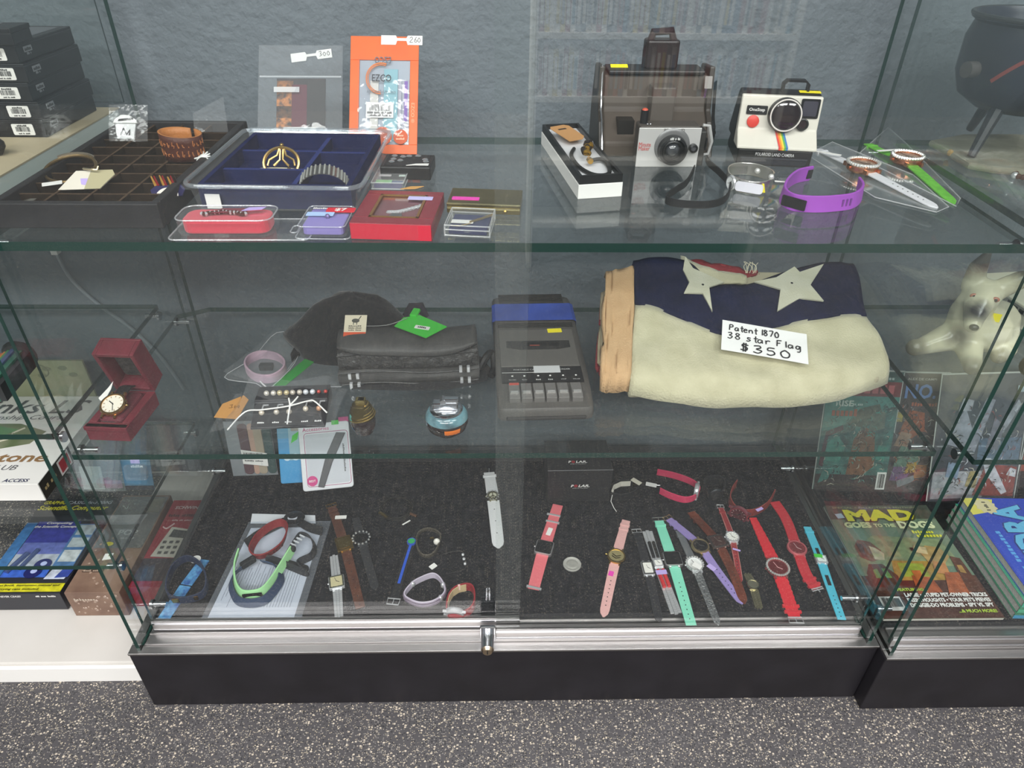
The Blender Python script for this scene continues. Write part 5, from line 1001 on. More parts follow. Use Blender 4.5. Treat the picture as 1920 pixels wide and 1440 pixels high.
# ---- black cloth pouch
o = G(665, 668, Z1)+Vector((0, .022, 0)); t = thing('cloth_pouch', 'crumpled black cloth dust pouch slumped behind the handbag', 'pouch', o); b = B(); n = 28; rings = []
ZP = VY(671, 545, o.y+.02).z-Z1
for j in range(11):
    v = j/10; ring = []
    for k in range(n):
        a = 2*PI*k/n; r = (1-v**2.2)**.5 if v < 1 else .02
        rx = .098*(1+.34*max(0, math.cos(a-PI))**8*math.exp(-((v-.28)/.22)**2)) * (1+.05*math.sin(5*a+5*v)+.02*math.sin(9*a)); ry = .052*(1+.05*math.sin(3*a+2))
        ring.append((rx*math.cos(a)*max(r, .03)+.0*v, ry*math.sin(a)*max(r, .03)+.012*v, ZP*v*(1+.03*math.sin(4*a))))
    rings.append(ring)
b.loft(rings); obj('cloth', b, mat('#1b1b1d', .9, 0, .2, bump=(40, 1.2), sheen=.2), t, smooth=True)
p = G(788, 592, Z1+.05); obj('drawstring_ruffle', B().tube([(p.x-o.x-.03, p.y-o.y, .04), (p.x-o.x-.012, p.y-o.y+.004, .062), (p.x-o.x, p.y-o.y, .066), (p.x-o.x+.012, p.y-o.y-.004, .050)], [.006, .011, .010, .004], 9), mat('#241f29', .9, bump=(90, 1.2)), t, smooth=True)
# ---- black clutch bag
M, W = foot((636, 724), (900, 714), Z1); hf = height_at(M, 770, 664); D = depth_to(M, 770, 611, hf+.012); t = thing('handbag', 'black embossed leather clutch bag with flap, silver clasps and hang tags', 'handbag', M=M)
OST = mat('#474645', .42, 0, .45, noise=(70, '#2c2b2b', .8), bump=(75, 1.4), key='ostrich'); next(n_ for n_ in OST.node_tree.nodes if n_.type == 'BUMP').inputs['Distance'].default_value = .006
SMO = mat('#4c4b4a', .5, 0, .4, noise=(25, '#3a3938', .8), bump=(110, .5))
def wav(x): return .004*math.sin(2.2*x/W*PI)
b = B(); N = 14
def body(x0, z0, z1, yo, d, bul):
    rings = []
    for i in range(N+1):
        x = x0+(W-2*x0)*i/N; e = 1-.55*abs(2*i/N-1)**7; rings.append([(x, yo-bul*e, z0), (x, yo-bul*e-.003, (z0+z1)/2), (x, yo-bul*e*.6, z1+wav(x)), (x, yo+d, z1+wav(x)*.5+.006), (x, yo+d, z0)])
    return B().loft(rings)
obj('rear_compartment', body(0, .001, hf*.42, .004, D*.9, .003), SMO, t, smooth=True, bevel=.002); obj('front_compartment', body(.002, hf*.46, hf*.98, .008, D*.9, .003), OST, t, smooth=True, bevel=.002)
for zz, yy in ((hf*.44, -.001), (hf*.04, .0), (hf*.97, .004)): obj('piping', B().tube([(.002+(W-.004)*i/N, yy-.0015, zz+wav(W*i/N)*.8) for i in range(N+1)], .0014, 6), mat('#1b1b1b', .35), t, smooth=True)
fl = []
for i in range(23):
    u = i/22; e = (1-abs(2*u-1)**4); fl.append((.004+(W-.008)*u, e))
def flap(u, v):
    x = .004+(W-.008)*u; e = 1-abs(2*u-1)**5; yy = D*.95+(-.004-D*.95)*v*(.80+.20*e); drop = max(0, (v*(.80+.20*e)-.86)/.14)
    return (x, yy, hf+.008+wav(x)*.6+.010*math.sin(PI*min(1, v*1.05))-.008*drop**1.5)
obj('flap', B().grid(flap, 22, 12), SMO, t, smooth=True).modifiers.new('solid', 'SOLIDIFY').thickness = .003
obj('flap_piping', B().tube([flap(i/30, 1) for i in range(31)], .0013, 6), mat('#1b1b1b', .35), t, smooth=True)
for px, py in ((665, 704), (668, 722), (871, 691), (873, 712)):
    xx = (M.inverted() @ VY(px, py, (M @ Vector((W/2, 0, 0))).y)).x; zz = height_at(M, px, py, -.002); cl_ = obj('clasp', B().box(xx-.004, xx+.004, -.006, .001, zz-.0042, zz+.0042), mat('#5a5854', .4, .8), t, bevel=.0008)
    for s_ in (-1, 1): obj('clasp_end', B().box(xx+s_*.006-.0025, xx+s_*.006+.0025, -.0065, .001, zz-.0048, zz+.0048), SLV, cl_, bevel=.0008)
tg = M @ T(W*.135, D*.40, hf+.020) @ Rz(-.06) @ Rx(.55); g_ = obj('hang_tag', B().box(-.017, .017, -.006, .036, 0, .0012), mat('#dcd2b8', .65), None); g_.parent = t; g_.matrix_local = M.inverted() @ tg
obj('orange_band', B().box(-.017, .017, -.006, .006, .0012, .0016), mat('#d4552e', .6), g_)
b = B(); b.prism(circ(.006, 14, 0, .026, .6), .0012, .0016); b.tube([(.004, .027, .0014), (.008, .034, .0014)], .0008, 5); b.tube([(-.003, .024, .0014), (-.003, .019, .0014)], .0006, 5); b.tube([(.002, .024, .0014), (.002, .019, .0014)], .0006, 5); obj('bird_print', b, mat('#4a4a42', .7), g_)
for k in range(3): txt(g_, ('~Genuine', '~ostrich leather', '~hand made')[k], mat('#6a6658', .7), .02, .0022, T(0, .0165-.0035*k, .0016))
tg = M @ T(W*.585, D*.62, hf+.028) @ Rz(-.35) @ Rx(.12); g_ = obj('security_tag', B().prism([(-.036, -.014), (.022, -.030), (.044, .004), (.004, .018), (-.008, .022), (-.030, .010)], 0, .0016), mat('#3fbf3a', .45), None); g_.parent = t; g_.matrix_local = M.inverted() @ tg
obj('tag_clip', B().box(-.022, -.010, .014, .034, 0, .006), mat('#3fbf3a', .4), g_, bevel=.002); obj('white_sticker', B().prism(rrect(.024, .008, .001, 2, .008, -.008), .0016, .002), WHT, g_); txt(g_, '~49.99', BLK, .014, .004, T(.008, -.008, .0022))
obj('tag_string', B().tube(spline([(W*.15, D*.6, hf+.03), (W*.35, D*.7, hf+.026), (W*.5, D*.8, hf+.034)], 5), .0006, 5), mat('#8a8a88', .6), t)
obj('mesh_bag', B().prism([(.02, -.010), (W*.5, -.020), (W*.75, -.022), (W*.92, -.012), (W*1.05, .0), (W*1.09, .03), (W*1.02, .07), (W*.6, .06)], .0002, .0012), mat('#1c1c1e', .9, noise=(400, '#2e2e30', .9)), t)
obj('shoulder_strap', B().tube(spline([(W*1.0, .02, .008), (W*1.05, .03, .024), (W*1.10, .04, .026), (W*1.11, .02, .010), (W*1.08, .005, .005)], 6), .006, 8), mat('#141416', .5), t, smooth=True)
# ---- two table lighters
o = G(684, 811, Z1); t = thing('table_lighter', 'egg-shaped ceramic lighter, dark below with a gilt ribbed shell top', 'lighter', o); hz = VY(682, 748, o.y).z-Z1
b = B(); rr = random.Random(5); prof = [(.004, 0), (.012, .002), (.0165, .012), (.018, .022), (.0175, .032)]
b.lathe(prof, 24, sx=1.0, sy=.9); obj('dark_base', b, mat('#221619', .12, 0, .6, noise=(60, '#3a2a28', .8), coat=.8), t, smooth=True)
rib = [(.0178, .030), (.0185, .033), (.0168, .036), (.017, .039), (.0150, .042), (.0152, .045), (.0128, .048), (.0125, .051), (.0095, .053)]
obj('shell_top', B().lathe(rib, 24, sx=1, sy=.9), mat('#6e6038', .3, .8, noise=(40, '#4a4228', .8)), t, smooth=True)
for k in range(6): r_ = .0182-.0016*k; obj('gilt_rib', B().tube([(r_*math.cos(a*PI/12), r_*.92*math.sin(a*PI/12), .0315+.0035*k+.004*math.cos(a*PI/12)) for a in range(24)], .0011, 6, True), mat('#c2a866', .25, .9), t, smooth=True)
obj('teal_glaze', B().sph((-.0135, -.004, .030), .007, 10, sc=(.6, 1, 1.4)), mat('#4a8a82', .2, 0, .5), t, smooth=True)
b = B(); b.box(-.007, .007, -.006, .006, .050, .060); obj('burner', b, mat('#b7a468', .25, .9), t, bevel=.002); obj('lever', B().box(-.003, .006, -.004, .004, .060, min(.068, hz)), mat('#9a8a54', .25, .9), t, bevel=.0015)
o = G(839, 807, Z1); t = thing('table_lighter', 'round ceramic table lighter with chrome top and orange sticker', 'lighter', o); R_ = .031
obj('bowl', B().lathe([(.012, 0), (.020, .002), (.028, .010), (R_, .020), (.0305, .027)], 32), mat('#1e1210', .1, 0, .6, coat=.9), t, smooth=True)
obj('blue_glaze', B().lathe([(.0306, .0265), (.0295, .032), (.026, .037), (.022, .039)], 32), mat('#6f9aa4', .15, 0, .6, noise=(45, '#3a4a52', .9), coat=.7), t, smooth=True)
obj('chrome_collar', B().lathe([(.0235, .038), (.0235, .040), (.021, .0415), (.012, .042)], 28), CHROME, t, smooth=True); obj('lighter_body', B().box(-.019, .017, -.007, .007, .041, .052), CHROME, t, bevel=.002)
obj('lever', B().box(-.003, .018, -.005, .005, .052, .058), CHROME, t, bevel=.0015); obj('spark_wheel', B().tube([(-.004, -.006, .054), (-.004, .006, .054)], .004, 12), STEEL, t, smooth=True)
obj('price_sticker', B().grid(lambda u, v: (R_*1.012*math.sin(.05+.75*u-.1)*(1-.10*(1-v)**2), -R_*1.012*math.cos(.05+.75*u-.1)*(1-.10*(1-v)**2), .012+.011*v), 6, 3), STICK['orange'], t)
# ---- cassette recorder
M, W = foot((934, 789), (1114, 785), Z1); hfr = height_at(M, 1024, 768); hb = hfr+.009; D = depth_to(M, 1015, 551, hb); t = thing('cassette_recorder', 'dark grey cassette recorder wrapped with a strip of blue tape', 'cassette recorder', M=M)
GP = mat('#524f4c', .42, noise=(30, '#4a4744', .6))
def tz(y): return hfr+(hb-hfr)*min(1, max(0, y/(D*.22)))**.8 if y < D*.22 else hb
pr = [(0, 0), (-.002, hfr*.5), (.004, hfr)]+[(D*.22*k/4, tz(D*.22*k/4)) for k in range(1, 5)]+[(D*.9, hb+.002), (D*.985, hb-.004), (D, hb*.6), (D, 0)]
rings = []
for i, (x, ins) in enumerate(((0, .010), (.003, .003), (.010, 0), (W-.010, 0), (W-.003, .003), (W, .010))): rings.append([(x, y*(1-2*ins/D)+ins, z-ins*.35 if z > .01 else z) for y, z in pr])
obj('housing', B().loft(rings), GP, t, smooth=True)
def tp(x, y): return T(W*x, D*y, tz(D*y)+.0012)
for k in range(10):
    yy = .885+k*.0105; obj('speaker_rib', B().box(W*.08, W*.90, D*yy-.0009, D*yy+.0009, hb-.001, hb+.0024), mat('#201f1e', .5), t)
for k in range(4): yy = .640+k*.012; obj('speaker_rib', B().box(W*.05, W*.95, D*yy-.0010, D*yy+.0010, hb-.001, hb+.0022), mat('#201f1e', .5), t)
TAPE = mat('#3450ac', .5, noise=(18, '#263d86', .8), bump=(25, .4)); b = B()
b.loft([[(-.0015, y, 0), (-.0015, y, hb+.001), (.004, y, hb+.0042), (W-.004, y, hb+.0042), (W+.0015, y, hb+.001), (W+.0015, y, 0)] for y in (D*.695, D*.87)], closed=False, cap=False); obj('blue_tape', b, TAPE, t)
dr = obj('cassette_door', B().box(W*.055, W*.93, D*.29, D*.615, hb-.001, hb+.0020), mat('#5f5c58', .38), t, bevel=.001)
obj('window', B().prism([(-.052, .012), (.052, .012), (.052, -.008), (.03, -.014), (-.03, -.014), (-.052, -.008)], 0, .0008), mat('#2a2827', .2, 0, .5, coat=.4), dr, M=T(W*.50, D*.47, hb+.002)); obj('cassette_view', B().box(-.024, .034, -.005, .007, .0008, .0012), mat('#151515', .3), dr, M=T(W*.50, D*.47, hb+.002)); obj('red_mark', B().box(-.014, .002, -.004, -.002, .0012, .0015), mat('#a04a3c', .5), dr, M=T(W*.50, D*.47, hb+.002))
pn = obj('label_panel', B().box(W*.055, W*.935, D*.165, D*.285, hb-.001, hb+.0014), mat('#1b1a1a', .3), t)
txt(pn, 'PORTABLE CASSETTE TAPE RECORDER', mat('#c9c9c6', .6), W*.62, .0034, T(W*.50, D*.262, hb+.0016)); obj('tape_scrap', B().box(W*.41, W*.70, D*.235, D*.29, hb+.0015, hb+.0019), clear((.85, .87, .88), 1.5, .1, .45), pn)
obj('white_rule', B().box(W*.06, W*.60, D*.238, D*.240, hb+.0015, hb+.0017), WHT, pn)
for x, s in ((.17, 'RECORD'), (.30, 'PLAY'), (.45, '~REW'), (.58, '~F.F'), (.72, 'STOP'), (.86, 'PAUSE')): txt(pn, s, mat('#c9c9c6', .6), W*(.055 if len(s) < 5 else .075), .0026, T(W*x, D*.182, hb+.0016)); obj('mark_dot', B().prism(circ(.0016, 10, W*x, D*.212), hb+.0014, hb+.0018), WHT, pn)
for k in range(6):
    x = .115+.128*k+(.015 if k == 5 else 0); ky = obj('key', B().loft([[(xx, y, z) for y, z in ((D*.045, hfr-.002), (D*.045, hfr+.010), (D*.075, hfr+.013), (D*.150, hb+.003), (D*.160, hb-.004))] for xx in (W*x+.001, W*x+W*.118)]), mat('#7a7774', .28, .3), t, bevel=.0006)
    obj('key_ridge', B().box(W*x+.003, W*x+W*.118-.002, D*.07, D*.082, hfr+.0125, hfr+.0150), mat('#c4c2be', .25, .5), ky)
    if k == 0: obj('red_strip', B().box(W*x+.002, W*x+W*.117, D*.135, D*.152, hb-.001, hb+.0034), mat('#b4483c', .5), ky)
obj('price_sticker', B().prism(rrect(.024, .012, .001), 0, .0006), STICK['yellow'], t, M=T(W*.72, D*.60, hb+.0022) @ Rz(.05)); obj('front_bumper', B().box(.012, W-.012, -.0045, .0, .002, hfr*.45), mat('#2c2a29', .5), t, bevel=.002)
# ---- folded flag
M, W, H = standing((1182, 716), (1650, 716), Z1+.048, (1188, 478), .425); t = thing('folded_flag', 'old folded flag, navy with white stars above faded cream and red stripes', 'flag', M=M); I = M.inverted()
def LP(px, py, dz=0):
    o = I @ CAM; d = I.to_3x3() @ ray(px, py); p = o+d*((dz-o.z)/d.z); return Vector((p.x, p.y, dz))
def curve(pts, n, dz=0): 
    s = spline([LP(*p, dz) for p in pts], 12); k = len(s)-1; return [s[round(i*k/n)] for i in range(n+1)]
def cloth(name, lo, hi, m, z0=0, roll=(0, 0), nu=40, nv=12, th=.004, wr=.0022, parent=None):
    A, Bc = curve(lo, nu, z0), curve(hi, nu, z0)
    def f(u, v):
        p = A[round(u*nu)].lerp(Bc[round(u*nu)], v); z = z0+wr*(math.sin(17*u+6*v)+.7*math.sin(31*u-9*v+1))
        if roll[0]: z -= .030*max(0, 1-v/roll[0])**2
        if roll[1]: z -= .030*max(0, 1-(1-v)/roll[1])**2
        return (p.x, p.y, z)
    o_ = obj(name, B().grid(f, nu, nv), m, parent or t, smooth=True); s_ = o_.modifiers.new('solid', 'SOLIDIFY'); s_.thickness = th; s_.offset = -1; return o_
CR = mat('#c4bfa2', .9, 0, .15, noise=(26, '#b1ac8e', .8), bump=(330, .6), sheen=.2); NVB = mat('#141830', .9, 0, .15, noise=(30, '#1c2140', .7), bump=(330, .5)); RED = mat('#8a2a30', .9, noise=(26, '#76222a', .7), bump=(330, .5)); HO = mat('#c9a67c', .9, noise=(30, '#bb966c', .7), bump=(330, .6))
cloth('white_stripe', [(1183, 718), (1270, 732), (1400, 742), (1520, 737), (1620, 718), (1681, 694)], [(1190, 567), (1262, 588), (1357, 625), (1440, 612), (1540, 595), (1625, 589)], CR, 0, (.25, 0), th=.006)
cloth('navy_canton', [(1190, 569), (1262, 590), (1357, 627), (1440, 614), (1540, 597), (1626, 590)], [(1188, 477), (1285, 476), (1340, 520), (1400, 522), (1500, 489), (1600, 481)], NVB, .001, (0, .12), th=.006)
cloth('hoist_strip', [(1131, 711), (1150, 713), (1184, 710)], [(1136, 494), (1155, 490), (1190, 482)], HO, .003, (.1, .1), nu=14, nv=16, th=.007, wr=.001)
cloth('red_layer', [(1180, 731), (1265, 746), (1340, 753), (1392, 753)], [(1182, 700), (1265, 715), (1340, 724), (1392, 728)], RED, -.034, (0, 0), nu=20, nv=3, th=.006)
cloth('red_fold', [(1272, 520), (1330, 516), (1395, 520), (1425, 512)], [(1278, 476), (1330, 482), (1390, 498), (1415, 508)], RED, -.012, (0, .2), nu=20, nv=4); cloth('cream_fold', [(1280, 530), (1340, 530), (1400, 530)], [(1276, 478), (1330, 502), (1400, 515)], CR, -.007, nu=16, nv=4, wr=.001)
cloth('inner_layer', [(1120, 690), (1130, 708)], [(1128, 560), (1140, 548)], RED, -.03, nu=6, nv=10); cloth('inner_cream_layer', [(1124, 680), (1136, 690)], [(1128, 548), (1142, 546)], mat('#a99c80', .9), -.022, nu=6, nv=10)
for k, st in enumerate(([(1285, 480), (1300, 502), (1358, 528), (1330, 537), (1336, 583), (1318, 549), (1283, 548), (1293, 528), (1281, 505)], [(1545, 494), (1520, 533), (1545, 563), (1500, 558), (1458, 582), (1464, 541), (1415, 527), (1456, 519), (1490, 499), (1500, 509)])):
    pl = [LP(*p, .007) for p in st]; obj('star', B().prism([(p.x, p.y) for p in pl], .0035, .0062), mat('#c9c8b4', .9, noise=(30, '#b8b69c', .7), bump=(330, .6)), t); c_ = LP(*((1318, 533), (1485, 530))[k], .007); obj('moth_hole', B().prism(circ(.0022, 8, c_.x, c_.y), .006, .0066), BLK, t)
rr = random.Random(6); b = B()
for k in range(9): p = LP(1398+rr.random()*20, 512, .004); b.tube(spline([p, p+Vector((rr.uniform(-.006, .008), .012, .004)), p+Vector((rr.uniform(-.012, .016), .024, .006*rr.random()))], 4), .0005, 4)
obj('frayed_threads', b, mat('#cfc9ae', .9), t)
b = B(); pr = [LP(1183, 712), LP(1660, 700), LP(1600, 500), LP(1190, 490)]; obj('under_folds', B().prism([(p.x, p.y) for p in pr], -.046, -.014), mat('#a8a188', .9), t, bevel=.006)
rf = [I @ G(x, y, Z1+.007) for x, y in ((1182, 728), (1230, 737), (1290, 743), (1350, 746), (1400, 745))]; zl = (I.to_3x3() @ Vector((0, 0, 1))).normalized()
obj('red_underfold', B().ribbon(spline(rf, 5), zl, .013, .006), RED, t, bevel=.002)
# price card
c4 = [LP(x, y, .012) for x, y in ((1352, 655), (1516, 683), (1526, 621), (1367, 602))]; xa = (c4[1]-c4[0]); wa = xa.length; xa.normalize(); ya = Vector((-xa.y, xa.x, 0)); ha = (c4[3]-c4[0]).dot(ya)
Mc = M @ Matrix(((xa.x, ya.x, 0, c4[0].x), (xa.y, ya.y, 0, c4[0].y), (0, 0, 1, .012), (0, 0, 0, 1)))
t = thing('price_card', 'white handwritten price card reading three hundred fifty dollars, resting on the flag', 'price card', M=Mc)
obj('card', B().grid(lambda u, v: (wa*u, ha*v, .0006*math.sin(3*u+2*v)), 8, 4), PAPER, t).modifiers.new('solid', 'SOLIDIFY').thickness = .0006
GL = {'P': [[(.1, 0), (.15, 1)], [(.15, 1), (.7, .95), (.75, .65), (.2, .5)]], 'a': [[(.75, .5), (.3, .55), (.1, .2), (.4, 0), (.7, .3)], [(.75, .55), (.8, 0)]], 't': [[(.4, 1), (.4, .1), (.6, 0)], [(.1, .6), (.75, .65)]], 'e': [[(.1, .3), (.8, .4), (.5, .6), (.15, .3), (.4, 0), (.85, .1)]], 'n': [[(.1, .55), (.15, 0)], [(.15, .35), (.5, .55), (.75, .4), (.8, 0)]], '1': [[(.5, 1), (.45, 0)]], '8': [[(.8, .85), (.4, 1), (.25, .75), (.8, .3), (.5, 0), (.15, .25), (.5, .55), (.8, .85)]], '7': [[(.1, .95), (.85, 1), (.4, 0)]], '0': [[(.5, 1), (.15, .6), (.3, .05), (.75, .1), (.85, .6), (.5, 1)]], '3': [[(.15, .9), (.6, 1), (.7, .75), (.35, .52), (.8, .35), (.5, 0), (.1, .1)]], 's': [[(.75, .55), (.35, .6), (.3, .4), (.7, .2), (.4, 0), (.1, .05)]], 'r': [[(.2, .6), (.25, 0)], [(.25, .35), (.5, .6), (.85, .55)]], 'F': [[(.2, 1), (.15, 0)], [(.2, .95), (.85, 1)], [(.2, .5), (.65, .55)]], 'l': [[(.4, 1), (.4, 0)]], 'g': [[(.75, .5), (.3, .55), (.15, .2), (.45, .05), (.75, .4)], [(.78, .55), (.75, -.3), (.3, -.4)]], '$': [[(.8, .8), (.4, .9), (.3, .65), (.7, .45), (.6, .1), (.15, .15)], [(.42, 1.1), (.38, -.1)], [(.6, 1.1), (.56, -.1)]], '5': [[(.75, 1), (.25, .95), (.2, .6), (.6, .6), (.75, .25), (.4, 0), (.1, .1)]]}
def write(par, s, x, y, cw, chh, m, r):
    L = []
    for c in s:
        for g in GL.get(c, []): L.append([(x+a*cw*.9, y+b_*chh) for a, b_ in g])
        x += cw*(.55 if c in ' l1t' else 1)
    strokes(par, L, m, r, T(0, 0, .0012))
INK = mat('#1d1c20', .6)
write(t, 'Patent 1870', wa*.08, ha*.68, wa*.065, ha*.19, INK, .0009); write(t, '38 star Flag', wa*.06, ha*.40, wa*.086, ha*.20, INK, .0009); write(t, '$350', wa*.20, ha*.06, wa*.155, ha*.24, INK, .0011)
# ---- pouches leaning at the back of the mat
M, W, H = standing((438, 892), (522, 889), ZM, (431, 790), .43); t = thing('strap_pouch', 'clear pouch of brown, beige and green watch straps with a barcode label', 'pouch', M=M)
obj('backing', B().box(0, W, 0, H, 0, .0012), mat('#8e9296', .6), t); obj('silver_panel', B().box(.001, W*.28, .002, H-.002, .0012, .003), mat('#b7bcc2', .35, .5, bump=(40, 1)), t)
for x0, x1, c_ in ((.28, .50, '#5a3840'), (.50, .62, '#c8a08c'), (.60, .80, '#b4a48e'), (.80, 1.0, '#2c4a48')): obj('watch_strap', B().prism(rrect(W*(x1-x0)*.94, H*.92, W*.08, 4, W*(x0+x1)/2, H*.5), .0014, .0048), mat(c_, .6, bump=(200, .4)), t, bevel=.0008)
b, _ = pouchmesh(W, H, .003, .0052, seed=3); obj('film', b, clear((.97, .98, .98), 1.45, .08, .03, bump=(40, .8), key='pf'), t, smooth=True); l_ = obj('barcode_label', B().prism([(W*.30, H*.26), (W*.84, H*.20), (W*.85, H*.44), (W*.30, H*.52)], .0085, .009), WHT, t); barcode(l_, W*.42, H*.08, T(W*.55, H*.42, .0092) @ Rz(-.07), seed=8); txt(l_, '~leather straps', BLK, W*.4, .003, T(W*.55, H*.31, .0092) @ Rz(-.07))
M, W, H = standing((526, 911), (588, 907), ZM, (511, 790), .44); t = thing('accessory_pouch', 'bright blue accessory pouch with a green sticker, between two other pouches', 'pouch', M=T(0, .007, 0) @ M)
b = B().prism(rrect(W, H, .004, 3, W/2, H/2), 0, .004); obj('body', b, mat('#3f95cc', .35, noise=(14, '#57a8d8', .7), bump=(30, .4)), t, bevel=.0015); obj('header', B().box(.001, W-.001, H*.7, H*.99, .004, .0048), mat('#6aa3c0', .35), t); obj('window', B().box(W*.34, W*.96, H*.36, H*.92, .004, .0052), mat('#9fc0cc', .3), t)
obj('green_sticker', B().prism([(W*.40, H*.62), (W*.60, H*.68), (W*.66, H*.80), (W*.46, H*.74)], .0053, .0058), STICK['green'], t); obj('metal_part', B().prism(rrect(W*.34, H*.12, .002, 3, W*.6, H*.87), .0053, .008), mat('#9a968e', .35, .5), t)
for k in range(3): obj('white_drop', B().prism(circ(W*.11, 14, W*(.26+.26*k), H*.41), .0053, .007), mat('#cfe4ee', .4), t)
M, W, H = standing((569, 922), (664, 912), ZM, (556, 797), .44); t = thing('accessory_pouch', 'white and magenta accessories pouch showing a grey watch strap', 'pouch', M=M)
obj('body', B().prism(rrect(W, H, .006, 4, W/2, H/2), 0, .004), mat('#dfe0e4', .45), t, bevel=.0015); obj('header', B().prism([(W*.80, H*.985), (W*.995, H*.985), (W*.995, H*1.06), (W*.80, H*1.06)], .001, .003), mat('#c02a78', .5), t)
b = B().tube([(x, y, .0042) for x, y in rrect(W*.86, H*.80, .006, 4, W*.53, H*.46)], .0006, 5, True); obj('printed_border', b, mat('#b0487c', .6), t); obj('window', B().prism(rrect(W*.82, H*.76, .005, 4, W*.53, H*.46), .004, .0046), mat('#c6c9d0', .4, noise=(12, '#b4b8c2', .6)), t)
obj('grey_strap', B().prism([(W*.30, H*.05), (W*.42, H*.03), (W*.62, H*.40), (W*.92, H*.82), (W*.74, H*.84), (W*.50, H*.50)], .0046, .007), mat('#4a4a4e', .5), t, bevel=.001); txt(t, 'Accessories', mat('#c2407c', .6), W*.52, .0075, T(W*.34, H*.915, .0043), bold=.01)
d_ = obj('best_badge', B().prism(circ(.0105, 24, W*.20, H*.145), .0048, .0054), mat('#cc2c80', .5), t); txt(d_, 'BEST', WHT, .013, .0045, T(W*.20, H*.145, .0056), bold=.012); txt(t, '~Universal accessories', mat('#555', .6), H*.42, .0035, T(W*.86, H*.45, .0049) @ Rz(-PI/2)); obj('green_tape', B().box(W*.66, W*.80, H*.955, H*1.02, .004, .0046), STICK['green'], t)
# ---- black gift box on the mat
M, W = foot((1025, 941), (1141, 939), ZM); h = height_at(M, 1083, 881); D = depth_to(M, 1075, 826, h); t = thing('gift_box', 'square black box with white and red lettering on its front and lid', 'box', M=M)
KB = mat('#1c1c1e', .55, noise=(40, '#222225', .6)); obj('body', B().box(0, W, 0, D, 0, h*.9), KB, t, bevel=.001); obj('lid', B().box(-.0012, W+.0012, -.0012, D+.0012, h*.42, h), KB, t, bevel=.0012); obj('lid_edge', B().tube([(-.0015, -.0015, h), (W+.0015, -.0015, h)], .0005, 5), mat('#8a8a8c', .5), t)
for Mx in (front(W*.52, h*.52, -.0014), T(W*.48, D*.26, h+.0004)):
    txt(t, 'P', WHT, .0058, .0066, Mx @ T(-.0162, 0, 0), bold=.03, shear=.2); txt(t, 'O', mat('#c8333c', .5), .0066, .0066, Mx @ T(-.0092, 0, 0), bold=.05); txt(t, 'LAR.', WHT, .0225, .0066, Mx @ T(.0070, 0, 0), bold=.03, shear=.2); txt(t, 'LISTEN TO YOUR BODY', WHT, .031, .0016, Mx @ T(0, -.0062, 0))
# ================================================================ left-hand white case
ZS, ZL, ZU = .278, .046, .880
def print_on(par, M, W, D, items):
    """flat coloured shapes: (name, hex, poly in 0..1) laid on a face W x D"""
    for i, (nm, c, pl) in enumerate(items): obj(nm, B().prism([(x*W, y*D) for x, y in pl], .0002+.00012*i, .0003+.00012*i), mat(c, .45, noise=(75, tuple(v*.45 for v in lin(c)), .75)), par, M=M)
R4 = lambda x0, y0, x1, y1: [(x0, y0), (x1, y0), (x1, y1), (x0, y1)]
# stack of black boxes
f0 = G(90, 258, ZU); bk = G(172, 207, ZU); hh = (VY(37, 82, f0.y).z-ZU)/5; wB, dB = .19, bk.y-f0.y
KB2 = mat('#0f1013', .4, 0, .35, noise=(25, '#141519', .6)); ORD = ('bottom', 'second from the bottom', 'middle', 'second from the top', 'topmost')
for k in range(5):
    x = f0.x+.004*k*0; off = (.0, .003, -.002, .002, -.001)[k]
    t = thing('black_carton', 'flat black carton with white barcode label, %s of the stack of five' % ORD[k], 'carton', (x-wB+off, f0.y, ZU+hh*k+.0002), group='stacked black cartons on the white shelf')
    obj('body', B().box(0, wB, 0, dB, 0, hh*.975), KB2, t, bevel=.0012); obj('lid_line', B().box(-.0004, wB+.0004, -.0005, dB, hh*.82, hh*.84), mat('#2e3036', .4), t)
    l_ = obj('barcode_label', B().prism(rrect(.030, hh*.62, .002), 0, .0006), WHT, t, M=front(wB-.030, hh*.45)); barcode(l_, .020, hh*.26, T(0, hh*.02, .0007), 16, seed=k); txt(l_, '~L9021%d' % k, BLK, .014, .0022, T(0, hh*.22, .0008)); txt(l_, '~MADE IN CHINA', BLK, .016, .0018, T(0, -hh*.22, .0008))
    sm_ = obj('side_print', B().prism(rrect(.020, .007, .0005), 0, .0004), mat('#8a8c90', .5), t, M=T(wB+.0006, .026, hh*.58) @ Rz(PI/2) @ Rx(PI/2)); txt(sm_, '~BOXES', BLK, .016, .004, T(0, 0, .0005), bold=.02); txt(sm_, '~No. 1', mat('#8a8c90', .5), .011, .003, T(0, -.0055, .0003))
    if k == 4:
        tp_ = obj('top_print', B().box(wB-.09, wB-.012, .02, dB-.01, hh*.976, hh*.98), mat('#5a5c60', .35), t); txt(tp_, '~SIZE', mat('#b4442c', .5), .03, .014, T(wB-.05, dB*.55, hh*.982), bold=.02)
p = G(52, 42, ZU+hh*5+.02); t = thing('black_carton', 'loose black carton lying askew on top of the stack of five', 'carton', (p.x, p.y, ZU+hh*5), rz=.05); obj('body', B().box(-.12, 0, -.05, 0, 0, .014), KB2, t, bevel=.001); obj('lid', B().box(-.121, .001, -.051, .001, .014, .020), KB2, t, bevel=.001); obj('grey_panel', B().box(-.10, -.03, -.044, -.006, .020, .0204), mat('#7c7e82', .4), t)
p = G(6, 292, ZU); t = thing('stone_lump', 'dark knobbly stone lump at the far left of the white shelf', 'stone', p); rr = random.Random(3); b = B()
for k in range(7): b.sph((-.012+rr.uniform(-.012, .014), rr.uniform(-.01, .01), .010+rr.uniform(-.003, .008)), .010, 8)
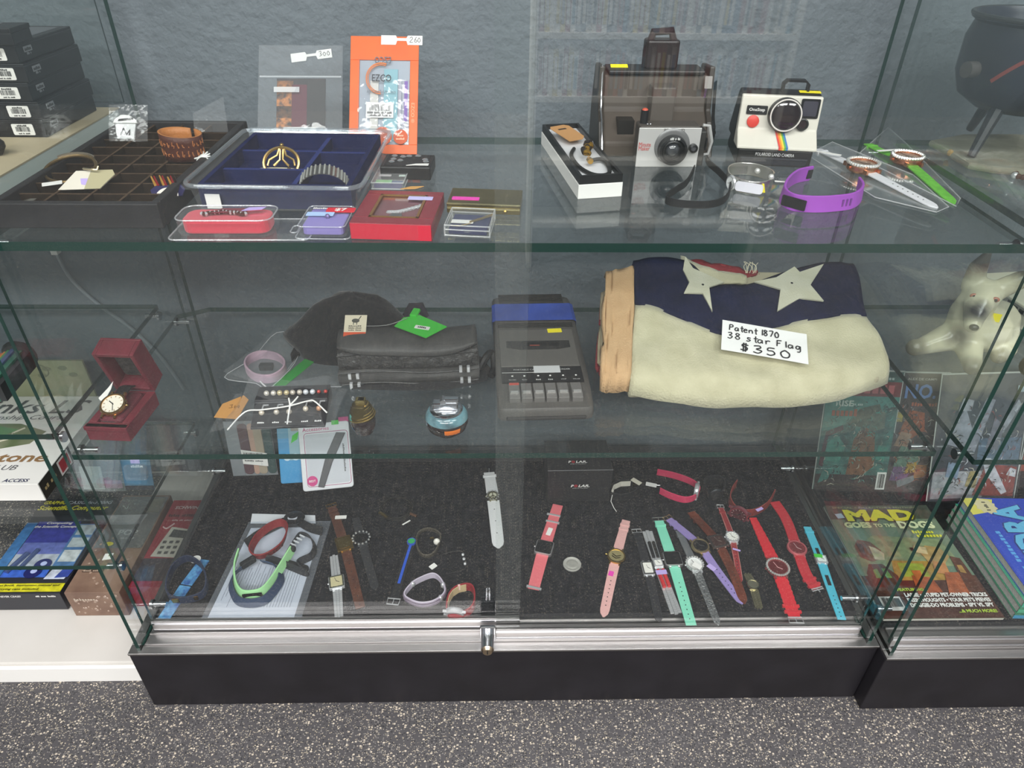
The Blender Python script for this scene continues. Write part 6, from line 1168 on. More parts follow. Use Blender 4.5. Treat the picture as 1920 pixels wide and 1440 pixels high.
obj('lump', b, mat('#1a1a1b', .5, bump=(120, 1)), t, smooth=True); obj('crystal', B().sph((-.004, -.012, .018), .004, 6), mat('#3a3a3c', .2), t)
# golf game box
pf = G(86, 939, ZS); hb_ = VY(70, 908, pf.y).z-ZS; pb = G(182, 743, ZS+hb_); wB = .30; dB = pb.y-pf.y
t = thing('golf_game_box', 'big white boxed golf game with a fairway picture and grey serif title', 'box', (pf.x-wB, pf.y, ZS+.0003)); WB = mat('#dcdad6', .45)
obj('carton', B().box(0, wB, 0, dB, 0, hb_), WB, t, bevel=.001); TM = T(0, 0, hb_+.0002)
obj('fairway_picture', B().prism([(0, dB*.34), (wB*.5, dB*.33), (wB*.76, dB*.42), (wB*.80, dB*.56), (wB*.6, dB*.65), (0, dB*.66)], 0, .0004), mat('#5c6a48', .6, noise=(14, '#8a8a74', 1.0)), t, M=TM)
obj('green', B().prism([(0, dB*.46), (wB*.5, dB*.45), (wB*.62, dB*.58), (wB*.45, dB*.63), (0, dB*.62)], .0004, .0006), mat('#4f7a52', .6, noise=(20, '#6a8a5e', .8)), t, M=TM); obj('path', B().tube([(wB*.52, dB*.42, .0006), (wB*.62, dB*.48, .0006), (wB*.60, dB*.54, .0006), (wB*.65, dB*.60, .0006)], .0018, 5), mat('#b8b4a0', .7), t, M=TM)
GR = mat('#55565a', .5); txt(t, 'Links LS', GR, wB*.76, dB*.17, TM @ T(wB*.56, dB*.86, .0004), shear=.25, bold=.012); txt(t, 'Championship Course', GR, wB*.76, dB*.07, TM @ T(wB*.49, dB*.72, .0004), shear=.3)
txt(t, 'Firestone', mat('#8a6a48', .5), wB*.60, dB*.10, TM @ T(wB*.64, dB*.27, .0008), bold=.02, shear=.15); txt(t, 'COUNTRY CLUB', GR, wB*.55, dB*.05, TM @ T(wB*.53, dB*.165, .0004), shear=.25); txt(t, 'Open', mat('#a8505a', .5), wB*.26, dB*.03, TM @ T(wB*.60, dB*.075, .0004), shear=.25); txt(t, 'ACCESS', mat('#2c3050', .5), wB*.15, dB*.032, TM @ T(wB*.86, dB*.035, .0004), shear=.2, bold=.02)
SMx = T(wB+.0003, 0, 0) @ Rz(PI/2) @ Rx(PI/2); obj('side_panel', B().box(.002, dB*.40, .001, hb_-.001, 0, .0005), mat('#26241f', .5), t, M=SMx); obj('warning_panel', B().box(.060, .098, .004, hb_-.004, .0005, .0008), mat('#e0d8d6', .5), t, M=SMx); obj('red_block', B().box(.064, .094, .008, hb_-.008, .0008, .0011), mat('#b02a38', .5), t, M=SMx); txt(t, '~PC DOS', mat('#a8946a', .5), .04, .008, SMx @ T(.030, hb_*.5, .0008))
# beige map board leaning on the wall and striped toy
M = Matrix.Identity(4); c_ = [VY(x, y, .50) for x, y in ((0, 752), (184, 752), (150, 677), (46, 677))]; o = Vector((c_[0].x, .50, ZS)); t = thing('map_board', 'pale olive printed board standing behind the golf box', 'board', o)
zt_ = c_[2].z-ZS; x1 = c_[1].x-o.x; obj('board', B().box(0, x1, 0, .006, 0, zt_), mat('#a8aa86', .7, noise=(8, '#9a9c7c', .7)), t, bevel=.001)
b = B(); b.tube([(x1*.52+.022*math.cos(a), -.0006, zt_*.80+.016*math.sin(a)) for a in [k*.35 for k in range(-3, 8)]], .0012, 5); obj('printed_arc', b, mat('#7c8066', .7), t)
for x, z in ((.45, .86), (.62, .84), (.78, .86), (.55, .70), (.86, .72)): obj('printed_motif', B().prism(circ(.009, 10, 0, 0, .6), 0, .0004), mat('#868a6c', .7), t, M=front(x1*x, zt_*z))
p0, p1 = G(-14, 752, .552), G(40, 690, .552); t = thing('striped_toy', 'dark rounded toy bar striped in orange, yellow and green at the left edge', 'toy', (p0+p1)/2); d = (p1-p0); an = math.atan2(d.y, d.x); L = d.length
for k, (c_, w0, w1) in enumerate((('#2b2d2e', -.5, -.30), ('#2f5a4a', -.30, -.10), ('#3a4a6a', -.10, .06), ('#3f7a4e', .06, .2), ('#b0762e', .2, .34), ('#a8503a', .34, .5))):
    obj('stripe', B().tube([(-L*.5, w0*.05+.005*0, .022), (L*.5, w0*.05, .022)], .0001, 4).box(-L*.52, L*.52, w0*.044, w1*.044, 0, .036-.02*abs((w0+w1)/2)), mat(c_, .5), t, bevel=.001, M=Rz(an))
obj('end_cap', B().lathe([(.008, -.004), (.022, 0), (.026, .008), (.02, .016), (.006, .018)], 16), mat('#2a2c2c', .5), t, smooth=True, M=Rz(an) @ T(L*.52, 0, .018) @ Ry(PI/2))
# graphing calculator box
pf = G(129, 1144, ZL); hb_ = VY(115, 1114, pf.y).z-ZL; pb = G(215, 936, ZL+hb_); wB = .155; dB = pb.y-pf.y
t = thing('calculator_box', 'dark blue boxed scientific calculator with yellow lettering bands', 'box', (pf.x-wB, pf.y, ZL+.002)); obj('carton', B().box(0, wB, 0, dB, 0, hb_), mat('#2b2c33', .4), t, bevel=.001); TM = T(0, 0, hb_+.0002)
print_on(t, TM, wB, dB, [('blue_edge', '#3f78b4', R4(0, .16, .14, .72)), ('night_panel', '#3b3f9a', R4(.15, .50, .70, .73)), ('violet_panel', '#6672b8', R4(.15, .38, .70, .50)), ('pale_panel', '#b4bcc8', R4(.15, .24, .70, .38)), ('blue_panel', '#3f66c4', R4(.15, .15, .70, .24)), ('side_blue', '#4f78a8', R4(.70, .25, .96, .70)), ('graph_card', '#a9b7bd', R4(.73, .58, .95, .69)), ('graph_card', '#b4c0c4', R4(.73, .45, .95, .55)), ('graph_card', '#c0c8ca', R4(.73, .30, .95, .42)), ('leaflet', '#c9d0e0', [(.70, .13), (.95, .13), (.98, .22), (.74, .23)]), ('leaflet_cover', '#3a4c9c', [(.82, .14), (.98, .15), (1.0, .23), (.86, .22)]), ('yellow_band', '#d9d22a', R4(0, .012, 1, .09)), ('title_band', '#23242a', R4(0, .80, 1, .98))])
for x0, y0, x1, y1, r in ((.20, .19, .30, .38, .006), (.33, .22, .40, .42, .005)): obj('glass_tube', B().tube([(wB*x0, dB*y0, .003), (wB*x1, dB*y1, .003)], r*.8, 8), mat('#5a6a9a', .2, .5), t, smooth=True, M=TM)
for x, y in ((.52, .195), (.58, .27)): obj('sphere_print', B().prism(circ(.016, 24, wB*x, dB*y, .9), .002, .0024), mat('#2a2f6c', .2, .3), t, M=TM); obj('sphere_shine', B().prism(circ(.006, 16, wB*x+.001, dB*y+.002, .9), .0024, .0027), mat('#aab4dc', .3), t, M=TM)
YL = mat('#d6d02c', .5); txt(t, 'GRAPHIC', YL, wB*.30, .010, TM @ T(wB*.19, dB*.945, .002), shear=.25, bold=.02); txt(t, 'CASIO fx-7000G', mat('#c9ccd4', .5), wB*.60, .009, TM @ T(wB*.66, dB*.945, .002), shear=.2); txt(t, 'Scientific Computer', YL, wB*.94, .017, TM @ T(wB*.48, dB*.875, .002), shear=.25, bold=.025)
txt(t, 'Computing', WHT, wB*.34, .008, TM @ T(wB*.44, dB*.705, .002), shear=.2, bold=.02); txt(t, 'the Scientific Concept', WHT, wB*.55, .008, TM @ T(wB*.42, dB*.665, .002), shear=.2, bold=.02)
txt(t, 'application book, instruction manual and', BLK, wB*.92, .0058, TM @ T(wB*.49, dB*.068, .0022), shear=.2, bold=.015); txt(t, 'fine carrying case included.', BLK, wB*.62, .0058, TM @ T(wB*.42, dB*.034, .0022), shear=.2, bold=.015)
txt(t, 'MIRACLES NEVER CEASE!', WHT, wB*.45, .005, front(wB*.30, hb_*.85), shear=.2, bold=.015); txt(t, '~For your memory', WHT, wB*.24, .004, front(wB*.82, hb_*.85), shear=.2)
# brown patterned box
pf = G(141, 1155, ZL); pr_ = G(247, 1151, ZL); wB = pr_.x-pf.x-.004; hb_ = VY(116, 1112, pf.y).z-ZL; pb = G(258, 929, ZL+hb_); dB = pb.y-pf.y
t = thing('droplet_box', 'brown camouflage box printed with water droplets, next to the calculator box', 'box', (pf.x+.002, pf.y, ZL+.0003)); CB = mat('#8a705f', .5, noise=(16, '#644a40', 1.0)); obj('carton', B().box(0, wB, 0, dB, 0, hb_), CB, t, bevel=.001); TM = T(0, 0, hb_+.0002)
rr = random.Random(12); b = B(); b2 = B()
for k in range(34):
    r_ = rr.uniform(.0012, .0036); b.add((q_ := B().sph((rr.uniform(.01, wB-.01), rr.uniform(.01, dB*.55), 0), r_, 7, sc=(1, 1, .35))).v, q_.f); b2.add((q_ := B().sph((rr.uniform(.008, wB-.008), 0, rr.uniform(.008, hb_-.008)), r_, 7, sc=(1, .35, 1))).v, q_.f)
DRP = mat('#9c8474', .08, 0, .6, coat=.6); obj('droplets', b, DRP, t, M=TM, kind='stuff'); obj('droplets', b2, DRP, t, kind='stuff'); obj('white_sticker', B().prism([(.0, 0), (.016, .003), (.015, .018), (-.001, .016)], 0, .0004), WHT, t, M=TM @ T(wB*.35, dB*.30, 0))
obj('logo_bar', B().prism(rrect(.040, .007, .0015), 0, .0004), mat('#4a3a32', .5), t, M=TM @ T(wB*.30, dB*.20, 0)); txt(t, '~HUNT GUARD', mat('#b09a88', .5), .034, .004, TM @ T(wB*.30, dB*.20, .0006)); txt(t, 'POP', mat('#cfcac4', .5), .038, .014, TM @ T(wB*.55, dB*.58, .0006), bold=.02); txt(t, '~for 8+ years', mat('#cfcac4', .5), .026, .004, TM @ T(wB*.60, dB*.52, .0006)); obj('cream_label', B().box(wB*.62, wB*.92, dB*.80, dB*.96, 0, .0005), mat('#b8ac84', .6), t, M=TM); obj('painted_glass_haze', B().box(.004, wB-.002, dB*.42, dB*.98, .0005, .0008), clear((.8, .82, .82), 1.5, .1, .35, hazecol='#8c9090'), t, M=TM)  # grey sheet on the rear top paints in the haze of the side glass
obj('yellow_mark', B().prism(circ(.009, 14, wB*.30, dB*.46, .6), .0009, .0012), mat('#c4b834', .5), t, M=TM); txt(t, '~OUTDOORS', mat('#b8a898', .5), .040, .006, front(wB*.32, hb_*.72), bold=.02)
# red cycle computer box
pf = G(256, 1137, ZL); hb_ = VY(246, 1101, pf.y).z-ZL; pb = G(329, 938, ZL+hb_); dB = pb.y-pf.y; wB = -.634-pf.x
t = thing('cycle_computer_box', 'red boxed cycle computer showing a white keypad device, against the side glass', 'box', (pf.x+.001, pf.y, ZL+.0003)); obj('carton', B().box(0, wB, 0, dB, 0, hb_), mat('#8e2430', .4), t, bevel=.001); TM = T(0, 0, hb_+.0002)
obj('dark_panel', B().box(.001, wB-.001, dB*.06, dB*.30, 0, .0004), mat('#3a3032', .5), t, M=TM); dv = obj('keypad_picture', B().prism([(wB*.16, dB*.32), (wB*.98, dB*.30), (wB*.98, dB*.62), (wB*.34, dB*.66)], .0004, .0008), mat('#b9b4a8', .5), t, M=TM); obj('screen_picture', B().prism([(wB*.38, dB*.54), (wB*.94, dB*.52), (wB*.94, dB*.60), (wB*.42, dB*.63)], .0008, .0011), mat('#3f4040', .4), dv)
for i in range(4):
    for j in range(3): obj('key_picture', B().box(wB*(.30+.17*i), wB*(.40+.17*i), dB*(.345+.06*j), dB*(.375+.06*j), .0008, .0011), mat('#4a4846', .5), dv)
txt(t, 'SCHWINN', mat('#c9b8b8', .5), wB*.78, .009, TM @ T(wB*.55, dB*.90, .0006), bold=.02, shear=.1); txt(t, '~CYCLE COMPUTER', mat('#4a1a20', .5), wB*.86, .007, TM @ T(wB*.52, dB*.80, .0006), bold=.015); txt(t, '~speed and distance', mat('#c9a8a8', .5), wB*.6, .004, TM @ T(wB*.55, dB*.74, .0006)); obj('swoosh', B().tube(spline([(wB*.1, dB*.66, .001), (wB*.22, dB*.64, .001), (wB*.36, dB*.70, .001)], 5), .0016, 5), mat('#c9a8a8', .5), t, M=TM)
txt(t, 'SCHWINN', mat('#c9a0a0', .5), wB*.5, .007, front(wB*.62, hb_*.22), bold=.02)
# bags and packs on the lower shelf of the white case
p = G(196, 921, ZS); M_ = T(p.x, p.y, ZS); t = thing('poly_bag', 'small clear polythene bag with pale inserts, upright on the left lower shelf', 'bag', M=M_ @ Rx(PI/2-.25)); b, _ = pouchmesh(.082, .075, .006, 0, seed=14, x0=-.043); obj('film', b, clear((.8, .83, .84), 1.45, .12, .22, hazecol='#a9b2b2'), t, smooth=True); obj('paper_insert', B().box(-.036, .002, .004, .05, -.001, 0), mat('#9aa39e', .7), t); obj('pink_insert', B().box(.004, .034, .006, .022, -.001, 0), mat('#8a5a78', .7), t)
p = G(264, 917, ZS); t = thing('blue_pack', 'small blue blister pack with white print and lavender tag beside the poly bag', 'pack', M=T(p.x-.0005, p.y, ZS) @ Rx(PI/2-.3)); obj('card', B().box(-.026, .026, 0, .062, 0, .002), mat('#3f6a86', .5), t); obj('blister', B().prism(rrect(.040, .030, .006, 4, 0, .036), .002, .010), clear((.8, .86, .9), 1.45, .08, .1), t, bevel=.002); txt(t, '~TOZOWIN', WHT, .022, .005, T(.002, .046, .0022)); obj('lavender_tag', B().box(-.008, .008, .052, .068, .0022, .0028), STICK['lav'], t); obj('dark_foot', B().box(-.026, .026, 0, .008, .002, .0026), mat('#2a2c34', .5), t)
# wall cable
t = thing('wall_cable', 'pale grey cable drooping along the wall behind the left case', 'cable', (0, 0, 0)); obj('cable_run', B().tube(spline([VY(x, y, .572) for x, y in ((104, 472), (135, 525), (190, 575), (245, 615), (300, 668), (345, 730))], 6), .0035, 8), mat('#8d949a', .5), t, smooth=True); p = VY(104, 472, .572); obj('clip', B().box(p.x-.006, p.x+.006, .566, .58, p.z-.004, p.z+.004), WHT, t)
# ================================================================ right-hand case
# humour magazine
Q = [G(x, y, ZM) for x, y in ((1646, 1175), (1885, 1169), (1731, 950), (1530, 955))]; x0, x1, y0, y1 = .637, .845, .036, .304; wB, dB = x1-x0, y1-y0
t = thing('magazine', 'humour magazine with fat yellow title, dogs at a table on its cover', 'magazine', (x0, y0, ZM+.0003)); obj('pages', B().box(.0005, wB-.0008, .0005, dB-.0005, 0, .005), mat('#cfcac0', .7), t); TM = T(0, 0, .0052); obj('cover', B().box(0, wB, 0, dB, .005, .0056), mat('#5f7a68', .35, noise=(9, '#7a8a6e', .9), coat=.3), t)
TM = T(0, 0, .0057); BRN = '#5e3626'
print_on(t, TM, wB, dB, [('dark_sky', '#4a5348', R4(0, .86, 1, 1)), ('brown_floor', '#4e2c22', R4(0, 0, 1, .34)), ('mid_haze', '#8a9a72', [(.05, .42), (.95, .42), (.9, .66), (.3, .70), (.1, .6)]), ('table', '#b08a3e', [(.28, .30), (.80, .30), (.74, .46), (.34, .47)]), ('table_cloth', '#9aa83c', [(.36, .33), (.60, .33), (.60, .44), (.38, .45)]), ('chair_back', BRN, [(.06, .20), (.30, .18), (.32, .34), (.24, .44), (.12, .44), (.06, .36)]), ('chair_hole', '#7a9a52', [(.12, .32), (.17, .32), (.17, .40), (.13, .39)]), ('chair_hole', '#7a9a52', [(.21, .32), (.26, .32), (.25, .40), (.21, .40)]), ('dog_head', '#7a4a34', [(.08, .50), (.16, .46), (.26, .48), (.30, .56), (.24, .64), (.14, .66), (.08, .60)]), ('dog_muzzle', '#cfc0a0', [(.20, .48), (.28, .47), (.31, .53), (.26, .58), (.21, .60)]), ('dog_ear', '#4a2a20', [(.10, .50), (.14, .50), (.16, .62), (.10, .62)]), ('red_jersey', '#a8532c', [(.40, .18), (.62, .20), (.60, .32), (.44, .34)]), ('orange_jersey', '#c06a34', [(.46, .30), (.52, .30), (.54, .38), (.46, .38)]), ('dog_head', '#b89a62', [(.66, .44), (.78, .42), (.88, .50), (.84, .58), (.72, .60), (.64, .54)]), ('dog_muzzle', '#d8c89a', [(.58, .54), (.70, .52), (.72, .58), (.62, .60)]), ('dog_nose', '#2a201c', [(.57, .55), (.60, .55), (.60, .58), (.57, .58)]), ('dog_paw', '#c88a54', [(.66, .36), (.78, .34), (.80, .44), (.70, .46)]), ('dog_body', '#a85a34', [(.66, .18), (.86, .18), (.88, .36), (.74, .36)]), ('chair_back', BRN, [(.84, .20), (.97, .20), (.96, .48), (.88, .50)]), ('chair_hole', '#b08a4a', [(.88, .36), (.93, .35), (.93, .42), (.89, .42)]), ('barcode_panel', '#c9c9c6', R4(.04, .055, .22, .165))])
barcode(t, wB*.15, dB*.07, TM @ T(wB*.13, dB*.115, .004), 20, seed=21); TT = TM @ T(0, 0, .0035)
txt(t, "SPECIAL COLLECTOR'S EDITION", mat('#a8ab7c', .5), wB*.80, .0042, TT @ T(wB*.46, dB*.965, 0)); mt = txt(t, 'MAD', mat('#e0d626', .4), wB*.66, dB*.115, TT @ T(wB*.47, dB*.885, .0006), bold=.06); txt(t, 'MAD', mat('#3a3a1c', .5), wB*.69, dB*.125, TT @ T(wB*.475, dB*.882, 0), bold=.09)
txt(t, 'GOES', mat('#cfd8a0', .5), wB*.25, dB*.058, TT @ T(wB*.21, dB*.79, .0004), bold=.06); txt(t, 'TO THE', mat('#cfd8a0', .5), wB*.20, dB*.035, TT @ T(wB*.46, dB*.785, .0004), bold=.05); txt(t, 'DOGS', mat('#dfe6b8', .5), wB*.34, dB*.075, TT @ T(wB*.76, dB*.79, .0004), bold=.06)
txt(t, '~Starring', mat('#d8d632', .5), wB*.20, dB*.028, TT @ T(wB*.78, dB*.72, .0004), bold=.03, shear=.2); txt(t, '~Canines!', mat('#d8d632', .5), wB*.24, dB*.03, TT @ T(wB*.82, dB*.685, .0004), bold=.03, shear=.2)
txt(t, 'FEATURING...', mat('#a8c43a', .5), wB*.26, dB*.024, TT @ T(wB*.36, dB*.215, .0004), bold=.04)
for k, s in enumerate(('LASSIE • STUPID PET-OWNER TRICKS', "DEEP THOUGHTS • YOUR PET'S PEEVES", 'DOGGIE-DO PROBLEMS • SPY VS. SPY')): txt(t, s, mat('#e4e4e0', .5), wB*.70, dB*.032, TT @ T(wB*.62, dB*(.172-.04*k), .0004), bold=.045)
txt(t, '...& MUCH MORE!', mat('#a8c43a', .5), wB*.32, dB*.026, TT @ T(wB*.80, dB*.045, .0004), bold=.04); obj('price_sticker', B().prism([(0, 0), (.014, .002), (.012, .014), (-.002, .012)], 0, .0004), mat('#a9c4d4', .5), t, M=TT @ T(wB*.06, dB*.855, 0))
# comics
def comic(label, bl, br, tl, ytop, base, shapes, title, num, sx=0):
    M, W, H = standing(bl, br, ZM, tl, ytop); t = thing('comic_book', label, 'comic book', M=T(sx, 0, 0) @ M); obj('backing_board', B().box(-.002, W+.003, -.002, H+.003, -.0012, 0), mat('#c9ccc8', .6), t)
    obj('cover', B().box(0, W, 0, H, 0, .002), mat(base[0], .35, noise=(base[2], base[1], 1.0), coat=.3), t); print_on(t, T(0, 0, .002), W, H, shapes); k = .002+.00012*len(shapes)+.0006
    for s, c, w, h, x, y, bo in title: txt(t, s, mat(c, .45), W*w, H*h, T(W*x, H*y, k), bold=bo)
    rr = random.Random(len(label)); cols = [mat(c, .5) for c in ('#15130f', base[0], shapes[1][1], shapes[-1][1], '#b9b4a4')]; b = B()
    for q in range(230):   # fine ink and colour strokes of the printed drawing
        x, y, a, l, w_ = rr.uniform(.06, .94)*W, rr.uniform(.04, .76)*H, rr.uniform(0, PI), rr.uniform(.004, .016), rr.uniform(.0006, .0022); b.ribbon([(x, y, k), (x+l*.5*math.cos(a), y+l*.5*math.sin(a), k), (x+l*math.cos(a+.5), y+l*math.sin(a+.5), k)], Vector((-math.sin(a), math.cos(a), 0)), [w_*.4, w_, w_*.3], .0002, rr.choice((0, 0, 0, 1, 2, 3, 4)))
    obj('ink_strokes', b, cols, t, kind='stuff')
    b = B().box(-.003, W+.004, -.003, H+.004, k+.0010, k+.0013); obj('clear_sleeve', b, clear((.985, .988, .988), 1.4, .04, .008), t)
    return t, W, H, k
t, W, H, k = comic('bagged comic in teal and brown with a red masthead, nearest the folded flag', (1524, 917), (1656, 921), (1550, 694), .445, ('#4a8a82', '#2c3a38', 30), [('red_band', '#8a2e34', R4(0, .80, 1, .92)), ('teal_sky', '#4f9a90', [(0, .50), (.3, .56), (.5, .70), (1, .72), (1, .80), (0, .80)]), ('brown_torso', '#8a5a3a', [(.42, .14), (.62, .12), (.80, .22), (.74, .50), (.56, .56), (.46, .44)]), ('grey_hair', '#5a6252', [(.36, .56), (.48, .70), (.74, .74), (.80, .66), (.6, .54)]), ('stone_face', '#6a7464', [(.64, .50), (.86, .54), (.84, .68), (.66, .66)]), ('teal_mask', '#4fa090', [(.08, .26), (.30, .24), (.36, .38), (.22, .48), (.10, .40)]), ('maroon_ring', '#5a2c38', [(.02, .22), (.08, .20), (.10, .46), (.30, .52), (.28, .56), (.06, .50)]), ('dark_base', '#3a2c2c', R4(0, 0, 1, .14)), ('teal_claw', '#3f8a80', [(.04, .06), (.18, .10), (.22, .20), (.10, .18)]), ('teal_orb', '#3f9a8a', [(.80, .28), (.92, .26), (.94, .38), (.82, .40)])], [('~ALL-NEW', '#c9d8d4', .3, .025, .74, .95, .02), ('~BOOSTERS', '#c9686c', .86, .07, .5, .86, .03), ('RISE', '#d8e4dc', .24, .05, .26, .74, .03), ('~OF THE', '#c9d8d4', .14, .02, .44, .735, .02), ('~INSECT', '#b0583a', .36, .06, .28, .665, .03)], 1)
obj('barcode_panel', B().box(W*.86, W*.99, H*.02, H*.17, k, k+.0003), WHT, t); barcode(t, W*.09, H*.12, T(W*.925, H*.095, k+.0004), 14, seed=31)
t, W, H, k = comic('bagged comic with a pale blue masthead between the teal and silver comics', (1657, 921), (1741, 923), (1697, 699), .44, ('#5c4a48', '#2c2628', 22), [('dark_top', '#4a3c3a', R4(0, .74, 1, 1)), ('orange_hair', '#a8552e', [(.10, .50), (.40, .46), (.66, .54), (.60, .68), (.28, .70)]), ('pink_face', '#b08a72', [(.04, .40), (.34, .38), (.40, .50), (.16, .52)]), ('green_cape', '#6a8a78', [(.10, .22), (.60, .20), (.70, .36), (.20, .40)]), ('yellow_burst', '#c0a83e', [(.02, .60), (.14, .60), (.14, .68), (.02, .68)]), ('violet_coat', '#7a5a84', [(.06, .10), (.44, .10), (.50, .22), (.12, .22)]), ('yellow_glove', '#c09a3c', [(.36, .16), (.66, .18), (.60, .26), (.40, .26)]), ('brown_fist', '#a8744a', [(.58, .12), (.86, .14), (.84, .24), (.6, .24)]), ('silver_gun', '#8a8c90', [(.26, .04), (.62, .10), (.58, .15), (.22, .10)])], [('ALEX DE CAMPI', '#b9b4ac', .62, .02, .42, .955, .02), ('NO.1', '#6a8ac0', .80, .12, .50, .855, .03), ('~WITH HATE', '#a8583a', .56, .03, .56, .75, .02)], 2)
t, W, H, k = comic('bagged comic with a silver ink drawing of armed figures, behind the blue books', (1738, 940), (1899, 934), (1772, 703), .42, ('#4a4c54', '#2f3038', 16), [('pale_ground', '#a8aab0', R4(.02, .02, .62, .24)), ('red_ground', '#8a3a34', [(.50, .04), (.98, .02), (.98, .26), (.62, .30)]), ('blue_haze', '#5a7088', R4(.50, .28, .98, .50)), ('silver_figure', '#a9abb8', [(.14, .46), (.34, .42), (.40, .58), (.30, .74), (.18, .60)]), ('silver_cap', '#c0c0c8', [(.22, .72), (.36, .72), (.38, .80), (.26, .82)]), ('wing', '#9a9ca8', [(.36, .36), (.44, .34), (.62, .80), (.52, .82), (.40, .60)]), ('bright_leg', '#c4c6d0', [(.56, .34), (.66, .34), (.90, .06), (.84, .04), (.62, .22)]), ('arm', '#b0b2bc', [(.70, .56), (.76, .54), (.92, .76), (.88, .80)]), ('torso', '#7c7a88', [(.58, .42), (.72, .40), (.76, .60), (.64, .66)]), ('blue_fold', '#8a9cb4', [(.16, .20), (.30, .18), (.32, .30), (.18, .32)]), ('gold_fold', '#a89a6a', [(.40, .12), (.52, .10), (.54, .24), (.44, .24)]), ('white_shard', '#c9ccd4', [(.86, .20), (.97, .18), (.97, .24), (.90, .26)])], [('~No. 3', '#b9bcc4', .1, .02, .90, .90, .02)], 3)
obj('issue_tab', B().box(W*.84, W*.96, H*.86, H*.91, k+.0014, k+.0018), mat('#a4b4ba', .5), t)
t, W, H, k = comic('bagged comic at the right frame edge with a dark cover and red patch', (1903, 912), (2050, 908), (1950, 690), .435, ('#2c2a30', '#4a3a3a', 22), [('red_patch', '#a85a4c', R4(.0, .14, .4, .30)), ('grey_mask', '#6a6a6c', [(.04, .36), (.34, .36), (.36, .56), (.06, .54)])], [('~ISSUE', '#b9b4ac', .4, .03, .5, .94, .02)], 4)
# blue books
pf = G(1897, 1159, ZM); pb = G(1772, 978, ZM); dB = pb.y-pf.y+.005; wB = .2; zz = ZM+.0003; thk = (VY(1909, 1110, pf.y+.01).z-ZM)/4
for k, (c_, sp_, lb, of) in enumerate((('#2e7a5a', '#4a9ac4', 'bottom paperback of the stack with a green and blue spine', 0), ('#3f8a6a', '#58b08a', 'second lowest paperback of the stack with green spine', .002), ('#3a9a7c', '#50b49a', 'paperback with teal spine just below the blue topmost book', .004), ('#2a44b4', '#5a3a94', 'topmost blue paperback with big pale blue sideways title letters', .010))):
    t = thing('paperback_book', lb, 'book', (pf.x+of, pf.y+of*.3, zz), rz=-.03, group='paperbacks stacked at the right'); obj('pages', B().box(.001, wB, .002, dB-.001, .0008, thk-.0008), mat('#c2c0bc', .8, noise=(300, '#a8a6a4', .8)), t); b = B(); b.box(0, wB, 0, dB, thk-.0008, thk); b.box(0, wB, 0, dB, 0, .0008); b.box(0, wB, -.0008, 0, 0, thk); obj('cover', b, mat(c_, .3, coat=.4), t); obj('spine', B().box(.0, wB, -.0012, -.0008, .0005, thk*.6), mat(sp_, .4), t); txt(t, 'TUNDRA', WHT, .05, thk*.4, front(.045, thk*.5, -.0014), bold=.02, shear=.2); zz += thk+.0002
    if k == 3:
        TM = T(0, 0, thk+.0001); obj('pale_field', B().box(.004, wB, dB*.06, dB*.7, 0, .0002), mat('#2f50c0', .35, noise=(5, '#2a3aa4', .8)), t, M=TM); txt(t, 'TUNDRA', mat('#2a3a80', .4), dB*1.02, .064, TM @ T(.070, dB*.42, .0004) @ Rz(PI/2), bold=.07); txt(t, 'TUNDRA', mat('#62b4dc', .4), dB*1.0, .058, TM @ T(.070, dB*.42, .0008) @ Rz(PI/2), bold=.04)
        txt(t, '~Chad Carpenter', mat('#5aa4e0', .4), dB*.5, .008, TM @ T(.022, dB*.38, .0006) @ Rz(PI/2)); txt(t, '~Making Laughter', mat('#8a9a9c', .4), dB*.6, .016, TM @ T(.118, dB*.6, .0006) @ Rz(PI/2), shear=.2); st_ = obj('yellow_flash', B().prism([(0, dB*.80), (.03, dB*.83), (.045, dB*.88), (.058, dB*.98), (.03, dB*.995), (0, dB*.995)], 0, .0005), mat('#d6ce5c', .5), t, M=TM)
        bu = obj('offer_sticker', B().prism([((.021 if q % 2 else .017)*math.cos(q*PI/10)+.036, (.021 if q % 2 else .017)*math.sin(q*PI/10)+dB*.90) for q in range(20)], .0006, .001), mat('#cfc69a', .6), t, M=TM); txt(bu, '~2 for 3', mat('#3a3a34', .6), .024, .007, T(.036, dB*.90, .0012) @ Rz(PI/2))
# ceramic dog
o = G(1780, 668, Z1+.006); t = thing('dog_figurine', 'white ceramic shepherd dog with dark muzzle and pricked ears, lying down', 'figurine', (o.x, o.y, Z1+.006), rz=-.42); b = B()
def blob(pts):
    for (x0, y0, z0, r0), (x1, y1, z1, r1) in zip(pts, pts[1:]):
        n = max(2, int(((x1-x0)**2+(y1-y0)**2+(z1-z0)**2)**.5/.006))
        for k in range(n+1): u = k/n; b.sph((x0+(x1-x0)*u, y0+(y1-y0)*u, z0+(z1-z0)*u), r0+(r1-r0)*u, 10)
HX, HY, HZ = .010, .010, .112
blob([(.060, .075, .040, .040), (.045, .045, .042, .042), (.015, .020, .050, .038), (.005, .012, .080, .031), (HX, HY, HZ, .029)])   # body, chest, neck, skull
blob([(HX, HY, HZ, .027), (.006, -.012, .106, .022), (.002, -.034, .092, .016), (.001, -.046, .086, .0135)])                        # muzzle
blob([(HX-.017, .016, .124, .017), (HX-.019, .016, .152, .015), (HX-.014, .014, .182, .006)]); blob([(HX+.020, .018, .122, .017), (HX+.042, .018, .144, .015), (HX+.064, .016, .163, .007)])   # ears
blob([(-.010, .010, .030, .024), (-.034, -.004, .020, .018), (-.050, -.014, .014, .014), (-.058, -.020, .014, .015)]); blob([(.020, -.004, .026, .022), (.024, -.026, .018, .017), (.026, -.046, .013, .014)])   # front legs
